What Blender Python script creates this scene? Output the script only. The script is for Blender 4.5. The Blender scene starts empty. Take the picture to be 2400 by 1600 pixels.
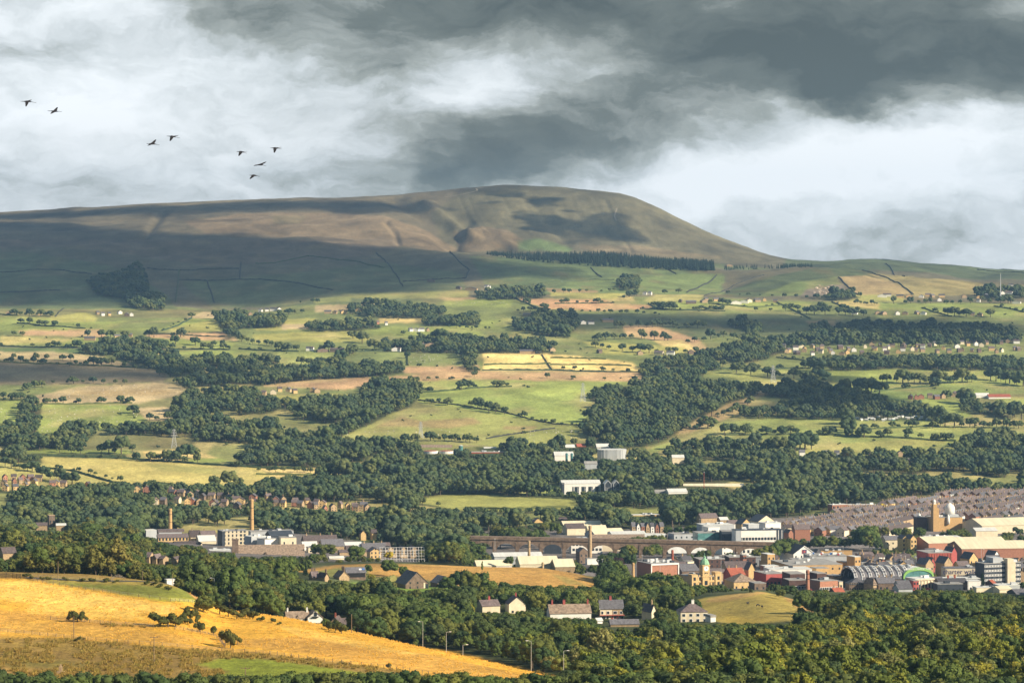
import bpy, bmesh, math, random
import numpy as np
from mathutils import Vector, Matrix

R = math.radians
random.seed(7)
rng = np.random.default_rng(11)
SC = bpy.context.scene
COL = SC.collection

# ------------------------------------------------------------------ camera
F, CX, YH, H = 6800.0, 1200.0, 640.0, 300.0      # focal length in photo pixels, centre column, horizon row, eye height
cam_d = bpy.data.cameras.new("camera")
cam = bpy.data.objects.new("camera", cam_d)
COL.objects.link(cam)
cam.location = (0, 0, H)
cam.rotation_euler = (R(90), 0, 0)
cam_d.sensor_width = 36.0
cam_d.lens = 36.0 * F / 2400.0
cam_d.shift_y = -(800.0 - YH) / 2400.0
cam_d.clip_start = 1.0
cam_d.clip_end = 60000.0
SC.camera = cam

# ------------------------------------------------------------------ sun
SUN_AZ, SUN_EL = 115.0, 29.0                      # clockwise from the view direction; elevation
S = Vector((math.sin(R(SUN_AZ)) * math.cos(R(SUN_EL)), math.cos(R(SUN_AZ)) * math.cos(R(SUN_EL)), math.sin(R(SUN_EL))))
sun_d = bpy.data.lights.new("sun", 'SUN')
sun_d.energy = 5.0
sun_d.angle = R(0.5)
sun_d.color = (1.0, 0.87, 0.68)
sun = bpy.data.objects.new("sun", sun_d)
COL.objects.link(sun)
sun.rotation_euler = S.to_track_quat('Z', 'Y').to_euler()
sun.location = (400, -200, 900)

# ------------------------------------------------------------------ world: physical sky under a broken deck of cloud
world = bpy.data.worlds.new("World")
SC.world = world
world.use_nodes = True
nt = world.node_tree
nt.nodes.clear()
def N(t, tree=None, **kw):
    n = (tree or nt).nodes.new(t)
    for k, v in kw.items():
        setattr(n, k, v)
    return n
def math_node(op, a, b=None, tree=None):
    t = tree or nt
    n = t.nodes.new('ShaderNodeMath'); n.operation = op
    for i, v in enumerate((a, b)):
        if v is None: continue
        if isinstance(v, (int, float)): n.inputs[i].default_value = v
        else: t.links.new(v, n.inputs[i])
    return n.outputs[0]
out = N('ShaderNodeOutputWorld')
sky = N('ShaderNodeTexSky'); sky.sky_type = 'NISHITA'; sky.sun_disc = False
sky.sun_elevation = R(SUN_EL); sky.sun_rotation = R(SUN_AZ)
bg_sky = N('ShaderNodeBackground'); bg_sky.inputs[1].default_value = 0.09
nt.links.new(sky.outputs[0], bg_sky.inputs[0])
tc = N('ShaderNodeTexCoord'); sep = N('ShaderNodeSeparateXYZ')
nt.links.new(tc.outputs['Generated'], sep.inputs[0])
yy = math_node('MAXIMUM', sep.outputs[1], 0.08)
u = math_node('ADD', math_node('MULTIPLY', math_node('DIVIDE', sep.outputs[0], yy), F / 1000), CX / 1000)
v = math_node('MULTIPLY', math_node('DIVIDE', sep.outputs[2], yy), F / 1000)
comb = N('ShaderNodeCombineXYZ')
nt.links.new(u, comb.inputs[0]); nt.links.new(v, comb.inputs[1])
def noise_node(vec, scale, detail, rough, dist, tree=None, dim='3D'):
    n = (tree or nt).nodes.new('ShaderNodeTexNoise'); n.noise_dimensions = dim
    n.inputs['Scale'].default_value = scale; n.inputs['Detail'].default_value = detail
    n.inputs['Roughness'].default_value = rough; n.inputs['Distortion'].default_value = dist
    (tree or nt).links.new(vec, n.inputs['Vector'])
    return n
# bend the deck with noise, so that the large masses get ragged edges
mp = N('ShaderNodeMapping'); mp.inputs['Scale'].default_value = (1.0, 1.7, 1.0); mp.inputs['Rotation'].default_value = (0, 0, R(8))
nt.links.new(comb.outputs[0], mp.inputs[0])
w1 = noise_node(mp.outputs[0], 3.2, 8, 0.6, 0.2)
vm = N('ShaderNodeVectorMath', operation='SUBTRACT'); nt.links.new(w1.outputs['Color'], vm.inputs[0]); vm.inputs[1].default_value = (0.5, 0.5, 0.5)
vs = N('ShaderNodeVectorMath', operation='MULTIPLY'); nt.links.new(vm.outputs[0], vs.inputs[0]); vs.inputs[1].default_value = (0.30, 0.20, 0.0)
va = N('ShaderNodeVectorMath', operation='ADD'); nt.links.new(comb.outputs[0], va.inputs[0]); nt.links.new(vs.outputs[0], va.inputs[1])
acc = None
# cloud masses: centre (direction, thousandths), half widths, tilt, strength (negative = dark)
CLOUDS = [
    (1.75, 0.60, 1.00, 0.17, -4, -0.34), (2.25, 0.52, 0.42, 0.14, -8, -0.40), (1.22, 0.64, 0.38, 0.085, -6, -0.40),
    (1.50, 0.37, 0.36, 0.095, 12, -0.34), (1.12, 0.25, 0.28, 0.085, 14, -0.43), (1.98, 0.41, 0.13, 0.034, -10, -0.40),
    (1.92, 0.48, 0.45, 0.07, -6, -0.16), (0.80, 0.53, 0.24, 0.13, -38, -0.25), (0.55, 0.60, 0.24, 0.06, -12, -0.19), (0.12, 0.52, 0.30, 0.06, 8, -0.10),
    (1.30, 0.50, 0.30, 0.055, 16, 0.16), (1.10, 0.42, 0.16, 0.05, 20, 0.13), (0.24, 0.615, 0.20, 0.04, 2, 0.17), (0.40, 0.46, 0.36, 0.07, 14, 0.10),
    (0.76, 0.575, 0.06, 0.026, -35, 0.14), (0.15, 0.38, 0.50, 0.08, 4, 0.14), (0.35, 0.21, 0.60, 0.05, 2, -0.07), (0.55, 0.28, 0.25, 0.05, 5, 0.06),
    (1.85, 0.26, 0.38, 0.085, 10, 0.30), (2.25, 0.30, 0.32, 0.08, 4, 0.26), (1.62, 0.22, 0.12, 0.06, -30, 0.16),
    (2.25, 0.10, 0.55, 0.05, 0, -0.10), (1.80, 0.06, 0.25, 0.035, -4, -0.14),
]
for (cx_, cy_, a_, b_, rot_, s_) in CLOUDS:
    m = N('ShaderNodeMapping'); m.vector_type = 'TEXTURE'
    m.inputs['Location'].default_value = (cx_, cy_, 0); m.inputs['Rotation'].default_value = (0, 0, R(rot_)); m.inputs['Scale'].default_value = (a_, b_, 1)
    nt.links.new(va.outputs[0], m.inputs[0])
    d = N('ShaderNodeVectorMath', operation='DOT_PRODUCT'); nt.links.new(m.outputs[0], d.inputs[0]); nt.links.new(m.outputs[0], d.inputs[1])
    g = math_node('MULTIPLY', math_node('EXPONENT', math_node('MULTIPLY', d.outputs['Value'], -0.8)), s_)
    acc = g if acc is None else math_node('ADD', acc, g)
mp2 = N('ShaderNodeMapping'); mp2.inputs['Scale'].default_value = (1.0, 2.6, 1.0); mp2.inputs['Rotation'].default_value = (0, 0, R(-12))
nt.links.new(va.outputs[0], mp2.inputs[0])
w2 = noise_node(mp2.outputs[0], 3.6, 10, 0.60, 0.15)
w3 = noise_node(mp2.outputs[0], 11.0, 6, 0.6, 0.1)
t = math_node('ADD', math_node('ADD', acc, 0.765), math_node('ADD', math_node('MULTIPLY', math_node('SUBTRACT', w2.outputs['Fac'], 0.5), 0.80), math_node('MULTIPLY', math_node('SUBTRACT', w3.outputs['Fac'], 0.5), 0.30)))
ramp = N('ShaderNodeValToRGB'); cr = ramp.color_ramp
cr.elements[0].position = 0.06; cr.elements[0].color = (0.037, 0.042, 0.036, 1)
cr.elements[1].position = 1.0; cr.elements[1].color = (0.64, 0.66, 0.68, 1)
for p_, c_ in ((0.30, (0.090, 0.099, 0.086)), (0.50, (0.228, 0.242, 0.225)), (0.68, (0.41, 0.435, 0.445)), (0.84, (0.545, 0.57, 0.585))):
    e = cr.elements.new(p_); e.color = (*c_, 1)
nt.links.new(t, ramp.inputs[0])
bg_cl = N('ShaderNodeBackground'); bg_cl.inputs[1].default_value = 1.0
# unseen sky overhead and behind is darkened and blued to deepen the shadows
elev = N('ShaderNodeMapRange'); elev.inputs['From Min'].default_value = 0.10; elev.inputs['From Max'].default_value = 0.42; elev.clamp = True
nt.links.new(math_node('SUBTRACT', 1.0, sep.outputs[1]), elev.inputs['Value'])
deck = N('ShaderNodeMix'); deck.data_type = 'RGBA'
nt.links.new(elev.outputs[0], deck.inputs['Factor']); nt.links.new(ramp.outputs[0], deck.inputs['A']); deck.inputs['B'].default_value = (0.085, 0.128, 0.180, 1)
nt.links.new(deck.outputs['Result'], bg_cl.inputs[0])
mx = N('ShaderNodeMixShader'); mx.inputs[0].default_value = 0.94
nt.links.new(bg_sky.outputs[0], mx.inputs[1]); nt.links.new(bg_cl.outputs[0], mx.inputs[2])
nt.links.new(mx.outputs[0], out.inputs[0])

# ------------------------------------------------------------------ exposure and renderer
SC.view_settings.view_transform = 'Standard'
SC.view_settings.look = 'None'
SC.view_settings.exposure = 0.78
SC.view_settings.gamma = 1.0
SC.view_settings.use_curve_mapping = False
SC.cycles.max_bounces = 4
SC.cycles.diffuse_bounces = 2
SC.cycles.glossy_bounces = 2
SC.cycles.transmission_bounces = 2
SC.cycles.volume_bounces = 0
SC.cycles.transparent_max_bounces = 6
SC.cycles.use_denoising = True
SC.cycles.sample_clamp_indirect = 4.0

# ------------------------------------------------------------------ helpers
def tag(o, label=None, cat=None, group=None, kind=None):
    if label: o['label'] = label
    if cat: o['category'] = cat
    if group: o['group'] = group
    if kind: o['kind'] = kind
    return o
def empty(name, loc, rz=0.0, label=None, cat=None, group=None):
    o = bpy.data.objects.new(name, None); COL.objects.link(o)
    o.empty_display_size = 1.0
    o.location = loc; o.rotation_euler = (0, 0, rz)
    return tag(o, label, cat, group)
def mesh_np(name, V, quads=None, tris=None, smooth=False):
    V = np.asarray(V, dtype=np.float32).reshape(-1, 3)
    q = np.zeros((0, 4), np.int32) if quads is None else np.asarray(quads, np.int32).reshape(-1, 4)
    t3 = np.zeros((0, 3), np.int32) if tris is None else np.asarray(tris, np.int32).reshape(-1, 3)
    me = bpy.data.meshes.new(name)
    me.vertices.add(len(V)); me.vertices.foreach_set('co', V.ravel())
    loops = np.concatenate([q.ravel(), t3.ravel()]).astype(np.int32)
    me.loops.add(len(loops)); me.loops.foreach_set('vertex_index', loops)
    st = np.concatenate([np.arange(len(q)) * 4, len(q) * 4 + np.arange(len(t3)) * 3]).astype(np.int32)
    me.polygons.add(len(st)); me.polygons.foreach_set('loop_start', st)
    me.update(calc_edges=True)
    if smooth:
        me.polygons.foreach_set('use_smooth', np.ones(len(st), bool))
    return me
class MB:
    """collects boxes, prisms and tubes and builds them as one mesh"""
    def __init__(s): s.v, s.f = [], []
    def add(s, vs, fs):
        n = len(s.v); s.v += [tuple(p) for p in vs]; s.f += [tuple(i + n for i in f) for f in fs]; return s
    def box(s, x0, x1, y0, y1, z0, z1):
        return s.add([(x0, y0, z0), (x1, y0, z0), (x1, y1, z0), (x0, y1, z0), (x0, y0, z1), (x1, y0, z1), (x1, y1, z1), (x0, y1, z1)],
                     [(3, 2, 1, 0), (4, 5, 6, 7), (0, 1, 5, 4), (1, 2, 6, 5), (2, 3, 7, 6), (3, 0, 4, 7)])
    def tube(s, pts, rad, n=6):
        pts = [Vector(p) for p in pts]
        rr = rad if isinstance(rad, (list, tuple)) else [rad] * len(pts)
        vs, fs = [], []
        for i, p in enumerate(pts):
            d = (pts[min(i + 1, len(pts) - 1)] - pts[max(i - 1, 0)]).normalized()
            a = d.orthogonal().normalized() if abs(d.z) < 0.99 else Vector((1, 0, 0)); b = d.cross(a)
            for k in range(n):
                an = 2 * math.pi * k / n
                vs.append(p + (a * math.cos(an) + b * math.sin(an)) * rr[i])
        for i in range(len(pts) - 1):
            for k in range(n):
                fs.append((i * n + k, i * n + (k + 1) % n, (i + 1) * n + (k + 1) % n, (i + 1) * n + k))
        fs.append(tuple(reversed(range(n)))); fs.append(tuple((len(pts) - 1) * n + k for k in range(n)))
        return s.add(vs, fs)
    def lathe(s, cx, cy, prof, n=12):
        vs, fs = [], []
        for (r, z) in prof:
            for k in range(n):
                an = 2 * math.pi * (k + .5) / n
                vs.append((cx + r * math.cos(an), cy + r * math.sin(an), z))
        for i in range(len(prof) - 1):
            for k in range(n):
                fs.append((i * n + k, i * n + (k + 1) % n, (i + 1) * n + (k + 1) % n, (i + 1) * n + k))
        fs.append(tuple(reversed(range(n)))); fs.append(tuple((len(prof) - 1) * n + k for k in range(n)))
        return s.add(vs, fs)
    def prism(s, poly, y0, y1):
        """polygon in x,z pushed along y"""
        n = len(poly)
        vs = [(x, y0, z) for x, z in poly] + [(x, y1, z) for x, z in poly]
        fs = [tuple(range(n)), tuple(reversed(range(n, 2 * n)))] + [(i, i + n, (i + 1) % n + n, (i + 1) % n) for i in range(n)]
        return s.add(vs, fs)
    def mesh(s, name, mat=None, smooth=False):
        me = bpy.data.meshes.new(name); me.from_pydata(s.v, [], s.f); me.update()
        bm = bmesh.new(); bm.from_mesh(me); bmesh.ops.recalc_face_normals(bm, faces=bm.faces); bm.to_mesh(me); bm.free()
        if mat: me.materials.append(mat)
        if smooth: me.polygons.foreach_set('use_smooth', np.ones(len(me.polygons), bool))
        return me
    def build(s, name, mat, parent=None, smooth=False):
        return link(name, s.mesh(name, mat, smooth), parent)
def link(name, me, parent=None):
    o = bpy.data.objects.new(name, me); COL.objects.link(o)
    if parent is not None: o.parent = parent
    return o
def copy_tree(o, parent=None):
    c = o.copy(); COL.objects.link(c)
    if parent is not None: c.parent = parent
    for ch in list(o.children):
        copy_tree(ch, c)
    return c
def mat(name, col, rough=0.8, var=0.12, scale=0.35, spec=0.25, metal=0.0, stretch=(1, 1, 1), bump=0.0, per_obj=0.0, col2=None):
    """plain procedural material: base colour broken up by noise in object space"""
    m = bpy.data.materials.new(name); m.use_nodes = True
    T = m.node_tree; b = T.nodes['Principled BSDF']
    b.inputs['Roughness'].default_value = rough; b.inputs['Metallic'].default_value = metal
    b.inputs['Specular IOR Level'].default_value = spec
    c = T.nodes.new('ShaderNodeTexCoord')
    mpn = T.nodes.new('ShaderNodeMapping'); mpn.inputs['Scale'].default_value = stretch
    T.links.new(c.outputs['Object'], mpn.inputs[0])
    n1 = noise_node(mpn.outputs[0], scale, 6, 0.65, 0.2, tree=T)
    r = T.nodes.new('ShaderNodeValToRGB'); e = r.color_ramp.elements
    lo = tuple(max(0, k * (1 - 2.2 * var)) for k in col); hi = tuple(min(1, k * (1 + 2.0 * var)) for k in (col2 or col))
    e[0].position = 0.28; e[0].color = (*lo, 1); e[1].position = 0.72; e[1].color = (*hi, 1)
    T.links.new(n1.outputs['Fac'], r.inputs[0])
    src = r.outputs[0]
    if per_obj:
        oi = T.nodes.new('ShaderNodeObjectInfo')
        hsv = T.nodes.new('ShaderNodeHueSaturation')
        T.links.new(src, hsv.inputs['Color'])
        T.links.new(math_node('ADD', math_node('MULTIPLY', oi.outputs['Random'], 2 * per_obj, T), 1 - per_obj, T), hsv.inputs['Value'])
        src = hsv.outputs[0]
    T.links.new(src, b.inputs['Base Color'])
    if bump:
        bp = T.nodes.new('ShaderNodeBump'); bp.inputs['Strength'].default_value = bump; bp.inputs['Distance'].default_value = 0.3
        T.links.new(n1.outputs['Fac'], bp.inputs['Height']); T.links.new(bp.outputs[0], b.inputs['Normal'])
    return m
# ------------------------------------------------------------------ the land: a height field built from profiles at known distances
_tab = rng.random((256, 256)).astype(np.float32)
def vnoise(x, y):
    xi = np.floor(x).astype(int); yi = np.floor(y).astype(int); fx = x - xi; fy = y - yi
    fx = fx * fx * (3 - 2 * fx); fy = fy * fy * (3 - 2 * fy)
    a = _tab[xi & 255, yi & 255]; b = _tab[(xi + 1) & 255, yi & 255]; c = _tab[xi & 255, (yi + 1) & 255]; d = _tab[(xi + 1) & 255, (yi + 1) & 255]
    return (a * (1 - fx) + b * fx) * (1 - fy) + (c * (1 - fx) + d * fx) * fy - 0.5
def fbm(x, y, o=4):
    s = 0; a = 1.0
    for k in range(o):
        s = s + a * vnoise(x + 17.3 * k, y - 9.1 * k); x = x * 2.03; y = y * 2.03; a *= 0.5
    return s
# each line: (column x, distance Y, row y)
KL = [
 [(0, 5, 3360)],
 [(0, 60, 2560)],
 [(0, 420, 1960)],
 [(0, 720, 1705), (1300, 720, 1725), (2400, 720, 1730)],
 [(-300, 900, 1588), (0, 900, 1594), (600, 890, 1598), (1000, 885, 1603), (1300, 860, 1618), (1600, 860, 1640), (2400, 860, 1640)],
 [(-300, 1240, 1335), (0, 1240, 1346), (200, 1230, 1352), (400, 1210, 1374), (470, 1190, 1410), (520, 1180, 1432), (640, 1150, 1447), (700, 1140, 1457), (800, 1120, 1478), (1000, 1075, 1518), (1200, 1010, 1562), (1320, 960, 1594), (1450, 940, 1612), (1700, 940, 1612), (2000, 960, 1595), (2400, 960, 1585)],
 [(-300, 1330, 1345), (0, 1330, 1352), (400, 1330, 1385), (500, 1320, 1428), (640, 1310, 1455), (700, 1390, 1466), (800, 1370, 1480), (1000, 1250, 1530), (1250, 1120, 1580), (1500, 1090, 1578), (1800, 1100, 1560), (2000, 1110, 1545), (2400, 1120, 1535)],
 [(-300, 1600, 1325), (0, 1600, 1330), (400, 1600, 1362), (560, 1600, 1388), (700, 1560, 1405), (950, 1560, 1425), (1200, 1500, 1448), (1430, 1580, 1449), (1600, 1560, 1453), (1700, 1500, 1465), (1850, 1350, 1490), (2000, 1300, 1492), (2200, 1300, 1488), (2400, 1300, 1488)],
 [(-300, 1850, 1300), (0, 1850, 1308), (400, 1830, 1330), (560, 1800, 1348), (750, 1750, 1356), (950, 1750, 1382), (1060, 1760, 1378), (1250, 1790, 1396), (1450, 1800, 1408), (1600, 1780, 1408), (1690, 1740, 1399), (1780, 1740, 1386), (1860, 1720, 1404), (1950, 1650, 1440), (2100, 1600, 1452), (2400, 1600, 1452)],
 [(-300, 2050, 1285), (0, 2050, 1290), (500, 2050, 1308), (720, 1960, 1334), (900, 1950, 1328), (1000, 1990, 1329), (1200, 2000, 1333), (1270, 1980, 1336), (1400, 1950, 1362), (1500, 1990, 1385), (1700, 2050, 1385), (1900, 2000, 1390), (2400, 2000, 1395)],
 [(-300, 2300, 1270), (0, 2300, 1273), (500, 2260, 1298), (800, 2230, 1316), (1000, 2230, 1319), (1200, 2200, 1345), (1400, 2200, 1350), (1650, 2150, 1376), (1900, 2150, 1378), (2400, 2150, 1378)],
 [(-300, 2600, 1245), (0, 2600, 1248), (500, 2520, 1276), (800, 2500, 1290), (1000, 2480, 1305), (1250, 2480, 1311), (1500, 2480, 1313), (1750, 2470, 1316), (2000, 2450, 1322), (2400, 2450, 1330)],
 [(-300, 2900, 1212), (0, 2900, 1214), (500, 2800, 1243), (1000, 2800, 1258), (1300, 2780, 1266), (1700, 2780, 1270), (2000, 2750, 1272), (2400, 2750, 1278)],
 [(-300, 3150, 1162), (0, 3150, 1165), (500, 3120, 1192), (1000, 3120, 1200), (1300, 3120, 1190), (1600, 3120, 1212), (2000, 3080, 1222), (2400, 3080, 1212)],
 [(-300, 3400, 1128), (0, 3400, 1130), (300, 3360, 1150), (700, 3400, 1138), (1000, 3320, 1168), (1300, 3320, 1160), (1700, 3320, 1160), (2000, 3350, 1168), (2400, 3400, 1160)],
 [(0, 3700, 1078), (400, 3700, 1090), (800, 3720, 1090), (1200, 3700, 1088), (1600, 3700, 1090), (2400, 3740, 1092)],
 [(0, 4020, 1022), (400, 4020, 1024), (900, 4060, 1016), (1300, 4060, 1012), (1700, 4020, 1018), (2400, 4020, 1020)],
 [(0, 4400, 952), (900, 4400, 950), (1300, 4400, 948), (2400, 4400, 955)],
 [(0, 4800, 893), (1200, 4800, 890), (2400, 4800, 893)],
 [(0, 5250, 838), (1200, 5250, 832), (2400, 5250, 836)],
 [(0, 5750, 778), (1200, 5750, 775), (2400, 5750, 775)],
 [(0, 6200, 738), (600, 6200, 742), (900, 6200, 732), (1300, 6200, 722), (2400, 6200, 732)],
 [(-300, 6480, 716), (0, 6480, 718), (300, 6480, 719), (560, 6500, 724), (800, 6500, 706), (1000, 6550, 690), (1300, 6550, 692), (1700, 6550, 694), (2000, 6500, 702), (2400, 6500, 708)],
 [(-300, 7100, 650), (0, 7100, 652), (500, 7100, 658), (900, 7100, 652), (1300, 7100, 650), (1550, 7050, 660), (1690, 7000, 680), (1780, 7000, 662), (1900, 7050, 650), (2000, 7050, 652), (2100, 7050, 662), (2300, 7000, 676), (2400, 7000, 682)],
 [(-300, 7900, 590), (0, 7900, 588), (300, 7900, 585), (600, 7900, 583), (900, 7900, 588), (1080, 7850, 592), (1200, 7800, 600), (1400, 7700, 610), (1550, 7600, 624), (1690, 7500, 632), (1780, 7400, 632), (1900, 7400, 628), (2000, 7400, 630), (2100, 7300, 645), (2300, 7200, 664), (2400, 7200, 668)],
 [(-300, 8200, 562), (0, 8200, 560), (600, 8200, 556), (900, 8200, 562), (1000, 8200, 576), (1080, 8150, 600), (1200, 8100, 610), (1400, 8000, 620), (1550, 7900, 630), (1690, 7900, 634), (1780, 7900, 637), (1900, 7800, 640), (2100, 7800, 652), (2300, 7800, 660), (2400, 7800, 664)],
 [(-300, 8800, 535), (0, 8800, 528), (300, 8800, 520), (600, 8800, 510), (900, 8800, 504), (1000, 8750, 520), (1060, 8700, 545), (1130, 8650, 540), (1200, 8600, 548), (1300, 8550, 560), (1420, 8500, 572), (1550, 8450, 588), (1650, 8450, 602), (1720, 8450, 612), (1800, 8450, 620), (1900, 8450, 622), (2030, 8400, 620), (2150, 8400, 630), (2400, 8400, 645)],
 [(-300, 9500, 505), (0, 9500, 496), (150, 9500, 488), (300, 9500, 482), (450, 9500, 475), (600, 9500, 469), (750, 9500, 463), (850, 9500, 463), (920, 9500, 458), (1000, 9480, 449), (1100, 9450, 438), (1180, 9420, 435), (1250, 9400, 437), (1330, 9380, 443), (1440, 9350, 449), (1475, 9330, 455), (1520, 9320, 474), (1600, 9280, 514), (1650, 9260, 538), (1700, 9240, 561), (1760, 9220, 584), (1800, 9200, 597), (1850, 9200, 606), (1900, 9150, 613), (1950, 9100, 614), (2000, 9050, 609), (2035, 9050, 606), (2080, 9050, 609), (2150, 9050, 617), (2250, 9050, 622), (2330, 9050, 630), (2400, 9050, 632), (2700, 9050, 640)],
 [(0, 10100, 530), (1000, 10100, 490), (1450, 10100, 490), (1700, 10000, 590), (2000, 9800, 640), (2400, 9800, 655)],
 [(0, 12000, 660), (1200, 12000, 660), (2400, 12000, 680)],
]
XS = np.arange(-520, 2921, 3.0)
nc = len(XS)
KY, Ky = [], []
ker = np.exp(-0.5 * (np.arange(-30, 31) / 8.0) ** 2); ker /= ker.sum()
def smooth_x(a):
    p = np.pad(a, 30, mode='edge'); return np.convolve(p, ker, mode='valid')
for L in KL:
    xs = [p[0] for p in L]
    KY.append(smooth_x(np.interp(XS, xs, [p[1] for p in L]))); Ky.append(smooth_x(np.interp(XS, xs, [p[2] for p in L])))
KY = np.array(KY); Ky = np.array(Ky)
KZ = H - KY * (Ky - YH) / F
def pchip_cols(Yk, Zk, seg_rows):
    K = len(Yk); hh = np.diff(Yk, axis=0); dl = np.diff(Zk, axis=0) / hh
    m = np.zeros_like(Zk); m[0] = dl[0]; m[-1] = dl[-1]
    w1_ = 2 * hh[1:] + hh[:-1]; w2_ = hh[1:] + 2 * hh[:-1]
    same = dl[:-1] * dl[1:] > 0
    with np.errstate(divide='ignore', invalid='ignore'):
        hm = (w1_ + w2_) / (w1_ / dl[:-1] + w2_ / dl[1:])
    m[1:-1] = np.where(same, hm, 0)
    outY, outZ = [], []
    for k in range(K - 1):
        n = seg_rows[k]
        for i in range(n):
            t_ = i / n; t2 = t_ * t_; t3 = t2 * t_
            outY.append(Yk[k] + hh[k] * t_)
            outZ.append((2 * t3 - 3 * t2 + 1) * Zk[k] + (t3 - 2 * t2 + t_) * hh[k] * m[k] + (-2 * t3 + 3 * t2) * Zk[k + 1] + (t3 - t2) * hh[k] * m[k + 1])
    outY.append(Yk[-1]); outZ.append(Zk[-1])
    return np.array(outY), np.array(outZ)
seg = []
for k in range(len(KL) - 1):
    dy = np.abs(np.diff(Ky[k:k + 2], axis=0)).max()
    seg.append(int(max(3, min(64, dy / 2.2))) if KY[k].min() >= 700 else 5)
GY, GZ = pchip_cols(KY, KZ, seg)
nr = len(GY)
GX = GY * ((XS - CX) / F)[None, :]
# natural unevenness
amp = np.interp(GY, [0, 800, 1300, 2200, 3000, 4000, 6500, 8000, 9300, 10000], [0, 0.5, 1.2, 0.5, 1.0, 3.0, 5.0, 12.0, 5.0, 4.0])
GZ = GZ + amp * fbm(GX / 190, GY / 260, 5) * 1.6
GPX = np.broadcast_to(XS[None, :], GY.shape)
def pyrow(Z, Y): return YH + (H - Z) * F / Y
GPY = pyrow(GZ, GY)
def seg_dist(px, py, line, sx=1.0, sy=1.0):
    """distance of points to a polyline and position along it"""
    best = np.full(px.shape, 1e9); at = np.zeros(px.shape); L0 = 0.0
    for (x0, y0), (x1, y1) in zip(line[:-1], line[1:]):
        dx, dy = (x1 - x0) * sx, (y1 - y0) * sy; l2 = dx * dx + dy * dy + 1e-9
        t_ = np.clip((((px - x0) * sx) * dx + ((py - y0) * sy) * dy) / l2, 0, 1)
        d_ = np.hypot((px - x0) * sx - t_ * dx, (py - y0) * sy - t_ * dy)
        m_ = d_ < best; best = np.where(m_, d_, best); at = np.where(m_, L0 + t_ * math.sqrt(l2), at); L0 += math.sqrt(l2)
    return best, at
# gullies and spurs cut into the big hill
far = GY > 8150
def carve(line, width, depth):
    global GZ
    d_, _ = seg_dist(GPX, GPY, line, 1.0, 2.2)
    GZ = GZ - np.where(far, depth * np.exp(-(d_ / width) ** 2), 0)
carve([(930, 470), (985, 505), (1030, 550), (1062, 590)], 26, 12)
carve([(1100, 520), (1075, 560), (1064, 590)], 14, 9)
carve([(905, 520), (925, 545), (938, 580)], 7, 7)
carve([(1140, 540), (1200, 565), (1260, 585)], 12, 6)
carve([(1245, 470), (1290, 520), (1330, 575)], 18, 7)
carve([(380, 500), (350, 540), (320, 580)], 12, 8)
carve([(1420, 470), (1450, 540), (1480, 590)], 6, 3)
carve([(1000, 480), (1060, 530), (1110, 560)], 18, -14)
carve([(1090, 552), (1130, 540), (1170, 550), (1210, 585)], 16, -9)
for k in range(26):
    x0 = 1080 + k * 21 + random.uniform(-8, 8); y0 = 462 + max(0, (x0 - 1450) * 0.45)
    carve([(x0, y0), (x0 + random.uniform(15, 34), y0 + 45), (x0 + random.uniform(40, 75), y0 + 95)], random.uniform(4, 9), random.uniform(0.2, 1.6))
GPY = pyrow(GZ, GY)
_minabove = np.minimum.accumulate(GPY, axis=0)
GVIS = GPY <= _minabove + 1.0
def gz(X, Y):
    """ground height at world X, Y"""
    X = np.atleast_1d(np.asarray(X, float)); Y = np.atleast_1d(np.asarray(Y, float))
    px = CX + F * X / Y
    c = np.clip((px - XS[0]) / 3.0, 0, nc - 1.001); c0 = c.astype(int); fr = c - c0
    res = np.zeros(X.shape)
    for dc, w in ((0, 1 - fr), (1, fr)):
        cc = c0 + dc
        # rows share the same parameter, so search by bisection on each column
        lo = np.zeros(len(X), int); hi = np.full(len(X), nr - 1)
        for _ in range(11):
            mid = (lo + hi) // 2; m_ = GY[mid, cc] <= Y
            lo = np.where(m_, mid, lo); hi = np.where(m_, hi, mid)
        lo = np.minimum(lo, nr - 2)
        y0 = GY[lo, cc]; y1 = GY[lo + 1, cc]; tt = np.clip((Y - y0) / (y1 - y0), 0, 1)
        res += w * (GZ[lo, cc] * (1 - tt) + GZ[lo + 1, cc] * tt)
    return res
def hit(x, y, Ymin=750.0):
    """first ground point seen at photo position (x, y) beyond Ymin"""
    c = int(round((x - XS[0]) / 3.0)); c = max(0, min(nc - 1, c))
    py = GPY[:, c]; Yc = GY[:, c]
    ok = np.nonzero((py[:-1] >= y) & (py[1:] < y) & (Yc[1:] >= Ymin))[0]
    if len(ok):
        i = ok[0]; t_ = (py[i] - y) / (py[i] - py[i + 1] + 1e-9); Yv = Yc[i] + t_ * (Yc[i + 1] - Yc[i])
    else:
        sel = np.nonzero(Yc >= Ymin)[0]; i = sel[np.argmin(np.abs(py[sel] - y))]; Yv = Yc[i]
    X = Yv * (x - CX) / F
    return X, Yv, float(gz(X, Yv)[0])
def at(x, Y):
    X = Y * (x - CX) / F
    return X, Y, float(gz(X, Y)[0])
def inpoly(px, py, poly):
    res = np.zeros(px.shape, bool); n = len(poly)
    for i in range(n):
        x0, y0 = poly[i]; x1, y1 = poly[(i + 1) % n]
        if y0 == y1: continue
        c = ((y0 > py) != (y1 > py)) & (px < (x1 - x0) * (py - y0) / (y1 - y0) + x0)
        res ^= c
    return res
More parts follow.
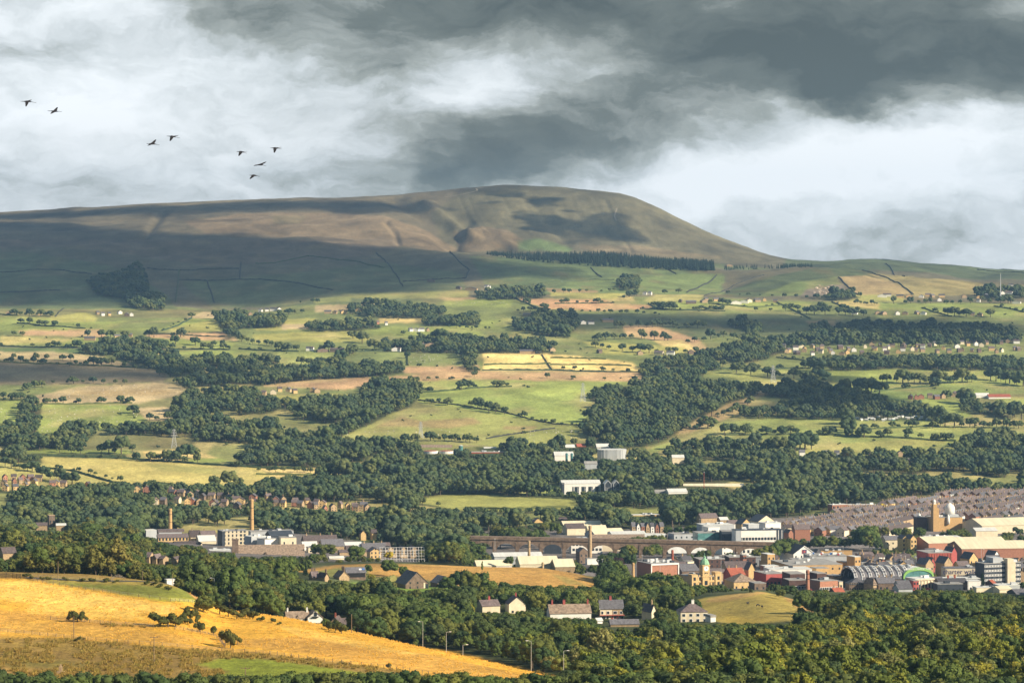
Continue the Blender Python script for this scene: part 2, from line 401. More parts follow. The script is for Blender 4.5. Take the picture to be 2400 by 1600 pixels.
# ------------------------------------------------------------------ what grows on the land: field colours on the ground sheet
G1 = (0.225, 0.270, 0.066); G2 = (0.165, 0.195, 0.060); G3 = (0.105, 0.128, 0.050); YG = (0.320, 0.315, 0.085); OL = (0.170, 0.170, 0.062)
ST = (0.520, 0.415, 0.160); TN = (0.400, 0.265, 0.135); PT = (0.400, 0.320, 0.165); MO = (0.128, 0.112, 0.068); HG = (0.128, 0.120, 0.068)
GO = (0.690, 0.395, 0.050); GL = (0.780, 0.540, 0.130); GB = (0.480, 0.270, 0.055); OB = (0.270, 0.185, 0.050); GR = (0.220, 0.265, 0.030)
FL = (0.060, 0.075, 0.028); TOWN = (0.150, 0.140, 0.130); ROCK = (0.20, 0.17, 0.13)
Cc = np.zeros((nr, nc, 3), np.float32)
Cc[:] = G2
qx = GPX + 7 * fbm(GX / 60, GY / 90, 3); qy = GPY + 3.0 * fbm(GX / 60 + 50, GY / 90, 3)
def paint(col, poly, Y0=0, Y1=1e9, soft=0.0):
    m_ = inpoly(qx, qy, poly) & (GY >= Y0) & (GY <= Y1)
    Cc[m_] = Cc[m_] * soft + np.array(col, np.float32) * (1 - soft)
def paintY(col, Y0, Y1):
    Cc[(GY >= Y0) & (GY < Y1)] = col
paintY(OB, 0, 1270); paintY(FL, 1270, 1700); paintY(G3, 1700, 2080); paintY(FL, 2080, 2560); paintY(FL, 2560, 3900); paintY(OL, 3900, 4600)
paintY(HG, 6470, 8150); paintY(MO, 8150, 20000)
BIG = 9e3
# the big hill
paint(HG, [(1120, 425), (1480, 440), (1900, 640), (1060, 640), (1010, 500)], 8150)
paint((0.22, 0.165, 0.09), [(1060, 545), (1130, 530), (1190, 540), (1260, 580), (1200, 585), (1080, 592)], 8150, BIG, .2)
paint((0.215, 0.165, 0.095), [(560, 500), (760, 498), (900, 505), (990, 535), (1085, 592), (900, 592), (700, 560), (480, 545), (430, 520)], 8150, BIG, .2)  # lit band of the moor, its sunlight painted in as a paler tone
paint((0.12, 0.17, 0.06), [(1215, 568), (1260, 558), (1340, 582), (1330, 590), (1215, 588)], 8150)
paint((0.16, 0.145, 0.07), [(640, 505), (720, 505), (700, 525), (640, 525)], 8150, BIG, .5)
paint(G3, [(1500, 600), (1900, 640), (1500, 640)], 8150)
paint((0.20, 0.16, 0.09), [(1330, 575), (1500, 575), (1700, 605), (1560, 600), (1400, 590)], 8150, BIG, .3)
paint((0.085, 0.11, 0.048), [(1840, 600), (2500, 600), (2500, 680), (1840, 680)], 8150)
# the shaded spur in front of it
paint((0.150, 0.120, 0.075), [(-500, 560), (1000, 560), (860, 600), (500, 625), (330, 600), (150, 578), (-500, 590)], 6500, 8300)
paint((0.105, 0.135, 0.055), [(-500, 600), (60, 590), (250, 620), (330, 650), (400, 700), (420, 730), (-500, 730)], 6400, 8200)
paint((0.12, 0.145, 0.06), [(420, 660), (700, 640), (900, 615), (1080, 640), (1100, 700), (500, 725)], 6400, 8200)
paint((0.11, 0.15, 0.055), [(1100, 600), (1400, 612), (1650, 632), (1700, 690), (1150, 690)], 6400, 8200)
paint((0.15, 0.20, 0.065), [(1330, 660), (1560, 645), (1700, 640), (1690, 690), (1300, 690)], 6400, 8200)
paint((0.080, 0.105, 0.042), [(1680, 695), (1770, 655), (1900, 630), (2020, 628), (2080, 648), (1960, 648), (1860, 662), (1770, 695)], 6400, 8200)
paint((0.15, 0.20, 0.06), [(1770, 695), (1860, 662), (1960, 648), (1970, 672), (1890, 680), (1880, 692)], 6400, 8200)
paint((0.30, 0.235, 0.11), [(1965, 648), (2030, 645), (2090, 660), (2140, 690), (2010, 692)], 6400, 8200)
paint((0.25, 0.22, 0.09), [(2030, 640), (2300, 662), (2330, 690), (2145, 694), (2095, 662)], 6400, 8200)
paint(ROCK, [(1875, 694), (1890, 678), (1925, 668), (1975, 666), (2000, 690), (1950, 695)], 6400, 8200)
# fields of the middle distance
paint(OL, [(-500, 722), (560, 726), (560, 745), (-500, 745)], 6000)
paint(YG, [(120, 738), (200, 732), (230, 745), (220, 758), (120, 755)])
paint(G1, [(-500, 746), (120, 742), (120, 757), (530, 742), (540, 776), (240, 774), (0, 776), (-500, 776)])
paint(G2, [(300, 752), (440, 746), (380, 770), (250, 770)])
paint(YG, [(395, 768), (520, 746), (545, 776), (400, 778)])
paint(TN, [(40, 775), (240, 772), (245, 790), (60, 786)]); paint(TN, [(345, 784), (540, 778), (560, 797), (345, 792)])
paint(PT, [(480, 730), (560, 733), (500, 745), (430, 745)])
paint(G1, [(0, 790), (340, 795), (560, 800), (540, 816), (0, 808)])
paint(ST, [(0, 786), (60, 788), (200, 800), (0, 806)], soft=.4)
paint((0.10, 0.15, 0.05), [(-500, 808), (250, 818), (250, 826), (-500, 822)])
paint(ST, [(270, 818), (400, 820), (410, 830), (290, 832)]); paint(G1, [(400, 817), (600, 822), (600, 845), (420, 832)])
paint(PT, [(-500, 820), (120, 825), (250, 835), (240, 842), (0, 840), (-500, 840)])
paint((0.215, 0.175, 0.095), [(-500, 842), (260, 842), (400, 872), (390, 892), (200, 900), (-500, 905)])
paint(PT, [(40, 950), (90, 925), (200, 905), (380, 893), (440, 908), (410, 930), (320, 946)])
paint((0.33, 0.25, 0.115), [(180, 918), (330, 912), (420, 915), (380, 925), (250, 930), (150, 930)])
paint(G1, [(100, 948), (290, 946), (312, 965), (348, 985), (320, 1000), (225, 1008), (100, 1036), (50, 1036), (75, 1000)])
paint(G1, [(-500, 938), (60, 938), (62, 960), (40, 1000), (0, 1022), (-500, 1022)])
paint(PT, [(312, 955), (440, 955), (440, 990), (350, 985), (330, 970)])
paint(OL, [(180, 1010), (450, 1000), (480, 1050), (200, 1060)])
paint(G1, [(60, 1054), (300, 1054), (310, 1064), (60, 1062)]); paint(ST, [(330, 1056), (550, 1048), (570, 1072), (350, 1082)]); paint(G1, [(440, 1074), (560, 1072), (560, 1082), (440, 1084)])
paint((0.42, 0.37, 0.115), [(100, 1070), (300, 1077), (560, 1094), (840, 1094), (800, 1110), (600, 1145), (430, 1150), (300, 1145), (240, 1127), (100, 1097)])
paint((0.28, 0.28, 0.085), [(330, 1086), (560, 1099), (560, 1112), (380, 1104)], soft=.3)
paint((0.34, 0.32, 0.10), [(-500, 1072), (100, 1085), (240, 1128), (300, 1150), (100, 1150), (-500, 1130)])
paint(ST, [(600, 1098), (840, 1092), (800, 1108), (640, 1118)])
paint(YG, [(590, 750), (740, 745), (740, 772), (600, 776)]); paint(PT, [(660, 760), (740, 756), (730, 770), (660, 772)])
paint(YG, [(590, 785), (830, 772), (880, 800), (600, 802)]); paint(G1, [(830, 765), (1110, 768), (1140, 790), (880, 790)])
paint(ST, [(890, 743), (1000, 742), (1010, 755), (890, 758)]); paint(G1, [(1030, 755), (1200, 745), (1200, 770), (1060, 772)])
paint((0.22, 0.24, 0.075), [(720, 700), (830, 692), (820, 705), (740, 712)]); paint(YG, [(800, 690), (1100, 680), (1100, 700), (830, 700)], soft=.4)
paint(PT, [(740, 718), (880, 710), (880, 725), (740, 732)]); paint(G1, [(1040, 700), (1200, 700), (1200, 720), (1040, 716)]); paint(TN, [(1030, 698), (1190, 694), (1190, 700), (1040, 703)])
paint((0.46, 0.285, 0.145), [(1198, 698), (1420, 702), (1440, 712), (1530, 716), (1520, 724), (1400, 728), (1290, 723)])
paint(G2, [(1440, 704), (1530, 708), (1560, 715), (1440, 712)])
paint(TN, [(1270, 674), (1400, 680), (1400, 686), (1290, 684)], soft=.3); paint(YG, [(1290, 684), (1470, 688), (1440, 702), (1290, 694)])
paint(ST, [(1420, 702), (1480, 692), (1490, 704), (1430, 706)], soft=.3)
paint((0.36, 0.34, 0.115), [(1510, 705), (1540, 690), (1650, 692), (1640, 706), (1520, 708)]); paint(G1, [(1580, 708), (1900, 710), (1900, 726), (1580, 724)])
paint((0.26, 0.27, 0.08), [(2000, 690), (2110, 692), (2120, 708), (1985, 708)])
paint(ST, [(1955, 708), (2060, 710), (2200, 720), (2060, 724), (1960, 716)], soft=.3); paint((0.21, 0.26, 0.065), [(2060, 710), (2500, 712), (2500, 745), (2300, 738), (2200, 728), (2060, 722)])
paint(G3, [(1250, 735), (2050, 735), (2100, 790), (1500, 790), (1300, 760)])  # darker green, with cloud shade put into the field colour
paint(TN, [(1460, 765), (1540, 765), (1640, 795), (1660, 825), (1600, 822), (1560, 800), (1470, 785)]); paint(ST, [(1530, 795), (1600, 796), (1640, 822), (1560, 816)])
paint((0.24, 0.25, 0.08), [(1200, 770), (1290, 775), (1370, 800), (1200, 800)]); paint(YG, [(1360, 800), (1600, 812), (1620, 832), (1420, 828)])
paint(ST, [(1800, 800), (1960, 798), (1960, 806), (1810, 812)], soft=.2); paint(TN, [(1890, 750), (1960, 752), (1960, 764), (1900, 762)], soft=.4)
paint((0.27, 0.31, 0.09), [(650, 825), (690, 828), (805, 828), (780, 858), (645, 860)]); paint(ST, [(610, 860), (780, 856), (770, 866), (620, 868)])
paint((0.185, 0.225, 0.07), [(835, 828), (955, 824), (955, 856), (815, 862)]); paint(G2, [(955, 824), (1118, 822), (1124, 856), (955, 858)])
paint(TN, [(815, 862), (1118, 855), (1126, 872), (1000, 876), (880, 874), (850, 880)]); paint(TN, [(610, 896), (860, 882), (875, 900), (820, 913), (620, 906)])
paint((0.42, 0.285, 0.14), [(860, 884), (1120, 870), (1540, 872), (1535, 895), (1400, 894), (1120, 889), (905, 898)])
paint((0.66, 0.53, 0.19), [(1135, 828), (1272, 830), (1292, 868), (1130, 868)]); paint((0.68, 0.53, 0.19), [(1274, 830), (1345, 832), (1480, 850), (1515, 871), (1298, 867)])
paint((0.30, 0.32, 0.09), [(905, 898), (1085, 889), (1122, 908), (990, 922), (905, 915)])
paint((0.25, 0.30, 0.075), [(1085, 889), (1540, 894), (1440, 906), (1400, 922), (1390, 960), (1385, 990), (1340, 998), (1200, 978), (1000, 948), (970, 935), (990, 919)])
paint((0.23, 0.29, 0.075), [(1000, 925), (1200, 918), (1380, 930), (1370, 985), (1200, 970), (1010, 940)], soft=.35)
paint((0.26, 0.28, 0.082), [(935, 962), (1050, 948), (1200, 980), (1300, 997), (1430, 1005), (1385, 1030), (1260, 1052), (1000, 1040), (770, 1038), (830, 1012), (870, 992)])
paint((0.30, 0.20, 0.10), [(900, 990), (940, 975), (990, 985), (1110, 978), (1130, 992), (1060, 1003), (960, 1000), (880, 1000)], soft=.35)
paint((0.30, 0.21, 0.10), [(1180, 998), (1260, 1000), (1250, 1008), (1180, 1006)], soft=.3)
paint(YG, [(630, 926), (830, 924), (840, 934), (700, 944), (620, 942)])
paint((0.28, 0.30, 0.085), [(1630, 872), (1900, 866), (1912, 892), (1850, 908), (1780, 908), (1720, 885)]); paint(G2, [(1650, 838), (1760, 838), (1760, 862), (1640, 866)])
paint(G2, [(1820, 838), (1905, 845), (1900, 862), (1810, 862)])
paint(G1, [(1945, 864), (2100, 862), (2500, 868), (2500, 905), (2180, 908), (2050, 925), (1960, 925)])
paint((0.19, 0.25, 0.065), [(2020, 918), (2200, 900), (2500, 905), (2500, 925), (2330, 922), (2100, 940), (2020, 940)]); paint(G1, [(2155, 936), (2240, 936), (2310, 970), (2260, 978), (2160, 950)])
paint(G1, [(2330, 930), (2500, 930), (2500, 985), (2350, 960)])
paint((0.29, 0.215, 0.10), [(1640, 968), (1700, 938), (1800, 910), (1815, 932), (1745, 965), (1620, 1012), (1560, 1022)])
paint((0.225, 0.265, 0.075), [(1510, 1055), (1650, 1012), (1690, 990), (1800, 980), (1960, 979), (2200, 985), (2380, 1000), (2500, 1010), (2500, 1035), (2200, 1045), (2070, 1070), (1880, 1070), (1700, 1035), (1600, 1035), (1530, 1062)])
paint((0.29, 0.30, 0.09), [(1830, 985), (2200, 992), (2380, 1006), (2200, 1012), (1900, 1005)], soft=.4); paint((0.32, 0.31, 0.095), [(1880, 1045), (2200, 1025), (2220, 1038), (2060, 1062), (1890, 1062)], soft=.3)
paint(PT, [(2200, 990), (2330, 992), (2320, 997), (2210, 995)]); paint(TN, [(1935, 1082), (2040, 1080), (2040, 1090), (1940, 1092)]); paint(PT, [(2120, 1090), (2170, 1088), (2170, 1096), (2130, 1098)])
paint((0.30, 0.31, 0.085), [(965, 1172), (1030, 1160), (1150, 1158), (1360, 1174), (1340, 1192), (1200, 1200), (1070, 1194)])
paint((0.24, 0.30, 0.07), [(1215, 1140), (1315, 1138), (1315, 1160), (1215, 1160)]); paint(ST, [(1220, 1088), (1280, 1086), (1280, 1094), (1220, 1096)])
paint(G2, [(1640, 1075), (1740, 1085), (1740, 1110), (1640, 1105)])
# the town and the mills
paint(TOWN, [(1080, 1244), (1480, 1240), (1640, 1230), (1760, 1218), (1900, 1206), (2000, 1185), (2500, 1160), (2500, 1390), (2000, 1390), (1560, 1390), (1420, 1360), (1290, 1335), (1150, 1312)], 2100, 3250)
paint(TOWN, [(330, 1250), (700, 1248), (980, 1290), (980, 1318), (740, 1316), (520, 1304), (340, 1278)], 2150, 2900)
paint(G2, [(2050, 1285), (2170, 1285), (2170, 1320), (2080, 1320)], 2300, 2800)
# near hill tops
paint((0.42, 0.255, 0.070), [(680, 1340), (790, 1322), (870, 1320), (1200, 1326), (1290, 1328), (1420, 1360), (1410, 1390), (1200, 1382), (1060, 1370), (960, 1352), (860, 1350)], 1700, 2080)
paint((0.20, 0.205, 0.055), [(735, 1338), (800, 1330), (868, 1330), (868, 1350), (740, 1352)], 1700, 2080)
paint((0.25, 0.21, 0.06), [(1290, 1345), (1330, 1352), (1380, 1372), (1330, 1368)], 1700, 2080, .2)
paint((0.15, 0.23, 0.04), [(820, 1364), (1060, 1360), (1060, 1392), (820, 1392)], 1560, 1800)
paint((0.36, 0.29, 0.070), [(1590, 1415), (1660, 1395), (1780, 1380), (1880, 1410), (1880, 1460), (1800, 1480), (1690, 1458), (1620, 1435)], 1480, 1790)
paint((0.43, 0.28, 0.095), [(1660, 1402), (1780, 1384), (1800, 1390), (1700, 1410), (1660, 1412)], 1480, 1790, .2); paint((0.44, 0.33, 0.06), [(1700, 1440), (1800, 1452), (1870, 1462), (1800, 1475), (1700, 1455)], 1480, 1790, .3)
paint((0.42, 0.27, 0.09), [(1820, 1388), (1945, 1405), (1945, 1435), (1890, 1440)], 1480, 1790)
paint((0.19, 0.31, 0.03), [(1360, 1498), (1520, 1500), (1520, 1526), (1370, 1520)])
# the golden slope close by
NR = 1275
paint(GO, [(-500, 1340), (60, 1358), (400, 1405), (470, 1408), (700, 1450), (1000, 1510), (1330, 1592), (1330, 1625), (900, 1600), (520, 1540), (-500, 1490)], 880, NR)
paint(GL, [(-500, 1350), (60, 1362), (240, 1392), (420, 1420), (400, 1440), (230, 1425), (0, 1405), (-500, 1390)], 880, NR, .25)
paint(GL, [(80, 1410), (300, 1425), (350, 1450), (200, 1448), (60, 1436)], 880, NR, .45)
paint((0.52, 0.30, 0.075), [(480, 1500), (700, 1490), (1000, 1530), (1250, 1585), (1100, 1585), (700, 1530)], 880, NR, .35)
paint(GL, [(640, 1460), (800, 1490), (1000, 1535), (900, 1525), (700, 1490)], 880, NR, .5)
paint(GB, [(-500, 1420), (20, 1430), (140, 1442), (250, 1456), (360, 1462), (370, 1470), (240, 1470), (120, 1456), (-500, 1446)], 880, NR, .15)
paint((0.55, 0.33, 0.075), [(-500, 1450), (140, 1458), (360, 1478), (500, 1500), (400, 1508), (150, 1486), (-500, 1476)], 880, NR, .35)
paint((0.30, 0.24, 0.055), [(100, 1354), (420, 1362), (432, 1378), (110, 1366)], 880, NR)
paint((0.185, 0.205, 0.035), [(108, 1366), (300, 1370), (432, 1380), (466, 1412), (400, 1406), (250, 1386)], 880, NR)
paint((0.34, 0.34, 0.045), [(250, 1388), (300, 1392), (462, 1404), (468, 1414), (380, 1408)], 880, NR)
paint((0.44, 0.25, 0.09), [(430, 1380), (440, 1380), (480, 1412), (466, 1412)], 880, NR)
paint(OB, [(-500, 1476), (150, 1494), (300, 1507), (520, 1524), (600, 1528), (870, 1560), (1080, 1592), (1300, 1640), (-500, 1640)], 700, NR)
paint((0.36, 0.255, 0.055), [(-500, 1490), (200, 1510), (380, 1525), (300, 1540), (0, 1515), (-500, 1505)], 700, NR, .4)
paint((0.22, 0.20, 0.045), [(-500, 1530), (90, 1540), (250, 1560), (0, 1565), (-500, 1560)], 700, NR, .3)
paint(GR, [(455, 1556), (520, 1541), (600, 1542), (760, 1562), (900, 1584), (960, 1610), (600, 1620), (480, 1590), (540, 1572)], 700, NR)
paint((0.44, 0.27, 0.075), [(0, 1560), (160, 1570), (260, 1580), (150, 1584), (0, 1578)], 700, NR, .4)

# woods: where the ground is wood floor, trees stand (photo polygons of their feet, with the distances they hold for)
WOODS = [
 ([(340, 862), (480, 868), (640, 866), (760, 862), (945, 862), (950, 874), (860, 882), (700, 892), (600, 905), (600, 935), (640, 946), (840, 940), (860, 905), (975, 902), (982, 932), (960, 955), (900, 977), (830, 1012), (770, 1040), (560, 1085), (470, 1060), (440, 1005), (400, 978), (430, 938), (440, 912), (390, 895), (400, 877)], 3600, 5200),
 ([(60, 948), (100, 952), (95, 988), (85, 1012), (40, 1032), (-60, 1066), (-60, 1040), (40, 1002)], 3700, 4700), ([(180, 1002), (225, 1012), (190, 1047), (90, 1052), (150, 1017)], 3700, 4300), ([(240, 1005), (330, 1003), (470, 1000), (480, 1018), (350, 1016), (250, 1018)], 3800, 4300),
 ([(1380, 930), (1440, 915), (1540, 902), (1500, 885), (1500, 862), (1560, 850), (1640, 836), (1760, 806), (1850, 796), (1850, 818), (1790, 843), (1720, 853), (1650, 875), (1620, 903), (1720, 908), (1780, 922), (1700, 948), (1650, 973), (1600, 1003), (1560, 1032), (1500, 1055), (1430, 1050), (1380, 1025), (1360, 1003), (1390, 972), (1395, 947)], 3600, 5700),
 ([(1750, 968), (1760, 938), (1830, 910), (1905, 902), (1950, 918), (2010, 925), (2040, 950), (2130, 960), (2200, 972), (2260, 988), (2180, 988), (1960, 982), (1800, 980), (1745, 980)], 3900, 5000), ([(2260, 940), (2330, 968), (2420, 990), (2420, 1004), (2330, 996), (2250, 962)], 3900, 4800), ([(2080, 1075), (2200, 1048), (2300, 1024), (2500, 1036), (2500, 1110), (2080, 1110)], 3400, 4200),
 ([(820, 722), (870, 716), (1030, 726), (1045, 738), (1000, 748), (880, 745), (820, 735)], 5600, 6600), ([(990, 752), (1120, 748), (1125, 762), (1000, 764)], 5500, 6300), ([(720, 768), (880, 760), (890, 770), (730, 779)], 5400, 6200),
 ([(1200, 755), (1250, 741), (1350, 741), (1360, 762), (1330, 793), (1250, 783), (1200, 773)], 5300, 6300), ([(900, 808), (1000, 798), (1290, 803), (1300, 831), (1120, 827), (1104, 853), (1120, 872), (1092, 870), (1080, 828), (900, 825)], 4800, 5900),
 ([(1830, 798), (1900, 778), (2000, 768), (2080, 768), (2180, 772), (2340, 772), (2400, 802), (2200, 808), (2100, 798), (2000, 808), (1900, 808), (1820, 818)], 5200, 6000), ([(1940, 848), (2100, 845), (2500, 848), (2500, 870), (2100, 864), (1945, 868)], 4900, 5300),
 ([(195, 822), (230, 802), (330, 802), (400, 815), (330, 833), (210, 831)], 5100, 5700), ([(270, 840), (400, 837), (420, 850), (600, 847), (640, 840), (655, 852), (600, 864), (420, 868), (340, 858)], 4900, 5400), ([(510, 748), (560, 744), (670, 754), (660, 767), (560, 772), (540, 794), (520, 772)], 5500, 6300),
 ([(205, 662), (280, 645), (330, 628), (345, 662), (342, 692), (382, 707), (385, 729), (310, 722), (290, 702), (230, 692)], 6300, 7700), ([(1112, 694), (1200, 684), (1260, 688), (1278, 699), (1120, 704)], 6300, 6800), ([(1448, 664), (1490, 660), (1497, 672), (1470, 683), (1448, 677)], 6400, 7200), ([(2285, 694), (2310, 682), (2395, 684), (2400, 698), (2300, 704)], 6300, 7100), ([(1905, 698), (1990, 690), (2020, 698), (1960, 706)], 6300, 7000), ([(1700, 765), (1770, 760), (1782, 777), (1772, 798), (1750, 793), (1745, 775)], 5400, 6200),
 ([(-500, 1300), (480, 1312), (720, 1340), (730, 1360), (640, 1362), (560, 1352), (-500, 1340)], 1690, 2090), ([(1420, 1368), (1560, 1385), (2500, 1392), (2500, 1445), (1930, 1450), (1870, 1408), (1790, 1386), (1660, 1398), (1600, 1416), (1420, 1405)], 1690, 2090), ([(1030, 1388), (1150, 1386), (1290, 1398), (1420, 1410), (1420, 1380), (1280, 1384), (1090, 1372)], 1600, 1990),
 ([(1350, 1608), (1410, 1580), (1450, 1560), (1800, 1500), (2500, 1480), (2500, 1800), (1420, 1800), (1350, 1640)], 760, 1290), ([(1060, 1520), (1330, 1590), (1500, 1560), (1500, 1480)], 1060, 1290), ([(470, 1395), (640, 1440), (800, 1470), (1060, 1520), (1200, 1560), (1330, 1585), (1500, 1480), (480, 1380)], 1180, 1300),
]
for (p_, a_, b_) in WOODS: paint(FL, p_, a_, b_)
# clearings cut back out of the wood floor
CLEAR = [([(1360, 1496), (1520, 1498), (1520, 1528), (1370, 1522)], 1150, 1300, (0.19, 0.31, 0.03)), ([(690, 1318), (1040, 1318), (1040, 1388), (820, 1392), (740, 1356)], 1560, 2080, None), ([(1590, 1415), (1660, 1395), (1780, 1380), (1880, 1410), (1880, 1462), (1800, 1480), (1690, 1458), (1620, 1435)], 1480, 1790, None), ([(1815, 1386), (1950, 1403), (1950, 1437), (1890, 1442)], 1480, 1790, None)]
gap = (fbm(GX / 95, GY / 150, 3) > 0.21) & (GY > 2600) & (GY < 5400) & (np.abs(Cc - np.array(FL, np.float32)).max(-1) < 1e-4)
Cc[gap] = np.where((vnoise(GX / 260, GY / 260) > 0)[..., None], np.array((0.20, 0.215, 0.07)), np.array((0.30, 0.27, 0.10)))[gap]
IS_FL = (np.abs(Cc - np.array(FL, np.float32)).max(-1) < 1e-4)
for (p_, a_, b_, c_) in CLEAR:
    if c_: paint(c_, p_, a_, b_)
    IS_FL &= ~(inpoly(GPX, GPY, p_) & (GY > a_) & (GY < b_))

def build_ground():
    idx = (np.arange(nr - 1)[:, None] * nc + np.arange(nc - 1)[None, :])
    quads = np.stack([idx, idx + 1, idx + nc + 1, idx + nc], -1).reshape(-1, 4)
    me = mesh_np('ground', np.stack([GX, GY, GZ], -1).reshape(-1, 3), quads, smooth=True)
    global Cc
    n1, n2 = fbm(GX / 120, GY / 190, 5), fbm(GX / 45 + 7, GY / 80, 5)
    hillm = np.clip((GY - 8000) / 300, 0, 1)
    Cc *= (1 + hillm * (-.55 * np.clip(n1 - .05, 0, .5) * 2 + .5 * np.clip(-n1 - .15, 0, .5) * 2) + (1 - hillm) * np.where(GY > 1300, .42 * n2, .30 * n2))[..., None].astype(np.float32)     # heather, bracken, dry and lush patches
    dry = (np.clip(fbm(GX / 60 + 30, GY / 120, 4) - .05, 0, .5) * 1.2 * (GY > 3300) * (GY < 8000))[..., None].astype(np.float32)
    Cc = Cc * (1 - dry) + dry * np.array((.36, .30, .13), np.float32) * np.clip(Cc.mean(-1, keepdims=True) / .2, .3, 1.2)
    Cc = Cc * np.interp(GY, [1300, 2000, 3500, 6400, 7200], [.92, 1.0, 1.2, 1.2, 1.0])[..., None].astype(np.float32) * np.array((1.05, 1.0, 1.0), np.float32)     # fields beyond the town brightened against the haze's dimming, near ones lowered
    for _ in range(2):      # the edge between two crops is a metre or two of rank grass
        Cp = np.pad(Cc, ((1, 1), (1, 1), (0, 0)), mode='edge')
        Cc = (Cp[1:-1, 1:-1] * 2 + Cp[:-2, 1:-1] + Cp[2:, 1:-1] + Cp[1:-1, :-2] + Cp[1:-1, 2:]) / 6
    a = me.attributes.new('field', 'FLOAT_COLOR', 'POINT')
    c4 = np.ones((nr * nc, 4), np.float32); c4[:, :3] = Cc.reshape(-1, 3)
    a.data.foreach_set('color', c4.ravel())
    m = bpy.data.materials.new('grassland'); m.use_nodes = True; T = m.node_tree; b = T.nodes['Principled BSDF']
    b.inputs['Roughness'].default_value = 0.95; b.inputs['Specular IOR Level'].default_value = 0.1
    at_ = T.nodes.new('ShaderNodeAttribute'); at_.attribute_name = 'field'
    g = T.nodes.new('ShaderNodeNewGeometry')
    mp_ = T.nodes.new('ShaderNodeMapping'); mp_.inputs['Scale'].default_value = (1.0, 0.55, 1.0)
    T.links.new(g.outputs['Position'], mp_.inputs[0])
    big = noise_node(mp_.outputs[0], 0.018, 8, 0.6, 0.4, tree=T); fine = noise_node(mp_.outputs[0], 0.22, 6, 0.75, 0.3, tree=T)
    r1 = math_node('ADD', math_node('MULTIPLY', big.outputs['Fac'], 1.3, T), 0.35, T)
    r2 = math_node('ADD', math_node('MULTIPLY', fine.outputs['Fac'], 1.9, T), 0.05, T)
    grit = noise_node(mp_.outputs[0], 0.85, 5, 0.8, 0.6, tree=T)
    r3 = math_node('ADD', math_node('MULTIPLY', grit.outputs['Fac'], 2.3, T), -0.15, T)
    k = math_node('MULTIPLY', math_node('MULTIPLY', r1, r2, T), r3, T)
    vmx = T.nodes.new('ShaderNodeVectorMath'); vmx.operation = 'SCALE'
    T.links.new(at_.outputs['Color'], vmx.inputs[0]); T.links.new(k, vmx.inputs['Scale'])
    # tufts of paler, drier grass
    mixc = T.nodes.new('ShaderNodeMix'); mixc.data_type = 'RGBA'
    rr = T.nodes.new('ShaderNodeValToRGB'); rr.color_ramp.elements[0].position = 0.52; rr.color_ramp.elements[1].position = 0.75
    tuft = noise_node(mp_.outputs[0], 0.06, 9, 0.7, 1.0, tree=T)
    T.links.new(tuft.outputs['Fac'], rr.inputs[0])
    T.links.new(math_node('MULTIPLY', rr.outputs[0], 0.35, T), mixc.inputs['Factor'])
    T.links.new(vmx.outputs[0], mixc.inputs['A'])
    vm2 = T.nodes.new('ShaderNodeVectorMath'); vm2.operation = 'MULTIPLY'
    T.links.new(vmx.outputs[0], vm2.inputs[0]); vm2.inputs[1].default_value = (1.35, 1.08, 0.9)
    T.links.new(vm2.outputs[0], mixc.inputs['B'])
    T.links.new(mixc.outputs['Result'], b.inputs['Base Color'])
    bp = T.nodes.new('ShaderNodeBump'); bp.inputs['Strength'].default_value = 0.6; bp.inputs['Distance'].default_value = 1.2
    T.links.new(fine.outputs['Fac'], bp.inputs['Height']); T.links.new(bp.outputs[0], b.inputs['Normal'])
    me.materials.append(m)
    o = link('ground', me); tag(o, kind='structure')
    return o
build_ground()
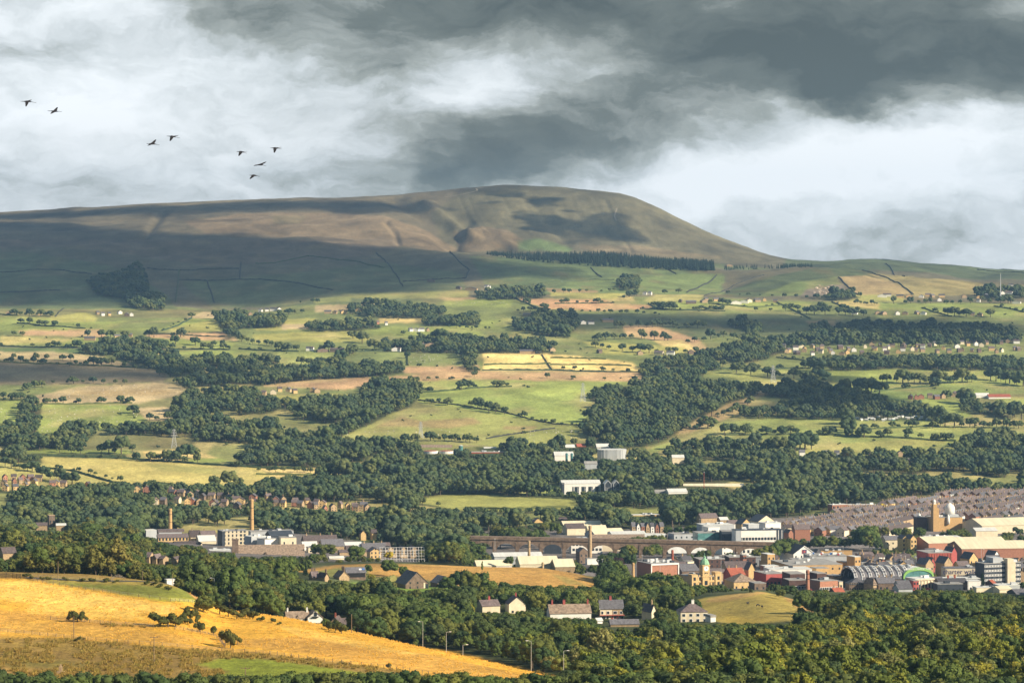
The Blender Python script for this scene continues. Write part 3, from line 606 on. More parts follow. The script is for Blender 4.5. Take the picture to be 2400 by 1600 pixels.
# ------------------------------------------------------------------ materials of the buildings
M = dict(
 stone=mat('buff_stone', (0.40, 0.29, 0.17), .9, .16, .9, bump=.3, per_obj=.2), vstone=mat('viaduct_stone', (0.19, 0.135, 0.095), .9, .25, .35, bump=.3), dstone=mat('sooty_stone', (0.185, 0.135, 0.10), .9, .22, .6, bump=.3),
 gold=mat('honey_stone', (0.62, 0.43, 0.20), .85, .12, .7, bump=.2), brick=mat('red_brick', (0.36, 0.170, 0.110), .9, .13, 1.2, per_obj=.25), ochre=mat('ochre_brick', (0.52, 0.335, 0.15), .9, .09, .8),
 dbrick=mat('dark_brick', (0.105, 0.062, 0.052), .9, .15, .8), cream=mat('cream_render', (0.68, 0.59, 0.42), .85, .08, .3, per_obj=.15), white=mat('white_render', (0.80, 0.77, 0.70), .8, .05, .3),
 grey=mat('grey_cladding', (0.42, 0.44, 0.45), .6, .07, .2, stretch=(1, 1, .2)), dark=mat('charcoal_cladding', (0.045, 0.055, 0.07), .6, .12, .3), red=mat('red_paint', (0.40, 0.095, 0.085), .7, .08, .5),
 slate=mat('grey_slate', (0.120, 0.116, 0.126), .75, .20, .8, bump=.3, per_obj=.35), bslate=mat('brown_slate', (0.128, 0.100, 0.096), .8, .22, .8, bump=.3, per_obj=.4), tile=mat('mossy_stone_slate', (0.275, 0.205, 0.150), .9, .26, .7, bump=.4),
 metal=mat('pale_roof_sheet', (0.60, 0.60, 0.56), .6, .07, .15, stretch=(3, .15, 1)), croof=mat('cream_roof_sheet', (0.70, 0.62, 0.43), .7, .07, .12, stretch=(3, .2, 1)), groof=mat('grey_felt_roof', (0.30, 0.29, 0.27), .85, .14, .2),
 glass=mat('dark_window_glass', (0.030, 0.040, 0.050), .15, .25, .5, spec=.6), bglass=mat('green_glazing', (0.10, 0.24, 0.23), .15, .2, .3, spec=.6), frame=mat('white_frame', (0.80, 0.79, 0.75), .6, .04, .5),
 steel=mat('galvanised_steel', (0.55, 0.57, 0.58), .5, .06, 1.0, metal=.2), wood=mat('weathered_timber', (0.22, 0.16, 0.10), .9, .16, 2.0), dwood=mat('dark_timber', (0.07, 0.055, 0.045), .9, .16, 2.0), lime=mat('lime_green_panel', (0.24, 0.46, 0.12), .6, .04, .5),
 copper=mat('green_copper', (0.24, 0.44, 0.27), .7, .12, .8), ink=mat('navy_lettering', (0.03, 0.03, 0.11), .6, .05, .5), black=mat('black_paint', (0.02, 0.02, 0.022), .6, .1, .5),
 rusty=mat('rusty_red', (0.34, 0.10, 0.06), .8, .15, .5), blue=mat('blue_paint', (0.06, 0.16, 0.42), .5, .08, .5), carw=mat('white_car_paint', (0.8, .8, .8), .35, .03, .5), tyre=mat('black_rubber', (0.02, .02, .02), .9, .1, 1))
VIS = []          # what each building must keep clear in front of itself: (columns, rows, distance)
FOOT = []         # footprints (X, Y, radius)
ORD = 'first second third fourth fifth sixth seventh eighth ninth tenth eleventh twelfth thirteenth fourteenth fifteenth sixteenth seventeenth eighteenth nineteenth twentieth'.split()
def ordn(i):
    if i < 20: return ORD[i]
    if i >= 99: return 'one-hundred-and-' + ordn(i - 100) if i > 99 else 'hundredth'
    k = (i + 1) % 10; tens = (i + 1) // 10
    tw = ['', '', 'twenty', 'thirty', 'forty', 'fifty', 'sixty', 'seventy', 'eighty', 'ninety'][tens]
    return tw + '-' + ORD[k - 1] if k else tw[:-1] + 'ieth'
def site(name, label, cat, xc, yb=None, Y=None, rot=0, group=None, Ymin=760):
    if Y is None: X, Y, Z = hit(xc, yb, Ymin)
    else: X, Y, Z = at(xc, Y)
    return empty(name, (X, Y, Z), R(rot), label, cat, group), Y / F
def part(name, mb, m, root, label=None, smooth=False):
    o = mb.build(name, M[m] if isinstance(m, str) else m, root, smooth)
    if label: o['label'] = label
    return o
_win = {}
def window(root, x, y, z, w, h, face='f', style='dark', depth=0.10):
    """one window: frame with its pane; x,y,z is the middle of the sill on the wall face"""
    key = (round(w, 2), round(h, 2), style)
    if key not in _win:
        a, b = MB(), MB()
        t_ = min(w, h) * 0.13
        a.box(-w / 2 - t_, w / 2 + t_, -0.06, 0.10, -t_, h + t_); b.box(-w / 2, w / 2, -0.09, 0.02, 0, h)
        _win[key] = (a.mesh('window', M['frame' if style == 'white' else 'stone' if style == 'stone' else 'dark']), b.mesh('pane', M['glass']))
    fm, pm = _win[key]
    if style == 'dark':
        o = link('window', pm, root)
    else:
        o = link('window', fm, root); p = link('pane', pm, o)
    o.location = (x, y, z); o.rotation_euler = (0, 0, {'f': 0, 'r': math.pi / 2, 'l': -math.pi / 2, 'b': math.pi}[face])
    return o
_chim = {}
def chimney(parent, x, y, z, w=0.9, d=0.6, h=1.6, m='stone'):
    key = (w, d, h, m)
    if key not in _chim:
        c = MB(); c.box(-w / 2, w / 2, -d / 2, d / 2, -1.2, h); c.box(-w / 2 - .08, w / 2 + .08, -d / 2 - .08, d / 2 + .08, h, h + .15)
        for k in (-.25, .25): c.lathe(k * w, 0, [(.14, h + .15), (.12, h + .7)], 6)
        _chim[key] = c.mesh('chimney', M[m])
    o = link('chimney', _chim[key], parent); o.location = (x, y, z); return o
def roof_mesh(w, d, h, rh, kind, ridge, ov=0.35, t=0.22):
    mb = MB()
    if kind == 'gable':
        W2, D2 = (w / 2, d / 2) if ridge == 'x' else (d / 2, w / 2)
        sl = rh / D2
        for sgn in (-1, 1):
            pr = [(sgn * (D2 + ov), h - ov * sl + .04), (0, h + rh + .04), (0, h + rh + t), (sgn * (D2 + ov), h - ov * sl + t)]
            vs, fs = [], []
            for e in (-W2 - ov, W2 + ov):
                for (p, z) in pr: vs.append((e, p, z) if ridge == 'x' else (p, e, z))
            fs = [(0, 1, 2, 3), (7, 6, 5, 4)] + [(i, i + 4, (i + 1) % 4 + 4, (i + 1) % 4) for i in range(4)]
            mb.add(vs, fs)
    elif kind == 'hip':
        a, b = w / 2 + ov, d / 2 + ov; rl = max(0.0, (w - d) / 2) if w > d else 0; rd = max(0.0, (d - w) / 2)
        vs = [(-a, -b, h), (a, -b, h), (a, b, h), (-a, b, h), (-rl, -rd, h + rh), (rl, -rd, h + rh), (rl, rd, h + rh), (-rl, rd, h + rh)]
        mb.add(vs, [(0, 1, 5, 4), (1, 2, 6, 5), (2, 3, 7, 6), (3, 0, 4, 7), (4, 5, 6, 7), (3, 2, 1, 0)])
    else:
        mb.box(-w / 2 - .15, w / 2 + .15, -d / 2 - .15, d / 2 + .15, h, h + max(.35, rh))
    return mb
def bld(name, label, cat, x0, x1, ye, yb=None, yr=None, d=9.0, rot=0, roof='gable', ridge='x', wall='stone', rm='slate', Y=None, win=(), chim=(), cm='stone', group=None, Ymin=760, clear=True, style='dark', plinth=0):
    """walls and a roof between photo columns x0..x1; ye, yr, yb are the rows of eaves, ridge and ground"""
    xc = (x0 + x1) / 2
    root, s = site(name, label, cat, xc, yb, Y, rot, group, Ymin)
    Xr, Yr, Zr = root.location
    ca, sa = abs(math.cos(R(rot))), abs(math.sin(R(rot)))
    w = max(3.0, ((x1 - x0) * s - d * sa) / ca)
    off = (d * ca + w * sa) / 2
    root.location = (Xr, Yr + off, Zr); zb = float(min(gz(Xr, Yr)[0], gz(Xr, Yr + off)[0])) - .4
    root.location.z = zb
    h = H - Yr * (ye - YH) / F - zb
    rh = (ye - yr) * (Yr + off) / F if yr is not None else 0.4
    if roof in ('gable', 'hip'): rh = max(1.2, rh - (off * (YH - ye) / F) * -1.0 * 0.0)
    wm = MB()
    if roof == 'gable':
        W2, D2 = w / 2, d / 2
        if ridge == 'x': vs = [(e, p, z) for e in (-W2, W2) for (p, z) in ((-D2, 0), (D2, 0), (D2, h), (0, h + rh), (-D2, h))]
        else: vs = [(p, e, z) for e in (-D2, D2) for (p, z) in ((-W2, 0), (W2, 0), (W2, h), (0, h + rh), (-W2, h))]
        wm.add(vs, [(0, 1, 2, 3, 4), (9, 8, 7, 6, 5)] + [(i, i + 5, (i + 1) % 5 + 5, (i + 1) % 5) for i in range(5)])
    else:
        wm.box(-w / 2, w / 2, -d / 2, d / 2, 0, h)
    part('wall', wm, wall, root)
    ro = part('roof', roof_mesh(w, d, h, rh, roof, ridge), rm, root)
    for c in chim:   # (position along the ridge -1..1, width, height)
        u_ = c[0]; cw = c[1] if len(c) > 1 else .9; chh = c[2] if len(c) > 2 else 1.5
        if ridge == 'x': chimney(ro, u_ * (w / 2 - .4), 0, h + rh, cw, .7, chh, cm)
        else: chimney(ro, 0, u_ * (d / 2 - .4), h + rh, .7, cw, chh, cm)
    if not win and 'lettering' not in label and Y and 1990 < Y < 2720 and h > 4.5 and wall not in ('metal', 'bglass') and not any(k_ in name for k_ in ('shed', 'warehouse', 'works', 'wall', 'church', 'theatre', 'canopy', 'petrol', 'car_park')):
        n_ = max(2, min(8, int(w / 4.2))); rws = max(1, min(3, int(h / 3.7))); win = [('f', n_, rws, 1.25, 1.6, 1.3, h / rws * .95)]
        if rot > 12 and d > 8: win.append(('r', max(1, min(4, int(d / 4.5))), rws, 1.25, 1.6, 1.3, h / rws * .95))
    if roof == 'flat' and Y and Y > 1990 and w > 12:
        for k_ in range(min(5, int(w / 7))):
            o = MB(); x_, y_, q_ = random.uniform(-w * .38, w * .38), random.uniform(-d * .3, d * .3), random.uniform(.7, 2.0); o.box(x_ - q_, x_ + q_, y_ - q_ * .7, y_ + q_ * .7, h + .3, h + .8 + q_ * .7); part('roof_plant', o, random.choice(['steel', 'frame', 'grey', 'dark']), root)
    for (face, n, rows, ww, wh, z0, zs, *uu) in win:
        L = w if face in 'fb' else d
        u0, u1 = uu if uu else (-0.5 + .5 / n * .9, 0.5 - .5 / n * .9)
        for r_ in range(rows):
            for k in range(n):
                uu_ = (u0 + (u1 - u0) * (k / (n - 1) if n > 1 else .5)) * L
                x_, y_ = {'f': (uu_, -d / 2), 'r': (w / 2, uu_), 'l': (-w / 2, -uu_), 'b': (uu_, d / 2)}[face]
                window(root, x_, y_, z0 + zs * r_, ww, wh, face, style)
    if clear: VIS.append((x0, x1, (yr or ye), ye + (.92 if Yr < 1800 else .7) * ((yb or pyrow(zb, Yr)) - ye), Yr))
    FOOT.append((Xr, Yr + off, max(w, d) * .55))
    if Yr < 1800: FOOT.extend([(Xr + 15 + w / 2, Yr - 8, 11), (Xr + w * .2, Yr - 7, 6)])
    root['_w'], root['_d'], root['_h'], root['_rh'] = w, d, h, rh
    return root
def dims(r): return r['_w'], r['_d'], r['_h'], r['_rh']
def text(parent, name, body, size, loc, m, rz=0.0, ext=0.04, sx=1.0):
    cu = bpy.data.curves.new(name, 'FONT'); cu.body = body; cu.size = size; cu.extrude = ext; cu.align_x = 'CENTER'; cu.align_y = 'CENTER'
    tmp = bpy.data.objects.new('tmp_text', cu); COL.objects.link(tmp)
    dg = bpy.context.evaluated_depsgraph_get(); dg.update()
    me = bpy.data.meshes.new_from_object(tmp.evaluated_get(dg)); bpy.data.objects.remove(tmp); bpy.data.curves.remove(cu)
    me.materials.clear(); me.materials.append(M[m])
    o = link(name, me, parent)
    o.location = loc; o.rotation_euler = (math.pi / 2, 0, rz); o.scale = (sx, 1, 1); return o

# ------------------------------------------------------------------ houses near the golden slope
b = bld('farmhouse', 'long white farmhouse with brown stone roof behind the edge of the golden field', 'house', 664, 724, 1449, 1466, 1435, 8, 12, wall='white', rm='tile', Y=1395, win=[('f', 3, 1, .9, 1.0, .9, 0)], style='white', chim=[(-.9, .7, 1.3)], cm='white')
w, d, h, rh = dims(b)
gm = MB(); gm.prism([(w / 2 - 1, 0), (w / 2 + 6.2, 0), (w / 2 + 6.2, h + .3), (w / 2 + 2.6, h + rh + .25), (w / 2 - 1, h + .3)], -d / 2 - 2.2, d / 2 - .5)
part('gable_wing', gm, 'white', b)
gr = MB()
for sg, xa in ((-1, w / 2 - 1.4), (1, w / 2 + 6.6)):
    xp = w / 2 + 2.6
    gr.prism([(xa, h + .15), (xp, h + rh + .35), (xp, h + rh + .6), (xa, h + .4)], -d / 2 - 2.5, d / 2 - .4)
wr = part('wing_roof', gr, 'tile', b); chimney(wr, w / 2 - .6, -.5, h + rh - .2, .7, .7, 1.6, 'white')
window(b, w / 2 + 2.7, -d / 2 - 2.2, 3.3, 1.5, 1.9, 'f', 'white')
bal = MB(); bal.box(w / 2 + 1.2, w / 2 + 4.4, -d / 2 - 3.3, -d / 2 - 2.25, 2.9, 3.1)
for k in range(7): bal.box(w / 2 + 1.2 + k * .52, w / 2 + 1.26 + k * .52, -d / 2 - 3.3, -d / 2 - 3.24, 3.1, 4.1)
bal.box(w / 2 + 1.2, w / 2 + 4.4, -d / 2 - 3.3, -d / 2 - 3.24, 4.1, 4.18); part('balcony', bal, 'black', b)
dm = MB(); dm.prism([(-1.2, h - .3), (1.2, h - .3), (0, h + 1.4)], -d / 2 - .2, -d / 2 + 2.5); part('dormer', dm, 'tile', b)
VIS.append((722, 752, 1431, 1460, 1390))
bld('cottage', 'low brown-roofed cottage half hidden by trees right of the white farmhouse', 'house', 776, 800, 1456, 1475, 1446, 8, -10, wall='stone', rm='bslate', Y=1400, chim=[(-.8,)], ridge='y', cm='rusty')
bld('shed', 'brown-roofed outbuilding right of the brown-roofed cottage', 'shed', 792, 815, 1462, 1475, 1450, 6, 20, wall='stone', rm='bslate', Y=1402)
b = bld('farmhouse', 'broad sooty stone farmhouse with long slate roof and gable front', 'house', 924, 1004, 1369, 1381, 1342, 17, 24, wall='dstone', rm='slate', Y=1762, win=[('f', 2, 2, 1.0, 1.2, 1.0, 2.8, -.3, 0.02)], ridge='y')
w, d, h, rh = dims(b)
for k, zz in ((.36, .2), (.28, 1.0)):
    o = MB(); o.box(k * w, k * w + (1.9 if k > .3 else 1.0), -d / 2 - .12, -d / 2 + .1, zz, zz + 2.4 + rh * .12); part('door', o, 'glass' if k > .3 else 'cream', b)
for k in range(2): window(b, w / 2, -d * .3 + k * 3.2, 1.0, 1.3, 1.5, 'r', 'white')
bld('barn', 'small sooty stone barn with slate roof right of the big stone farmhouse', 'barn', 1008, 1060, 1366, 1377, 1351, 10, 28, wall='dstone', rm='slate', Y=1778, ridge='y')
b = bld('barn', 'dark open-fronted hay barn with slate roof and skylights', 'barn', 804, 857, 1342, 1361, 1331, 9, 14, wall='dstone', rm='slate', Y=1800)
w, d, h, rh = dims(b)
o = MB(); o.box(-w / 2 + .3, w / 2 - .5, -d / 2 - .08, -d / 2 + .1, h * .42, h - .2); part('open_bay', o, 'black', b)  # black panel painted in for the shade inside the open bay
for k, mm in ((.18, 'frame'), (.34, 'blue')):
    o = MB(); sl = rh / (d / 2); y0, y1 = -d * .30, -d * .16
    o.add([(k * w, y0, h + (y0 + d / 2) * sl + .32), (k * w + 1.6, y0, h + (y0 + d / 2) * sl + .32), (k * w + 1.6, y1, h + (y1 + d / 2) * sl + .32), (k * w, y1, h + (y1 + d / 2) * sl + .32)], [(0, 1, 2, 3)]); part('skylight', o, mm, b)
o = MB(); o.box(w / 2 - .05, w / 2 + .12, -d * .1, d * .1, .1, 2.6); part('door', o, 'frame', b)
bld('cottage', 'stone cottage with tall twin chimneys left of the hay barn', 'house', 780, 818, 1352, 1362, 1339, 8, 30, wall='stone', rm='tile', Y=1770, ridge='y', chim=[(-.9, 1.3, 2.6), (-.4, .8, 2.6)], cm='dstone')
bld('cottage', 'stone cottage with two chimneys among dark trees, leftmost of the farm group', 'house', 722, 748, 1352, 1362, 1340, 8, 20, wall='stone', rm='bslate', Y=1740, chim=[(-.7, 1.2, 2), (.2,)], cm='dstone')
bld('cottage', 'narrow stone cottage wedged between two farm cottages under dark trees', 'house', 746, 768, 1352, 1364, 1343, 8, 35, wall='stone', rm='bslate', Y=1735, ridge='y', chim=[(-.8, 1, 2)], cm='dstone')
bld('bungalow', 'brown-roofed house end with red chimney above the dark wood', 'house', 1116, 1172, 1420, 1434, 1408, 9, 22, wall='cream', rm='bslate', Y=1560, chim=[(.1, 1, 1.6)], cm='red')
bld('house', 'cream gabled house with red brick side beside the brown-roofed bungalow', 'house', 1184, 1232, 1415, 1432, 1399, 10, 12, wall='cream', rm='bslate', Y=1570, ridge='y', chim=[(-.2, 1.2, 1.4)], cm='red', win=[('f', 2, 1, 1.2, 1.2, 1.2, 0)])
b = bld('bungalow', 'long low white bungalow with mossy brown roof and three red chimneys', 'house', 1282, 1386, 1437, 1447, 1419, 12, 8, wall='white', rm='tile', Y=1540, chim=[(-.85, .8, 2), (-.25, 1.3, 2), (.95, .8, 2)], cm='red')
# the pair of houses with the red band
b = bld('semi_detached_house', 'pair of semi-detached houses, cream left half and stone right half, red canopy across', 'house', 1402, 1462, 1426, 1448, 1408, 10, 6, wall='cream', rm='slate', Y=1582, chim=[(-.02, 1.2, 1.8)], cm='red')
w, d, h, rh = dims(b)
o = MB(); o.box(.3, w / 2 + .05, -d / 2 - .08, -d / 2 + .5, 0, h - .1); part('stone_half', o, 'stone', b)
o = MB(); o.box(-w / 2 - .4, w / 2 + .3, -d / 2 - 1.3, -d / 2 - .1, 2.75, 3.05); part('canopy', o, 'red', b)
for k, (u_, ww) in enumerate(((-.40, 1.0), (-.16, 1.3), (.14, 1.9), (.39, 1.2))): window(b, u_ * w, -d / 2 - .1, 3.6, ww, 1.35, 'f', 'white')
for k, (u_, ww) in enumerate(((-.36, 2.2), (-.18, 1.2), (.17, 2.4), (.39, 2.4))): window(b, u_ * w, -d / 2 - .1, .9, ww, 1.5, 'f', 'white')
for k in (.02, .24): 
    o = MB(); o.box(k * w - .45, k * w + .45, -d / 2 - .2, -d / 2, .1, 2.2); part('door', o, 'red', b)
o = MB(); o.box(.08 * w, .48 * w, -d / 2 - .25, -d / 2 - .09, .25, .8); part('bay_panel', o, 'red', b)
for sx in (-1, 1):
    o = MB()
    o.prism([(sx * (w / 2 + .1), h - .4), (sx * (w / 2 + .36), h - .4), (sx * (w / 2 + .36), h + .3), (sx * (w / 2 + .1), h + .3)], -d / 2 - .4, d / 2 + .4); part('bargeboard', o, 'frame', b)
bld('house', 'narrow cream cottage with grey gable between the semis and the hipped house', 'house', 1511, 1533, 1432, 1449, 1417, 10, 30, wall='cream', rm='slate', Y=1570, ridge='y', chim=[(-.6, .9, 2)], cm='stone', win=[('f', 1, 1, 1.0, 1.2, 1.0, 0)])
b = bld('house', 'cream hipped-roof house with white windows beside the round pasture', 'house', 1588, 1660, 1434, 1458, 1417, 12, 8, roof='hip', wall='cream', rm='bslate', Y=1545, win=[('f', 4, 2, 1.6, 1.4, .9, 2.8)], style='white', chim=[(0.05, 1.4, 1.6)], cm='white')
bld('garage', 'low grey-roofed garage in front of the semi-detached pair', 'garage', 1428, 1498, 1462, 1470, 1453, 7, 6, wall='stone', rm='slate', Y=1500)
bld('summerhouse', 'small white outhouse left of the semi-detached pair driveway', 'outhouse', 1396, 1410, 1454, 1462, 1449, 4, 20, wall='white', rm='metal', Y=1530)
bld('shed', 'pale grey outhouse at the foot of the hipped-roof house', 'outhouse', 1655, 1678, 1446, 1460, 1441, 7, 20, roof='flat', wall='white', rm='groof', Y=1535)
bld('house', 'brown-roofed house with white bargeboards among trees at the far left', 'house', -8, 36, 1296, 1308, 1284, 9, 25, wall='stone', rm='bslate', Y=1700, ridge='x')
for k, (xa, xb, ye, yr_) in enumerate(((340, 359, 1305, 1295), (358, 374, 1307, 1299), (376, 388, 1309, 1303), (404, 418, 1310, 1305))):
    bld('cottage', f'brown cottage roof peeping out of the birch wood, {ordn(k)} from left', 'house', xa, xb, ye, None, yr_, 8, -20, wall='stone', rm='bslate', Y=1880, ridge='y' if k % 2 else 'x', group='roofs in the birch wood')
# site cabin and the container by the field corner
b = bld('site_cabin', 'white and pale blue steel cabin at the far corner of the green field', 'cabin', 384, 409, 1359, 1373, None, 3, 28, roof='flat', wall='white', rm='metal', Y=1330, win=[('f', 1, 1, 1.2, .8, 1.2, 0, -.3, -.3)])

# ------------------------------------------------------------------ mill quarter on the left
bld('church', 'square stone church tower rising from the trees at the left', 'church', 108, 128, 1208, None, None, 8.5, 20, roof='flat', wall='dstone', rm='stone', Y=2720, win=[('f', 2, 1, 1.2, 2.6, 7, 0), ('r', 2, 1, 1.2, 2.6, 7, 0)])
bld('church_hall', 'low slate-roofed hall left of the church tower', 'hall', 80, 110, 1231, None, 1225, 9, 10, wall='stone', rm='bslate', Y=2690)
bld('church_hall', 'low pale-roofed hall right of the church tower', 'hall', 128, 154, 1231, None, 1227, 9, 10, wall='stone', rm='metal', Y=2700)
b = bld('mill', 'long buff weaving mill with sawtooth lantern roof below the first tall chimney', 'mill', 362, 440, 1260, 1274, 1253, 16, 12, wall='gold', rm='bslate', Y=2540, win=[('f', 9, 1, 1.5, 2.2, 2.0, 0)])
w, d, h, rh = dims(b)
o = MB(); o.box(-w / 2 + 2, w / 2 - 4, d / 2 + .5, d / 2 + 6, 0, h + 3.4); part('lantern', o, 'grey', b)
o = MB(); o.box(-w / 2 + 1, w / 2 - 2, d / 2 + .3, d / 2 + 12, h + 3.4, h + 5.4); part('loft_roof', o, 'bslate', b)
bld('workshop', 'grey flat-roofed workshop at the left end of the weaving mill', 'workshop', 329, 366, 1243, 1262, None, 12, 25, roof='flat', wall='grey', rm='metal', Y=2600)
for k, (xa, xb, ye, yr_) in enumerate(((436, 470, 1258, 1244), (462, 506, 1257, 1245), (455, 505, 1268, 1256), (400, 460, 1275, 1270), (456, 478, 1280, 1272))):
    bld('mill_shed', ['brown-roofed mill shed right of the first chimney', 'brown-roofed mill shed left of the cream flats', 'white-gabled mill shed in front of the brown sheds', 'low brown-roofed shed in front of the weaving mill', 'small buff gabled shed in front of the white-gabled shed'][k], 'shed', xa, xb, ye, None, yr_, 14, 18, wall='cream', rm='metal' if k == 2 else 'bslate', Y=2560 - k * 15, ridge='y' if k == 4 else 'x', chim=[(-.5,)] if k < 2 else ())
b = bld('apartment_block', 'cream four-storey flats with grey end and narrow windows at the second chimney', 'apartment block', 506, 580, 1245, 1288, None, 16, 20, roof='flat', wall='cream', rm='groof', Y=2500, win=[('f', 4, 4, 1.2, 2.0, 2.6, 3.3, -.4, .05), ('f', 2, 4, 1.9, 2.0, 2.6, 3.3, .22, .36)])
w, d, h, rh = dims(b)
o = MB(); o.box(-w / 2 - .12, -w / 2 + 2.4, -d / 2 - .12, d / 2, 0, h + .1); part('end_panel', o, 'dark', b)
b = bld('apartment_block', 'long pale grey wing of flats right of the cream block', 'apartment block', 578, 686, 1246, None, None, 14, 15, roof='flat', wall='grey', rm='groof', Y=2530, win=[('f', 12, 1, 1.1, 1.8, 9.5, 0)])
b = bld('apartment_block', 'dark pitched-roof flats with white dormers in front of the grey wing', 'apartment block', 618, 686, 1256, None, 1246, 14, 25, wall='dark', rm='dark', Y=2490)
w, d, h, rh = dims(b)
for k in range(4): window(b, -2 + k * 2.6, -d / 2, h - 2.6, 1.3, 1.5, 'f', 'white')
bld('annexe', 'pale grey flat-roofed annexe between dark flats and the long chapel roof', 'annexe', 570, 622, 1258, 1286, None, 12, 35, roof='flat', wall='grey', rm='metal', Y=2440, win=[('f', 2, 1, 1, 1.8, 4, 0)])
bld('annexe', 'white and dark annexe right of the pale grey annexe', 'annexe', 600, 650, 1264, 1290, None, 12, 38, roof='flat', wall='white', rm='groof', Y=2430, win=[('f', 2, 1, 1, 1.6, 3, 0)])
bld('apartment_block', 'small cream cube of flats under the dark dormered block', 'apartment block', 650, 694, 1260, 1292, None, 12, 14, roof='flat', wall='cream', rm='groof', Y=2430, win=[('f', 2, 2, 1.2, 2.0, 3.4, 3.6)])
b = bld('chapel', 'long dark stone hall with huge mossy slate roof and square chimney stack', 'hall', 552, 712, 1303, None, 1279, 17, 6, wall='dstone', rm='tile', Y=2330, win=[('r', 2, 1, 1.4, 3, 2, 0)])
w, d, h, rh = dims(b)
o = MB(); o.box(-w / 2 - 4.5, -w / 2 + .5, -d / 2 - .4, -d / 2 + 4.6, 0, h + rh + 4.6); o.box(-w / 2 - 4.8, -w / 2 + .8, -d / 2 - .7, -d / 2 + 4.9, h + rh + 4.6, h + rh + 5.4); part('chimney_stack', o, 'dstone', b)
o = MB(); o.prism([(-6, h), (-2, h), (-4, h + 3.2)], -d / 2 - .4, -d / 2 + 4); part('dormer', o, 'dstone', b)
VIS.append((535, 553, 1266, 1290, 2325))
bld('petrol_station', 'flat white canopy with red fascia left of the long stone hall', 'canopy', 486, 540, 1290, None, None, 12, 10, roof='flat', wall='grey', rm='metal', Y=2360)
fac = [(704, 790, 1269, 1256, 'dstone', 'bslate', 2520, 'x', 12, 'long brown-roofed mill with three chimneys above the white office'), (745, 806, 1280, 1265, 'stone', 'slate', 2460, 'x', 14, 'grey-roofed mill gable right of the white-roofed office'),
       (703, 744, 1280, 1270, 'white', 'metal', 2470, 'x', 10, 'white-roofed office in front of the three-chimney mill'), (716, 748, 1283, None, 'cream', 'groof', 2420, 'x', 9, 'cream flat-topped office right end of the chapel roof'),
       (800, 850, 1284, 1272, 'white', 'metal', 2500, 'x', 16, 'low works with pale green sheet roof right of the mills'), (806, 832, 1288, 1279, 'brick', 'bslate', 2450, 'x', 9, 'small orange brick works in front of the pale green roof'),
       (842, 905, 1286, 1274, 'stone', 'slate', 2500, 'x', 12, 'slate terrace with many chimneys above the stone mill house'), (885, 915, 1280, 1272, 'stone', 'bslate', 2560, 'x', 9, 'brown-roofed house behind the slate terrace'),
       (790, 870, 1294, 1289, 'stone', 'bslate', 2400, 'x', 8, 'low wide brown shed roof left of the stone mill house'), (858, 893, 1293, 1284, 'gold', 'bslate', 2360, 'y', 12, 'tall stone mill house with rows of small windows and gable'),
       (893, 930, 1289, 1282, 'stone', 'bslate', 2420, 'y', 14, 'stone gabled warehouse with tall windows, left of the three'), (928, 955, 1289, 1281, 'stone', 'bslate', 2425, 'y', 14, 'stone gabled warehouse with tall windows, middle of the three'),
       (952, 981, 1289, 1281, 'stone', 'bslate', 2430, 'y', 14, 'stone gabled warehouse with tall windows, right of the three'), (768, 806, 1308, 1304, 'cream', 'metal', 2290, 'x', 6, 'low cream pavilion beside the golden hill top')]
for (xa, xb, ye, yr_, wl, rmm, Yv, rdg, d_, lab) in fac:
    wn = []
    if 'mill house' in lab and 'tall' in lab: wn = [('f', 3, 3, 1.2, 1.5, 1.6, 3.1)]
    elif 'gabled warehouse' in lab: wn = [('f', 2, 1, 1.5, 4, 3.5, 0)]
    elif 'cream flat' in lab: wn = [('f', 2, 2, 1.8, 1.4, 1.5, 3.4)]
    bld('mill' if 'mill' in lab else 'works', lab, 'mill' if 'mill' in lab else 'works', xa, xb, ye, None, yr_, d_, 16, roof='flat' if yr_ is None else 'gable', ridge=rdg, wall=wl, rm=rmm, Y=Yv, win=wn, chim=[(-.8,), (0.05,), (.75,)] if 'chimneys' in lab else ())
# the steel frame of the glasshouse
root, s = site('glasshouse_frame', 'bare white steel frame of a long glasshouse beside the yellow bush', 'glasshouse', 943, None, 2290, 6)
w = 104 * s; hb = 11.0
root.location.z -= 0.3
for k in range(9):
    x_ = -w / 2 + k * w / 8; o = MB()
    o.tube([(x_, 0, 0), (x_, 0, 4.5), (x_, 5, hb), (x_, 10, 4.5), (x_, 10, 0)], .16, 4); part('rib', o, 'frame', root)
for (y_, z_) in ((0, 4.5), (1.7, 6.7), (3.4, 8.9), (5, hb), (7.5, 7.8), (10, 4.5), (0, 2.2)):
    o = MB(); o.tube([(-w / 2, y_, z_), (w / 2, y_, z_)], .13, 4); part('rail', o, 'frame', root)
for k in range(8):
    x_ = -w / 2 + (k + .5) * w / 8; o = MB(); o.tube([(x_, 0, 0), (x_, 0, 4.5), (x_, 5, hb)], .08, 4); part('glazing_bar', o, 'frame', root)
VIS.append((891, 995, 1296, 1312, 2290)); FOOT.append((root.location.x, 2295, 20))

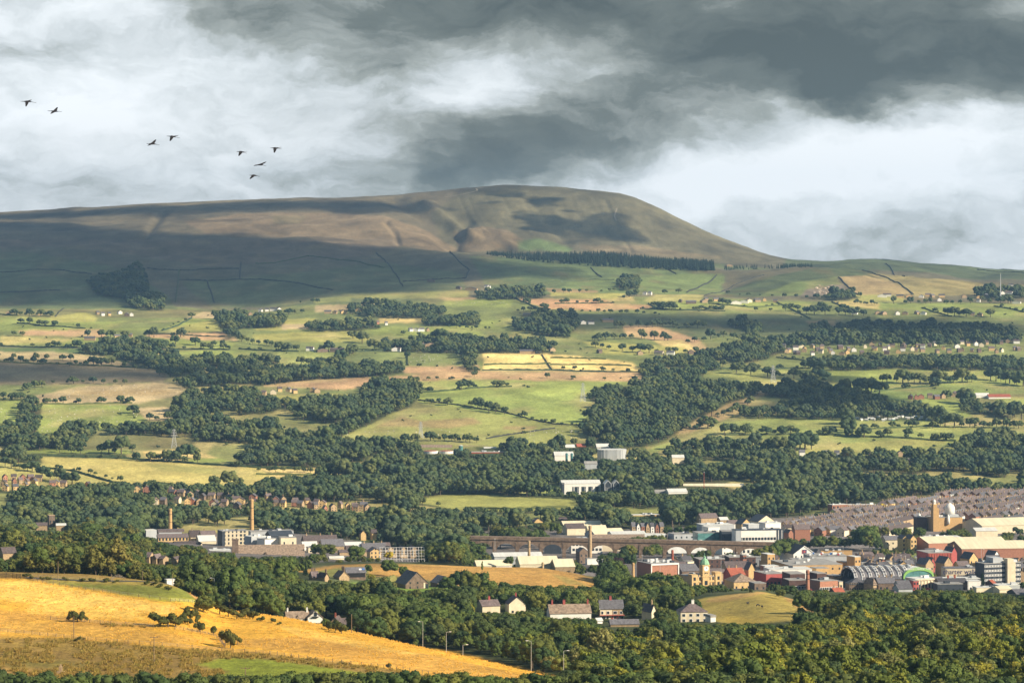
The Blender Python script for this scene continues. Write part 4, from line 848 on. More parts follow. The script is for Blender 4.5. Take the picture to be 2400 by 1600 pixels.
# ------------------------------------------------------------------ mill chimneys, each one a tapered stack
def stack(xc, yt, Y, wpx, label, m='stone', bands=True, yb=None):
    root, s = site('mill_chimney', label, 'chimney', xc, yb, Y, group='tall mill chimneys')
    z0 = root.location.z; ht = H - Y * (yt - YH) / F - z0; r0 = wpx * s / 2
    o = MB(); o.lathe(0, 0, [(r0 * 1.22, -1), (r0 * 1.1, ht * .3), (r0 * .98, ht * .7), (r0 * .9, ht - 2.2), (r0 * 1.02, ht - 2.0), (r0 * 1.02, ht - .6), (r0 * .86, ht - .4), (r0 * .86, ht)], 16); part('shaft', o, m, root, smooth=False)
    if bands:
        for f_ in (.55, .8):
            o = MB(); rr = r0 * (1.22 - .3 * f_) + .1; o.lathe(0, 0, [(rr, ht * f_), (rr, ht * f_ + .35)], 16); part('iron_band', o, 'dwood', root)
    VIS.append((xc - wpx, xc + wpx, yt, yt + (pyrow(z0, Y) - yt) * .9, Y)); FOOT.append((root.location.x, Y, 4))
stack(399, 1191, 2620, 8.5, 'tall buff brick chimney left of the cream flats, above the weaving mill', 'ochre')
stack(590, 1169, 2560, 9, 'tallest buff brick chimney rising behind the cream and grey flats', 'ochre')
stack(1383, 1231, 2440, 8, 'broad sooty stone chimney standing against the viaduct', 'stone', False)
stack(1240, 1266, 2250, 6.5, 'slim stone chimney above the crown of the golden hill', 'stone')
stack(1272, 1317, 2170, 6, 'short stub of a stone chimney beside the slim one', 'stone', False)
stack(1484, 1318, 2190, 6.5, 'short stout brick chimney left of the white-framed works', 'ochre', False)
stack(1576, 1288, 2230, 6, 'slim chimney with a blackened red top right of the white-framed works', 'rusty')
stack(1893, 1335, 2080, 8.5, 'round red brick chimney in front of the dark brick college', 'brick')

# ------------------------------------------------------------------ the railway viaduct
Yv = 2520
root = empty('railway_viaduct', (*at(1445, Yv)[:2], 0.0), 0, 'long sooty stone railway viaduct on tall round arches crossing the town', 'viaduct')
X0r = root.location.x; s = Yv / F
piers = [1046, 1102, 1159, 1212, 1268, 1322, 1382, 1441, 1501, 1557, 1614, 1669, 1728, 1785, 1842]
def vz(x): return H - Yv * (np.interp(x, [1046, 1500, 1842], [1254, 1263, 1271]) - YH) / F
px2 = lambda x: Yv * (x - CX) / F - X0r
wd = 8.0
for i, xp in enumerate(piers):
    zt = vz(xp); zg = float(gz(X0r + px2(xp), Yv)[0]) - 1.5; pw = 7.5 * s / 2; zs = zt - 33 * s
    o = MB(); vs = []
    for (z, k, dd) in ((zg, 1.25, 1.18), (zs, 1.0, 1.0), (zt - 12 * s, 1.0, 1.0)):
        for (a, b_) in ((-1, -1), (1, -1), (1, 1), (-1, 1)): vs.append((px2(xp) + a * pw * k, b_ * wd / 2 * dd, z))
    o.add(vs, [(3, 2, 1, 0), (8, 9, 10, 11)] + [(j * 4 + k, j * 4 + (k + 1) % 4, j * 4 + 4 + (k + 1) % 4, j * 4 + 4 + k) for j in range(2) for k in range(4)])
    o.box(px2(xp) - pw * 1.12, px2(xp) + pw * 1.12, -wd / 2 - .3, wd / 2 + .3, zs - .5, zs + .4)
    part('pier', o, 'vstone', root)
for i in range(len(piers) - 1):
    xa, xb = px2(piers[i]), px2(piers[i + 1]); pw = 7.5 * s / 2; xl, xr = xa + pw, xb - pw; r_ = (xr - xl) / 2; xm = (xl + xr) / 2
    zt0, zt1 = vz(piers[i]), vz(piers[i + 1]); zs = (zt0 + zt1) / 2 - 33 * s; sc = min(1.0, (33 * s - 5.5) / r_)
    o = MB(); n = 16; pts = [(xm - r_ * math.cos(math.pi * k / n), zs + r_ * sc * math.sin(math.pi * k / n)) for k in range(n + 1)]
    pts = [(xa, zs)] + pts + [(xb, zs)]
    vs, fs = [], []
    for (x_, z_) in pts:
        zt = zt0 + (zt1 - zt0) * (x_ - xa) / (xb - xa) - 2.6
        vs += [(x_, -wd / 2 + .3, z_), (x_, -wd / 2 + .3, zt), (x_, wd / 2 - .3, zt), (x_, wd / 2 - .3, z_)]
    for k in range(len(pts) - 1):
        for q in range(4): fs.append((k * 4 + q, k * 4 + 4 + q, k * 4 + 4 + (q + 1) % 4, k * 4 + (q + 1) % 4))
    o.add(vs, fs); part('arch', o, 'vstone', root)
vs, fs = [], []
for i, xp in enumerate(piers):
    zt = vz(xp); vs += [(px2(xp), -wd / 2 - .4, zt - 2.6), (px2(xp), -wd / 2 - .4, zt), (px2(xp), wd / 2 + .4, zt), (px2(xp), wd / 2 + .4, zt - 2.6)]
for i in range(len(piers) - 1):
    for q in range(4): fs.append((i * 4 + q, i * 4 + 4 + q, i * 4 + 4 + (q + 1) % 4, i * 4 + (q + 1) % 4))
o = MB(); o.add(vs, fs); part('parapet', o, 'vstone', root)
VIS.append((1100, 1790, 1254, 1292, Yv - 6))
for xp in range(1050, 1840, 12): FOOT.append((X0r + px2(xp), Yv, 9))

# ------------------------------------------------------------------ round the viaduct
def simple(rows):
    for (nm, cat, lab, xa, xb, ye, yr_, Yv, d_, rot, rf, wl, rmm, *ex) in rows:
        k = ex[0] if ex else {}
        bld(nm, lab, cat, xa, xb, ye, None, yr_, d_, rot, roof=rf, wall=wl, rm=rmm, Y=Yv, **k)
simple([
 ('works', 'works', 'long grey-walled shed with pale roof under the left arches', 1150, 1272, 1304, 1297, 2380, 18, 10, 'gable', 'grey', 'metal'),
 ('works', 'works', 'low white-roofed shed left of the slim chimney base', 1108, 1200, 1326, 1315, 2260, 16, 12, 'gable', 'white', 'croof'),
 ('warehouse', 'warehouse', 'big cream-roofed warehouse behind the crown of the golden hill', 1208, 1310, 1322, 1307, 2230, 26, 8, 'gable', 'cream', 'croof'),
 ('warehouse', 'warehouse', 'cream-roofed warehouse gable right of the slim chimney', 1290, 1348, 1328, 1313, 2215, 22, 10, 'gable', 'stone', 'croof'),
 ('office', 'office', 'white office with dark windows seen through the arches behind the stone chimney', 1335, 1412, 1266, None, 2600, 14, 6, 'flat', 'white', 'groof', dict(win=[('f', 3, 3, 2.2, 2.2, 3, 4.6, -.42, -.2), ('f', 3, 3, 2.2, 2.2, 3, 4.6, .2, .44)])),
 ('theatre', 'theatre', 'blank dark navy hall filling one arch of the viaduct', 1276, 1316, 1274, None, 2590, 20, 0, 'flat', 'dark', 'grey'),
 ('shed', 'shed', 'white-topped shed seen over the viaduct at its dark navy hall', 1282, 1316, 1266, None, 2650, 14, 10, 'flat', 'white', 'metal'),
 ('weighing_house', 'stone hut', 'small sooty stone hut with gable in front of the broad chimney', 1350, 1378, 1292, 1284, 2420, 9, 20, 'gable', 'dstone', 'bslate', dict(ridge='y')),
 ('shed', 'shed', 'white graffiti-covered hut at the foot of the broad stone chimney', 1372, 1402, 1309, None, 2400, 6, 15, 'flat', 'white', 'groof'),
 ('works', 'works', 'flat-roofed works with white frame and rooftop plant', 1496, 1592, 1322, None, 2200, 26, 22, 'flat', 'brick', 'groof', dict(win=[('r', 5, 1, 1.6, 1.8, 2, 0)])),
 ('warehouse', 'warehouse', 'brown-roofed buff warehouse beyond the viaduct, left', 1320, 1372, 1238, 1228, 2840, 16, 14, 'gable', 'cream', 'bslate'),
 ('warehouse', 'warehouse', 'long cream-roofed warehouse at the back beyond the viaduct', 1312, 1412, 1232, 1223, 2930, 24, 10, 'gable', 'cream', 'croof'),
 ('warehouse', 'warehouse', 'cream low warehouse right of the brown-roofed one', 1372, 1422, 1239, 1232, 2860, 14, 10, 'gable', 'cream', 'croof'),
 ('warehouse', 'warehouse', 'grey-ended warehouse with wide cream roof above the viaduct', 1372, 1470, 1256, 1242, 2720, 30, 20, 'gable', 'grey', 'croof'),
 ('warehouse', 'warehouse', 'pale warehouse with dark strip windows above the viaduct', 1425, 1515, 1252, 1247, 2700, 22, 10, 'gable', 'white', 'metal', dict(win=[('f', 2, 1, 9, 1.6, 2.5, 0, -.25, .25)])),
 ('warehouse', 'warehouse', 'low brown-fronted warehouse directly over the viaduct parapet', 1380, 1512, 1261, 1254, 2640, 16, 4, 'gable', 'cream', 'tile'),
 ('works', 'works', 'grey shallow-roofed works right of the low brown-fronted warehouse', 1510, 1566, 1261, 1252, 2680, 20, -12, 'gable', 'dark', 'metal'),
 ('college', 'college', 'pale grey flat college block beyond the viaduct', 1568, 1628, 1252, None, 2680, 18, 15, 'flat', 'grey', 'groof'),
 ('supermarket', 'shop', 'blue-roofed showroom seen through the arches', 1558, 1652, 1296, 1285, 2580, 26, 8, 'gable', 'dark', 'metal'),
 ('office', 'office', 'white office block seen through the arch behind the blue-roofed showroom', 1624, 1668, 1272, None, 2620, 16, 10, 'flat', 'white', 'groof', dict(win=[('f', 4, 2, 1.6, 2, 5, 4)])),
 ('office', 'office', 'white rendered block filling an arch right of centre', 1680, 1718, 1276, None, 2570, 16, 18, 'flat', 'white', 'groof'),
 ('pavilion', 'pavilion', 'pale green curved pavilion under the rightmost arches', 1734, 1780, 1280, 1274, 2575, 14, 8, 'gable', 'white', 'metal', dict(win=[('f', 4, 1, 2, 2.6, 2, 0)], ridge='y')),
 ('college', 'college', 'teal glass entrance wing at the left end of the white college', 1626, 1690, 1249, None, 2640, 18, 12, 'flat', 'bglass', 'groof'),
 ('college', 'college', 'grey tall hall behind the white box of the glass wing', 1636, 1722, 1231, None, 2800, 22, 14, 'flat', 'grey', 'metal'),
 ('college', 'college', 'white blank box on top of the teal glass wing', 1647, 1688, 1236, None, 2690, 14, 22, 'flat', 'white', 'metal'),
 ('college', 'college', 'dark glazed stair block joining the two college wings', 1688, 1722, 1245, None, 2630, 14, 6, 'flat', 'dark', 'groof'),
 ('college', 'college', 'grey rooftop plant room behind the white college', 1742, 1780, 1229, None, 2720, 12, 24, 'flat', 'grey', 'metal'),
 ('college', 'college', 'white slanted rooftop box behind the white college', 1780, 1832, 1226, None, 2740, 14, 24, 'flat', 'white', 'metal'),
 ('chapel', 'chapel', 'black-roofed chapel with buff gable left of the bigger chapel', 1726, 1762, 1228, 1216, 2860, 14, 22, 'gable', 'gold', 'dark', dict(ridge='y')),
 ('chapel', 'chapel', 'large black-roofed chapel with cream pinnacled gable', 1758, 1818, 1222, 1208, 2920, 20, 24, 'gable', 'cream', 'dark', dict(ridge='y')),
 ('school', 'school', 'brown-roofed house with pale gables among trees above the college', 1634, 1684, 1214, 1204, 2980, 12, 20, 'gable', 'stone', 'bslate'),
 ('school', 'school', 'white-roofed hall right of the brown-roofed house', 1682, 1708, 1218, 1212, 2970, 10, 16, 'gable', 'stone', 'metal'),
 ('house', 'house', 'brown-roofed house left of the black chapels', 1704, 1730, 1227, 1219, 2900, 9, 10, 'gable', 'white', 'bslate'),
 ('flats', 'flats', 'ochre block of flats half lost in trees at the wood edge', 1478, 1548, 1207, None, 3090, 10, 16, 'flat', 'ochre', 'metal'),
])
for k in range(7):
    bld('house', f'dark-gabled terraced house among trees above the warehouses, {ordn(k)} from left', 'house', 1478 + k * 11, 1490 + k * 11, 1233 + (k % 2), None, 1224 + (k % 3), 9, 10, ridge='y' if k % 2 else 'x', wall=['stone', 'white', 'brick'][k % 3], rm='slate', Y=2890, group='houses above the warehouses', win=[('f', 1, 2, 1, 1.3, 1, 2.6)])
for k, (xa, xb, ye, yr_) in enumerate(((812, 836, 1285, 1276), (840, 858, 1250, 1243), (866, 884, 1249, 1241), (1246, 1272, 1222, 1215), (1306, 1330, 1218, 1213))):
    bld('house', ['buff house end among trees left of the slate terrace', 'buff gabled house lost in the wood over the slate terrace', 'buff gabled house just right of the other in the wood', 'pale-roofed house in trees left of the far warehouses', 'cream low house in trees over the far warehouses'][k], 'house', xa, xb, ye, None, yr_, 9, 15, wall='gold', rm='bslate', Y=[2520, 2720, 2730, 2960, 2980][k], ridge='y' if k % 2 else 'x')
# the white college with its two rows of windows
b = bld('college', 'long white college with two rows of square windows and dark right end', 'college', 1718, 1838, 1243, None, None, 16, 9, roof='flat', wall='white', rm='dark', Y=2610, win=[('f', 13, 2, 2.3, 2.5, 6.9, 4.5, -.4, .38)])
w, d, h, rh = dims(b)
o = MB(); o.box(w / 2 - 6.5, w / 2 + .12, -d / 2 - .14, d / 2 + .1, 0, h + .3); part('end_wing', o, 'dark', b)
for k in range(2):
    o = MB(); o.box(w / 2 - 5 + k * 3.2, w / 2 - 4.5 + k * 3.2, -d / 2 - .3, -d / 2 - .1, 0, h); part('fin', o, 'frame', b)
o = MB(); o.box(-w / 2 - .1, -w / 2 + 5, -d / 2 - .12, -d / 2 + 2, 0, h); part('grey_bay', o, 'grey', b)
# rooftop plant and white frame of the works
for nm_ in [o for o in bpy.data.objects if o.get('label') == 'flat-roofed works with white frame and rooftop plant']:
    w, d, h, rh = dims(nm_); 
    for k in range(9):
        o = MB(); x_ = random.uniform(-w * .4, w * .4); y_ = random.uniform(-d * .4, d * .4); o.box(x_ - 1, x_ + 1, y_ - .8, y_ + .8, h + .4, h + 1.6 + random.random() * 1.2); part('roof_plant', o, 'steel', nm_)
    o = MB(); o.box(-w / 2 - .2, w / 2 + .2, -d / 2 - .5, -d / 2 - .2, h - .8, h + .4); o.box(-w / 2 - .2, -w / 2 + .6, -d / 2 - .5, -d / 2 - .2, 0, h); o.box(w / 2 - .6, w / 2 + .2, -d / 2 - .5, -d / 2 - .2, 0, h); part('white_frame', o, 'frame', nm_)

# ------------------------------------------------------------------ the town centre
b = bld('town_hall', 'honey stone town hall with green-domed clock tower', 'town hall', 1598, 1692, 1352, None, None, 20, 22, roof='flat', wall='gold', rm='groof', Y=2150, win=[('f', 9, 2, 1.3, 2.4, 1.4, 4.2), ('r', 5, 2, 1.3, 2.4, 1.4, 4.2)])
w, d, h, rh = dims(b)
o = MB(); o.box(-w / 2 - .3, w / 2 + .3, -d / 2 - .4, d / 2, h * .52, h * .52 + .5); part('string_course', o, 'gold', b)
o = MB()
for k in range(13): x_ = -w / 2 + (k + .5) * w / 13; o.box(x_ - .5, x_ + .5, -d / 2 - .05, -d / 2 + .4, h + .4, h + 1.3)
part('balustrade', o, 'gold', b)
for (u_, ww, hh_) in ((.40, 5.0, 2.6), (-.42, 4.4, 1.4)):
    o = MB(); o.box(u_ * w - ww / 2, u_ * w + ww / 2, -d / 2 - .7, -d / 2 + 6, 0, h + hh_); o.box(u_ * w - ww / 2 - .2, u_ * w + ww / 2 + .2, -d / 2 - .9, -d / 2 + 6.2, h + hh_, h + hh_ + .5); p_ = part('end_pavilion', o, 'gold', b)
    for r_ in range(2): window(b, u_ * w, -d / 2 - .72, 1.6 + r_ * (h * .5), 1.8, 2.5, 'f', 'dark')
s = 2150 / F; tx, tw = -.04 * w, 5.6; ztop = H - 2150 * (1331 - YH) / F - b.location.z
o = MB(); o.box(tx - tw / 2, tx + tw / 2, -d / 2 - 1.4, -d / 2 + tw - 1.4, 0, ztop + 2.0); o.box(tx - tw / 2 - .35, tx + tw / 2 + .35, -d / 2 - 1.75, -d / 2 + tw - 1.05, ztop - 3.4, ztop - 2.9); o.box(tx - tw / 2 - .4, tx + tw / 2 + .4, -d / 2 - 1.8, -d / 2 + tw - 1, ztop + 1.6, ztop + 2.2)
o.prism([(tx - tw / 2 - 1.2, h), (tx + tw / 2 + 1.2, h), (tx, h + 2.8)], -d / 2 - 1.7, -d / 2 - .9); tower = part('clock_tower', o, 'gold', b)
cy0 = -d / 2 - 1.4 + tw / 2
o = MB(); o.lathe(tx, cy0, [(3.6, ztop + 2.2), (3.5, ztop + 3.2), (2.6, ztop + 5.4), (1.4, ztop + 6.6), (.9, ztop + 7.0), (.9, ztop + 8.2), (.25, ztop + 8.6), (.12, ztop + 11.0)], 8); dome = part('dome', o, 'copper', tower)
for face, (dx, dy, rz_) in dict(f=(0, -tw / 2, 0), r=(tw / 2, 0, math.pi / 2)).items():
    fm = MB(); ring = [(2.0 * math.cos(2 * math.pi * k / 20), 2.0 * math.sin(2 * math.pi * k / 20)) for k in range(20)]; fm.prism([(x_, z_) for x_, z_ in ring], -.14, 0)
    o = part('clock_face', fm, 'frame', tower); o.location = (tx + dx, cy0 + dy - (.02 if face == 'f' else 0), ztop - .4); o.rotation_euler = (0, 0, rz_)
    if face == 'r': o.location.x += .02
    hm = MB(); hm.box(-.12, .12, -.24, -.15, -.2, 1.5); hm.box(-.2, 1.0, -.24, -.15, -.12, .12); h_ = hm.build('clock_hands', M['black'], tower); h_.location = o.location; h_.rotation_euler = o.rotation_euler
for r_ in range(2): window(b, tx, -d / 2 - 1.42, 2.2 + r_ * 6, 2.4, 3.2, 'f', 'dark')
VIS.append((1625, 1648, 1312, 1372, 2145))
simple([
 ('hall', 'hall', 'grey-roofed hall behind the town hall clock tower', 1580, 1640, 1338, 1324, 2240, 18, 20, 'gable', 'dstone', 'slate'),
 ('hall', 'hall', 'low buff hall right behind the town hall', 1650, 1704, 1343, 1336, 2230, 14, 16, 'gable', 'stone', 'bslate'),
 ('hall', 'hall', 'brown hip-roofed market building behind the red gables', 1694, 1760, 1332, 1318, 2290, 20, 10, 'gable', 'stone', 'bslate'),
 ('college', 'college', 'long dark brick block with flat roof behind the town hall', 1628, 1700, 1311, None, 2380, 18, 12, 'flat', 'dbrick', 'groof'),
 ('college', 'college', 'dark brick block with a taller stair end right of the long one', 1702, 1772, 1306, None, 2390, 18, 8, 'flat', 'dbrick', 'groof'),
 ('tower_block', 'tower', 'square orange brick stair end on the dark brick block', 1738, 1747, 1301, None, 2375, 7, 18, 'flat', 'brick', 'groof'),
 ('inn', 'inn', 'dark red double-gabled inn right of the town hall', 1698, 1748, 1347, 1333, 2190, 14, 20, 'gable', 'red', 'rusty', dict(chim=[(-.8,), (.3,)])),
 ('hall', 'hall', 'honey stone gabled front with little spire beside the red inn', 1746, 1770, 1334, 1318, 2200, 9, 18, 'gable', 'gold', 'slate', dict(ridge='y', win=[('f', 2, 1, 1, 2, 3, 0)])),
 ('chapel', 'chapel', 'broad olive-grey hip roof over buff walls right of the town hall', 1703, 1776, 1364, 1347, 2130, 22, 14, 'hip', 'gold', 'tile'),
 ('theatre', 'theatre', 'flat-roofed bright red building with small dark windows', 1772, 1840, 1345, None, 2160, 22, 20, 'flat', 'red', 'groof', dict(win=[('f', 5, 1, 1.6, 2.2, 2.4, 0)])),
 ('annexe', 'annexe', 'grey low stone annexe in front of the olive-grey hip roof', 1758, 1796, 1367, None, 2100, 12, 16, 'flat', 'dstone', 'groof'),
 ('college', 'college', 'dark brick college range with red window strip, left of the round chimney', 1838, 1888, 1345, None, 2140, 18, 14, 'flat', 'dbrick', 'groof', dict(win=[('f', 3, 1, 5, 1.6, 5.6, 0)])),
 ('college', 'college', 'dark brick college range with red end, right of the round chimney', 1896, 1938, 1344, None, 2150, 16, 22, 'flat', 'dbrick', 'groof', dict(win=[('r', 4, 1, 1.4, 1.6, 4, 0)])),
 ('college', 'college', 'low college front with ribbon of white windows left of the round chimney', 1840, 1892, 1360, None, 2105, 14, 12, 'flat', 'dbrick', 'groof', dict(win=[('f', 6, 1, 1.9, 1.8, 1.8, 0)], style='white')),
 ('college', 'college', 'low college front with long ribbon window right of the round chimney', 1902, 1966, 1362, None, 2090, 14, 26, 'flat', 'brick', 'groof', dict(win=[('f', 8, 1, 1.6, 1.9, 1.5, 0)], style='white')),
 ('shopping_centre', 'shopping centre', 'ochre brick square tower at the left end of the shopping centre', 1786, 1817, 1299, None, 2340, 12, 22, 'flat', 'ochre', 'metal'),
 ('shopping_centre', 'shopping centre', 'wide ochre shopping centre with flat brown roof deck', 1818, 1978, 1325, None, 2290, 44, 14, 'flat', 'ochre', 'groof'),
 ('shopping_centre', 'shopping centre', 'long low ochre range behind the roof deck', 1852, 1922, 1312, None, 2390, 16, 12, 'flat', 'ochre', 'groof'),
 ('shopping_centre', 'shopping centre', 'ochre brick stair tower at the right end of the roof deck', 1988, 2018, 1305, None, 2310, 12, 26, 'flat', 'ochre', 'metal'),
 ('shopping_centre', 'shopping centre', 'ochre block beside the right stair tower', 1964, 1990, 1317, None, 2320, 12, 20, 'flat', 'ochre', 'groof'),
 ('shopping_centre', 'shopping centre', 'pale flat roofs with plant behind the red building', 1795, 1905, 1335, None, 2220, 20, 10, 'flat', 'white', 'metal'),
 ('shopping_centre', 'shopping centre', 'pink brick rooftop rooms above the bright red building', 1784, 1826, 1327, None, 2240, 10, 18, 'flat', 'brick', 'metal'),
 ('shopping_centre', 'shopping centre', 'ochre parapet block right of the pale flat roofs', 1902, 1944, 1332, None, 2235, 12, 18, 'flat', 'ochre', 'groof'),
 ('car_park', 'car park', 'grey deck with white cars behind the ochre centre', 1890, 1988, 1304, None, 2420, 26, 6, 'flat', 'grey', 'groof'),
 ('supermarket', 'supermarket', 'wide grey-roofed supermarket with white gable and square sign', 1834, 1912, 1298, 1279, 2460, 34, 16, 'gable', 'white', 'slate', dict(ridge='y')),
 ('supermarket', 'supermarket', 'small grey hip roof right of the supermarket gable', 1906, 1928, 1296, 1287, 2470, 14, 10, 'hip', 'white', 'slate'),
 ('retaining_wall', 'wall', 'long sunlit ochre wall under trees right of the supermarket', 1924, 1998, 1291, None, 2480, 2, 4, 'flat', 'ochre', 'ochre'),
 ('hotel', 'hotel', 'tall sooty hotel with mansard roof and dormers', 1986, 2034, 1369, 1355, 2110, 14, 6, 'hip', 'dstone', 'slate', dict(win=[('f', 8, 2, .9, 1.7, 1.2, 3.4)], style='stone')),
 ('hotel', 'hotel', 'buff end pavilion with pale pyramid roof right of the mansard hotel', 2030, 2054, 1370, 1355, 2100, 12, 28, 'hip', 'stone', 'tile', dict(win=[('f', 2, 2, 1, 1.7, 1.2, 3.2)])),
 ('shop_row', 'shops', 'buff upper storeys with many small windows left of the market arches', 1938, 1978, 1350, None, 2170, 12, 24, 'flat', 'stone', 'groof', dict(win=[('f', 6, 2, .8, 1.3, 3, 2.4)])),
 ('shop_row', 'shops', 'cream corner shop below the buff upper storeys', 1956, 1976, 1363, None, 2110, 9, 22, 'flat', 'cream', 'groof', dict(win=[('f', 1, 1, 1.4, 1.6, 3, 0)])),
 ('shop_row', 'shops', 'rusty tiled roofs with chimneys at the wood edge', 1944, 1984, 1392, 1379, 2040, 12, 24, 'gable', 'brick', 'rusty', dict(chim=[(-.6,), (.6,)])),
 ('shop_row', 'shops', 'grey slate shop roofs right of the hotel, front row', 2054, 2100, 1366, 1355, 2120, 14, 6, 'gable', 'dstone', 'slate', dict(chim=[(-.7,), (.2,), (.8,)])),
 ('shop_row', 'shops', 'grey slate shop roofs right of the hotel, back row', 2050, 2110, 1357, 1352, 2150, 12, 6, 'gable', 'dstone', 'slate', dict(chim=[(-.3,), (.5,)])),
 ('shop_row', 'shops', 'dark slate shop roofs in front of the white colonnade', 2100, 2136, 1372, 1362, 2100, 12, 10, 'gable', 'grey', 'slate'),
 ('shop_row', 'shops', 'red-fronted shop in front of the colonnade', 2134, 2154, 1361, None, 2105, 8, 16, 'flat', 'red', 'groof'),
 ('warehouse', 'warehouse', 'grey barrel-roofed store below the slate shop roofs', 2098, 2140, 1380, 1371, 2060, 12, 12, 'gable', 'grey', 'slate'),
 ('house', 'house', 'brown hipped cottage roof at the wood edge under the barrel store', 2082, 2110, 1394, 1384, 2010, 9, 20, 'hip', 'gold', 'bslate'),
 ('theatre', 'theatre', 'big red brick theatre with pilasters and flat parapet', 2158, 2234, 1296, None, 2400, 26, 14, 'flat', 'red', 'groof'),
 ('theatre', 'theatre', 'red brick gable at the right end of the theatre', 2216, 2244, 1294, 1282, 2430, 12, 26, 'gable', 'red', 'slate', dict(ridge='y', chim=[(-.8,)])),
 ('theatre', 'theatre', 'red gabled wing with stone flank above the theatre parapet', 2164, 2200, 1294, 1286, 2450, 12, 20, 'gable', 'red', 'slate'),
 ('house', 'house', 'buff stone house with slate roof beside the market arch, left', 2152, 2190, 1322, 1309, 2290, 12, 30, 'gable', 'stone', 'slate', dict(ridge='y')),
 ('house', 'house', 'red gabled house behind the left stone house', 2170, 2192, 1318, 1306, 2320, 9, 28, 'gable', 'red', 'slate', dict(ridge='y')),
 ('house', 'house', 'buff stone house with four windows below the theatre', 2197, 2234, 1319, 1305, 2290, 12, 28, 'gable', 'stone', 'slate', dict(ridge='y', win=[('f', 2, 2, 1.1, 1.5, 1.5, 3)])),
 ('house', 'house', 'orange-gabled stone house right of the theatre', 2255, 2294, 1309, 1295, 2340, 12, 30, 'gable', 'gold', 'slate', dict(ridge='y')),
 ('house', 'house', 'low buff house with white gable edges below the orange-gabled house', 2238, 2274, 1325, 1316, 2290, 9, 20, 'gable', 'gold', 'bslate'),
 ('house', 'house', 'white gabled house above the office tower', 2314, 2344, 1302, 1291, 2360, 11, 30, 'gable', 'white', 'slate', dict(ridge='y')),
 ('house', 'house', 'dark brown roof between the white house and the office tower', 2310, 2346, 1309, 1302, 2330, 9, 12, 'gable', 'dstone', 'slate'),
 ('retail_unit', 'retail shed', 'retail shed with cream roof and orange brick front, left of the pair', 2148, 2256, 1273, 1262, 2620, 40, 16, 'gable', 'brick', 'croof', dict(win=[('f', 4, 1, 9, 3, 1, 0)])),
 ('retail_unit', 'retail shed', 'retail shed with cream roof behind the front one', 2230, 2364, 1274, 1263, 2640, 40, 8, 'gable', 'brick', 'croof'),
 ('retail_unit', 'retail shed', 'front retail shed with long cream roof and dark shop fronts', 2238, 2420, 1286, 1273, 2520, 44, 8, 'gable', 'brick', 'croof', dict(win=[('f', 6, 1, 9, 3.4, 1, 0)])),
 ('retail_unit', 'retail shed', 'white-fasciaed brick unit behind the retail sheds', 2168, 2254, 1259, None, 2740, 16, 6, 'flat', 'brick', 'metal', dict(win=[('f', 3, 1, 4, 2.4, 1.5, 0)])),
 ('mill', 'mill', 'yellow rendered mill with slate roof under the trees', 2068, 2112, 1265, 1257, 2660, 14, 12, 'gable', 'cream', 'slate'),
 ('mill', 'mill', 'honey stone mill gable with tall windows, left of two', 2108, 2130, 1262, 1255, 2640, 14, 12, 'gable', 'gold', 'slate', dict(ridge='y', win=[('f', 2, 3, 1.3, 2, 2, 3.8)])),
 ('mill', 'mill', 'honey stone mill gable with tall windows, right of two', 2127, 2149, 1262, 1254, 2630, 14, 12, 'gable', 'gold', 'slate', dict(ridge='y', win=[('f', 2, 3, 1.3, 2, 2, 3.8)])),
 ('warehouse', 'warehouse', 'huge white-roofed warehouse below the terraces at the right edge', 2272, 2430, 1232, 1219, 2880, 46, 16, 'gable', 'cream', 'croof'),
 ('warehouse', 'warehouse', 'pale low warehouse strip in front of the huge white roof', 2280, 2340, 1244, 1238, 2800, 18, 10, 'gable', 'cream', 'metal'),
 ('school', 'school', 'orange brick school with sign and dark windows at the wood foot', 1942, 1990, 1183, None, 3180, 10, 24, 'flat', 'brick', 'metal', dict(win=[('f', 2, 2, 2, 2.4, 2, 4, -.4, -.15)])),
 ('school', 'school', 'long orange brick school wing right of the sign', 1984, 2054, 1183, None, 3200, 10, 8, 'flat', 'brick', 'metal', dict(win=[('f', 6, 1, 3, 2.6, 4, 0)])),
 ('clinic', 'clinic', 'low white-roofed clinic with dark gables under the terraces', 1920, 1998, 1241, 1234, 2860, 14, 8, 'gable', 'white', 'slate'),
 ('house', 'house', 'cream terraced end left of the sunken road', 1836, 1862, 1236, 1229, 2800, 9, 12, 'gable', 'cream', 'bslate', dict(chim=[(-.5,), (.6,)], win=[('f', 2, 1, 1, 1.5, 3, 0)])),
 ('house', 'house', 'orange brick gable beside the white college end', 1838, 1860, 1248, 1241, 2720, 9, 28, 'gable', 'brick', 'bslate', dict(ridge='y')),
 ('house', 'house', 'brown-roofed cream house right of the cream terraced end', 1858, 1900, 1240, 1229, 2790, 10, 12, 'gable', 'brick', 'bslate', dict(chim=[(-.5,), (.6,)])),
 ('shopping_centre', 'shopping centre', 'blue-grey shop block under the wall sign', 2210, 2300, 1357, None, 2160, 14, 8, 'flat', 'dark', 'metal'),
 ('shop_row', 'shops', 'brown slate roof with red chimneys before the office tower', 2196, 2268, 1365, 1357, 2110, 14, 6, 'gable', 'dstone', 'slate', dict(chim=[(-.2, 1.4, 2), (.3, 1.4, 2.4)], cm='rusty')),
 ('shop_row', 'shops', 'long dark flat-roofed store under the brown slate roof', 2192, 2258, 1369, None, 2080, 12, 8, 'flat', 'dark', 'groof'),
 ('shop_row', 'shops', 'pale low shop range right of the red chimneys', 2264, 2300, 1362, None, 2110, 10, 8, 'flat', 'white', 'metal'),
 ('annexe', 'annexe', 'sloping dark red roof at the foot of the office tower', 2314, 2336, 1368, 1360, 2100, 9, 30, 'gable', 'dbrick', 'rusty'),
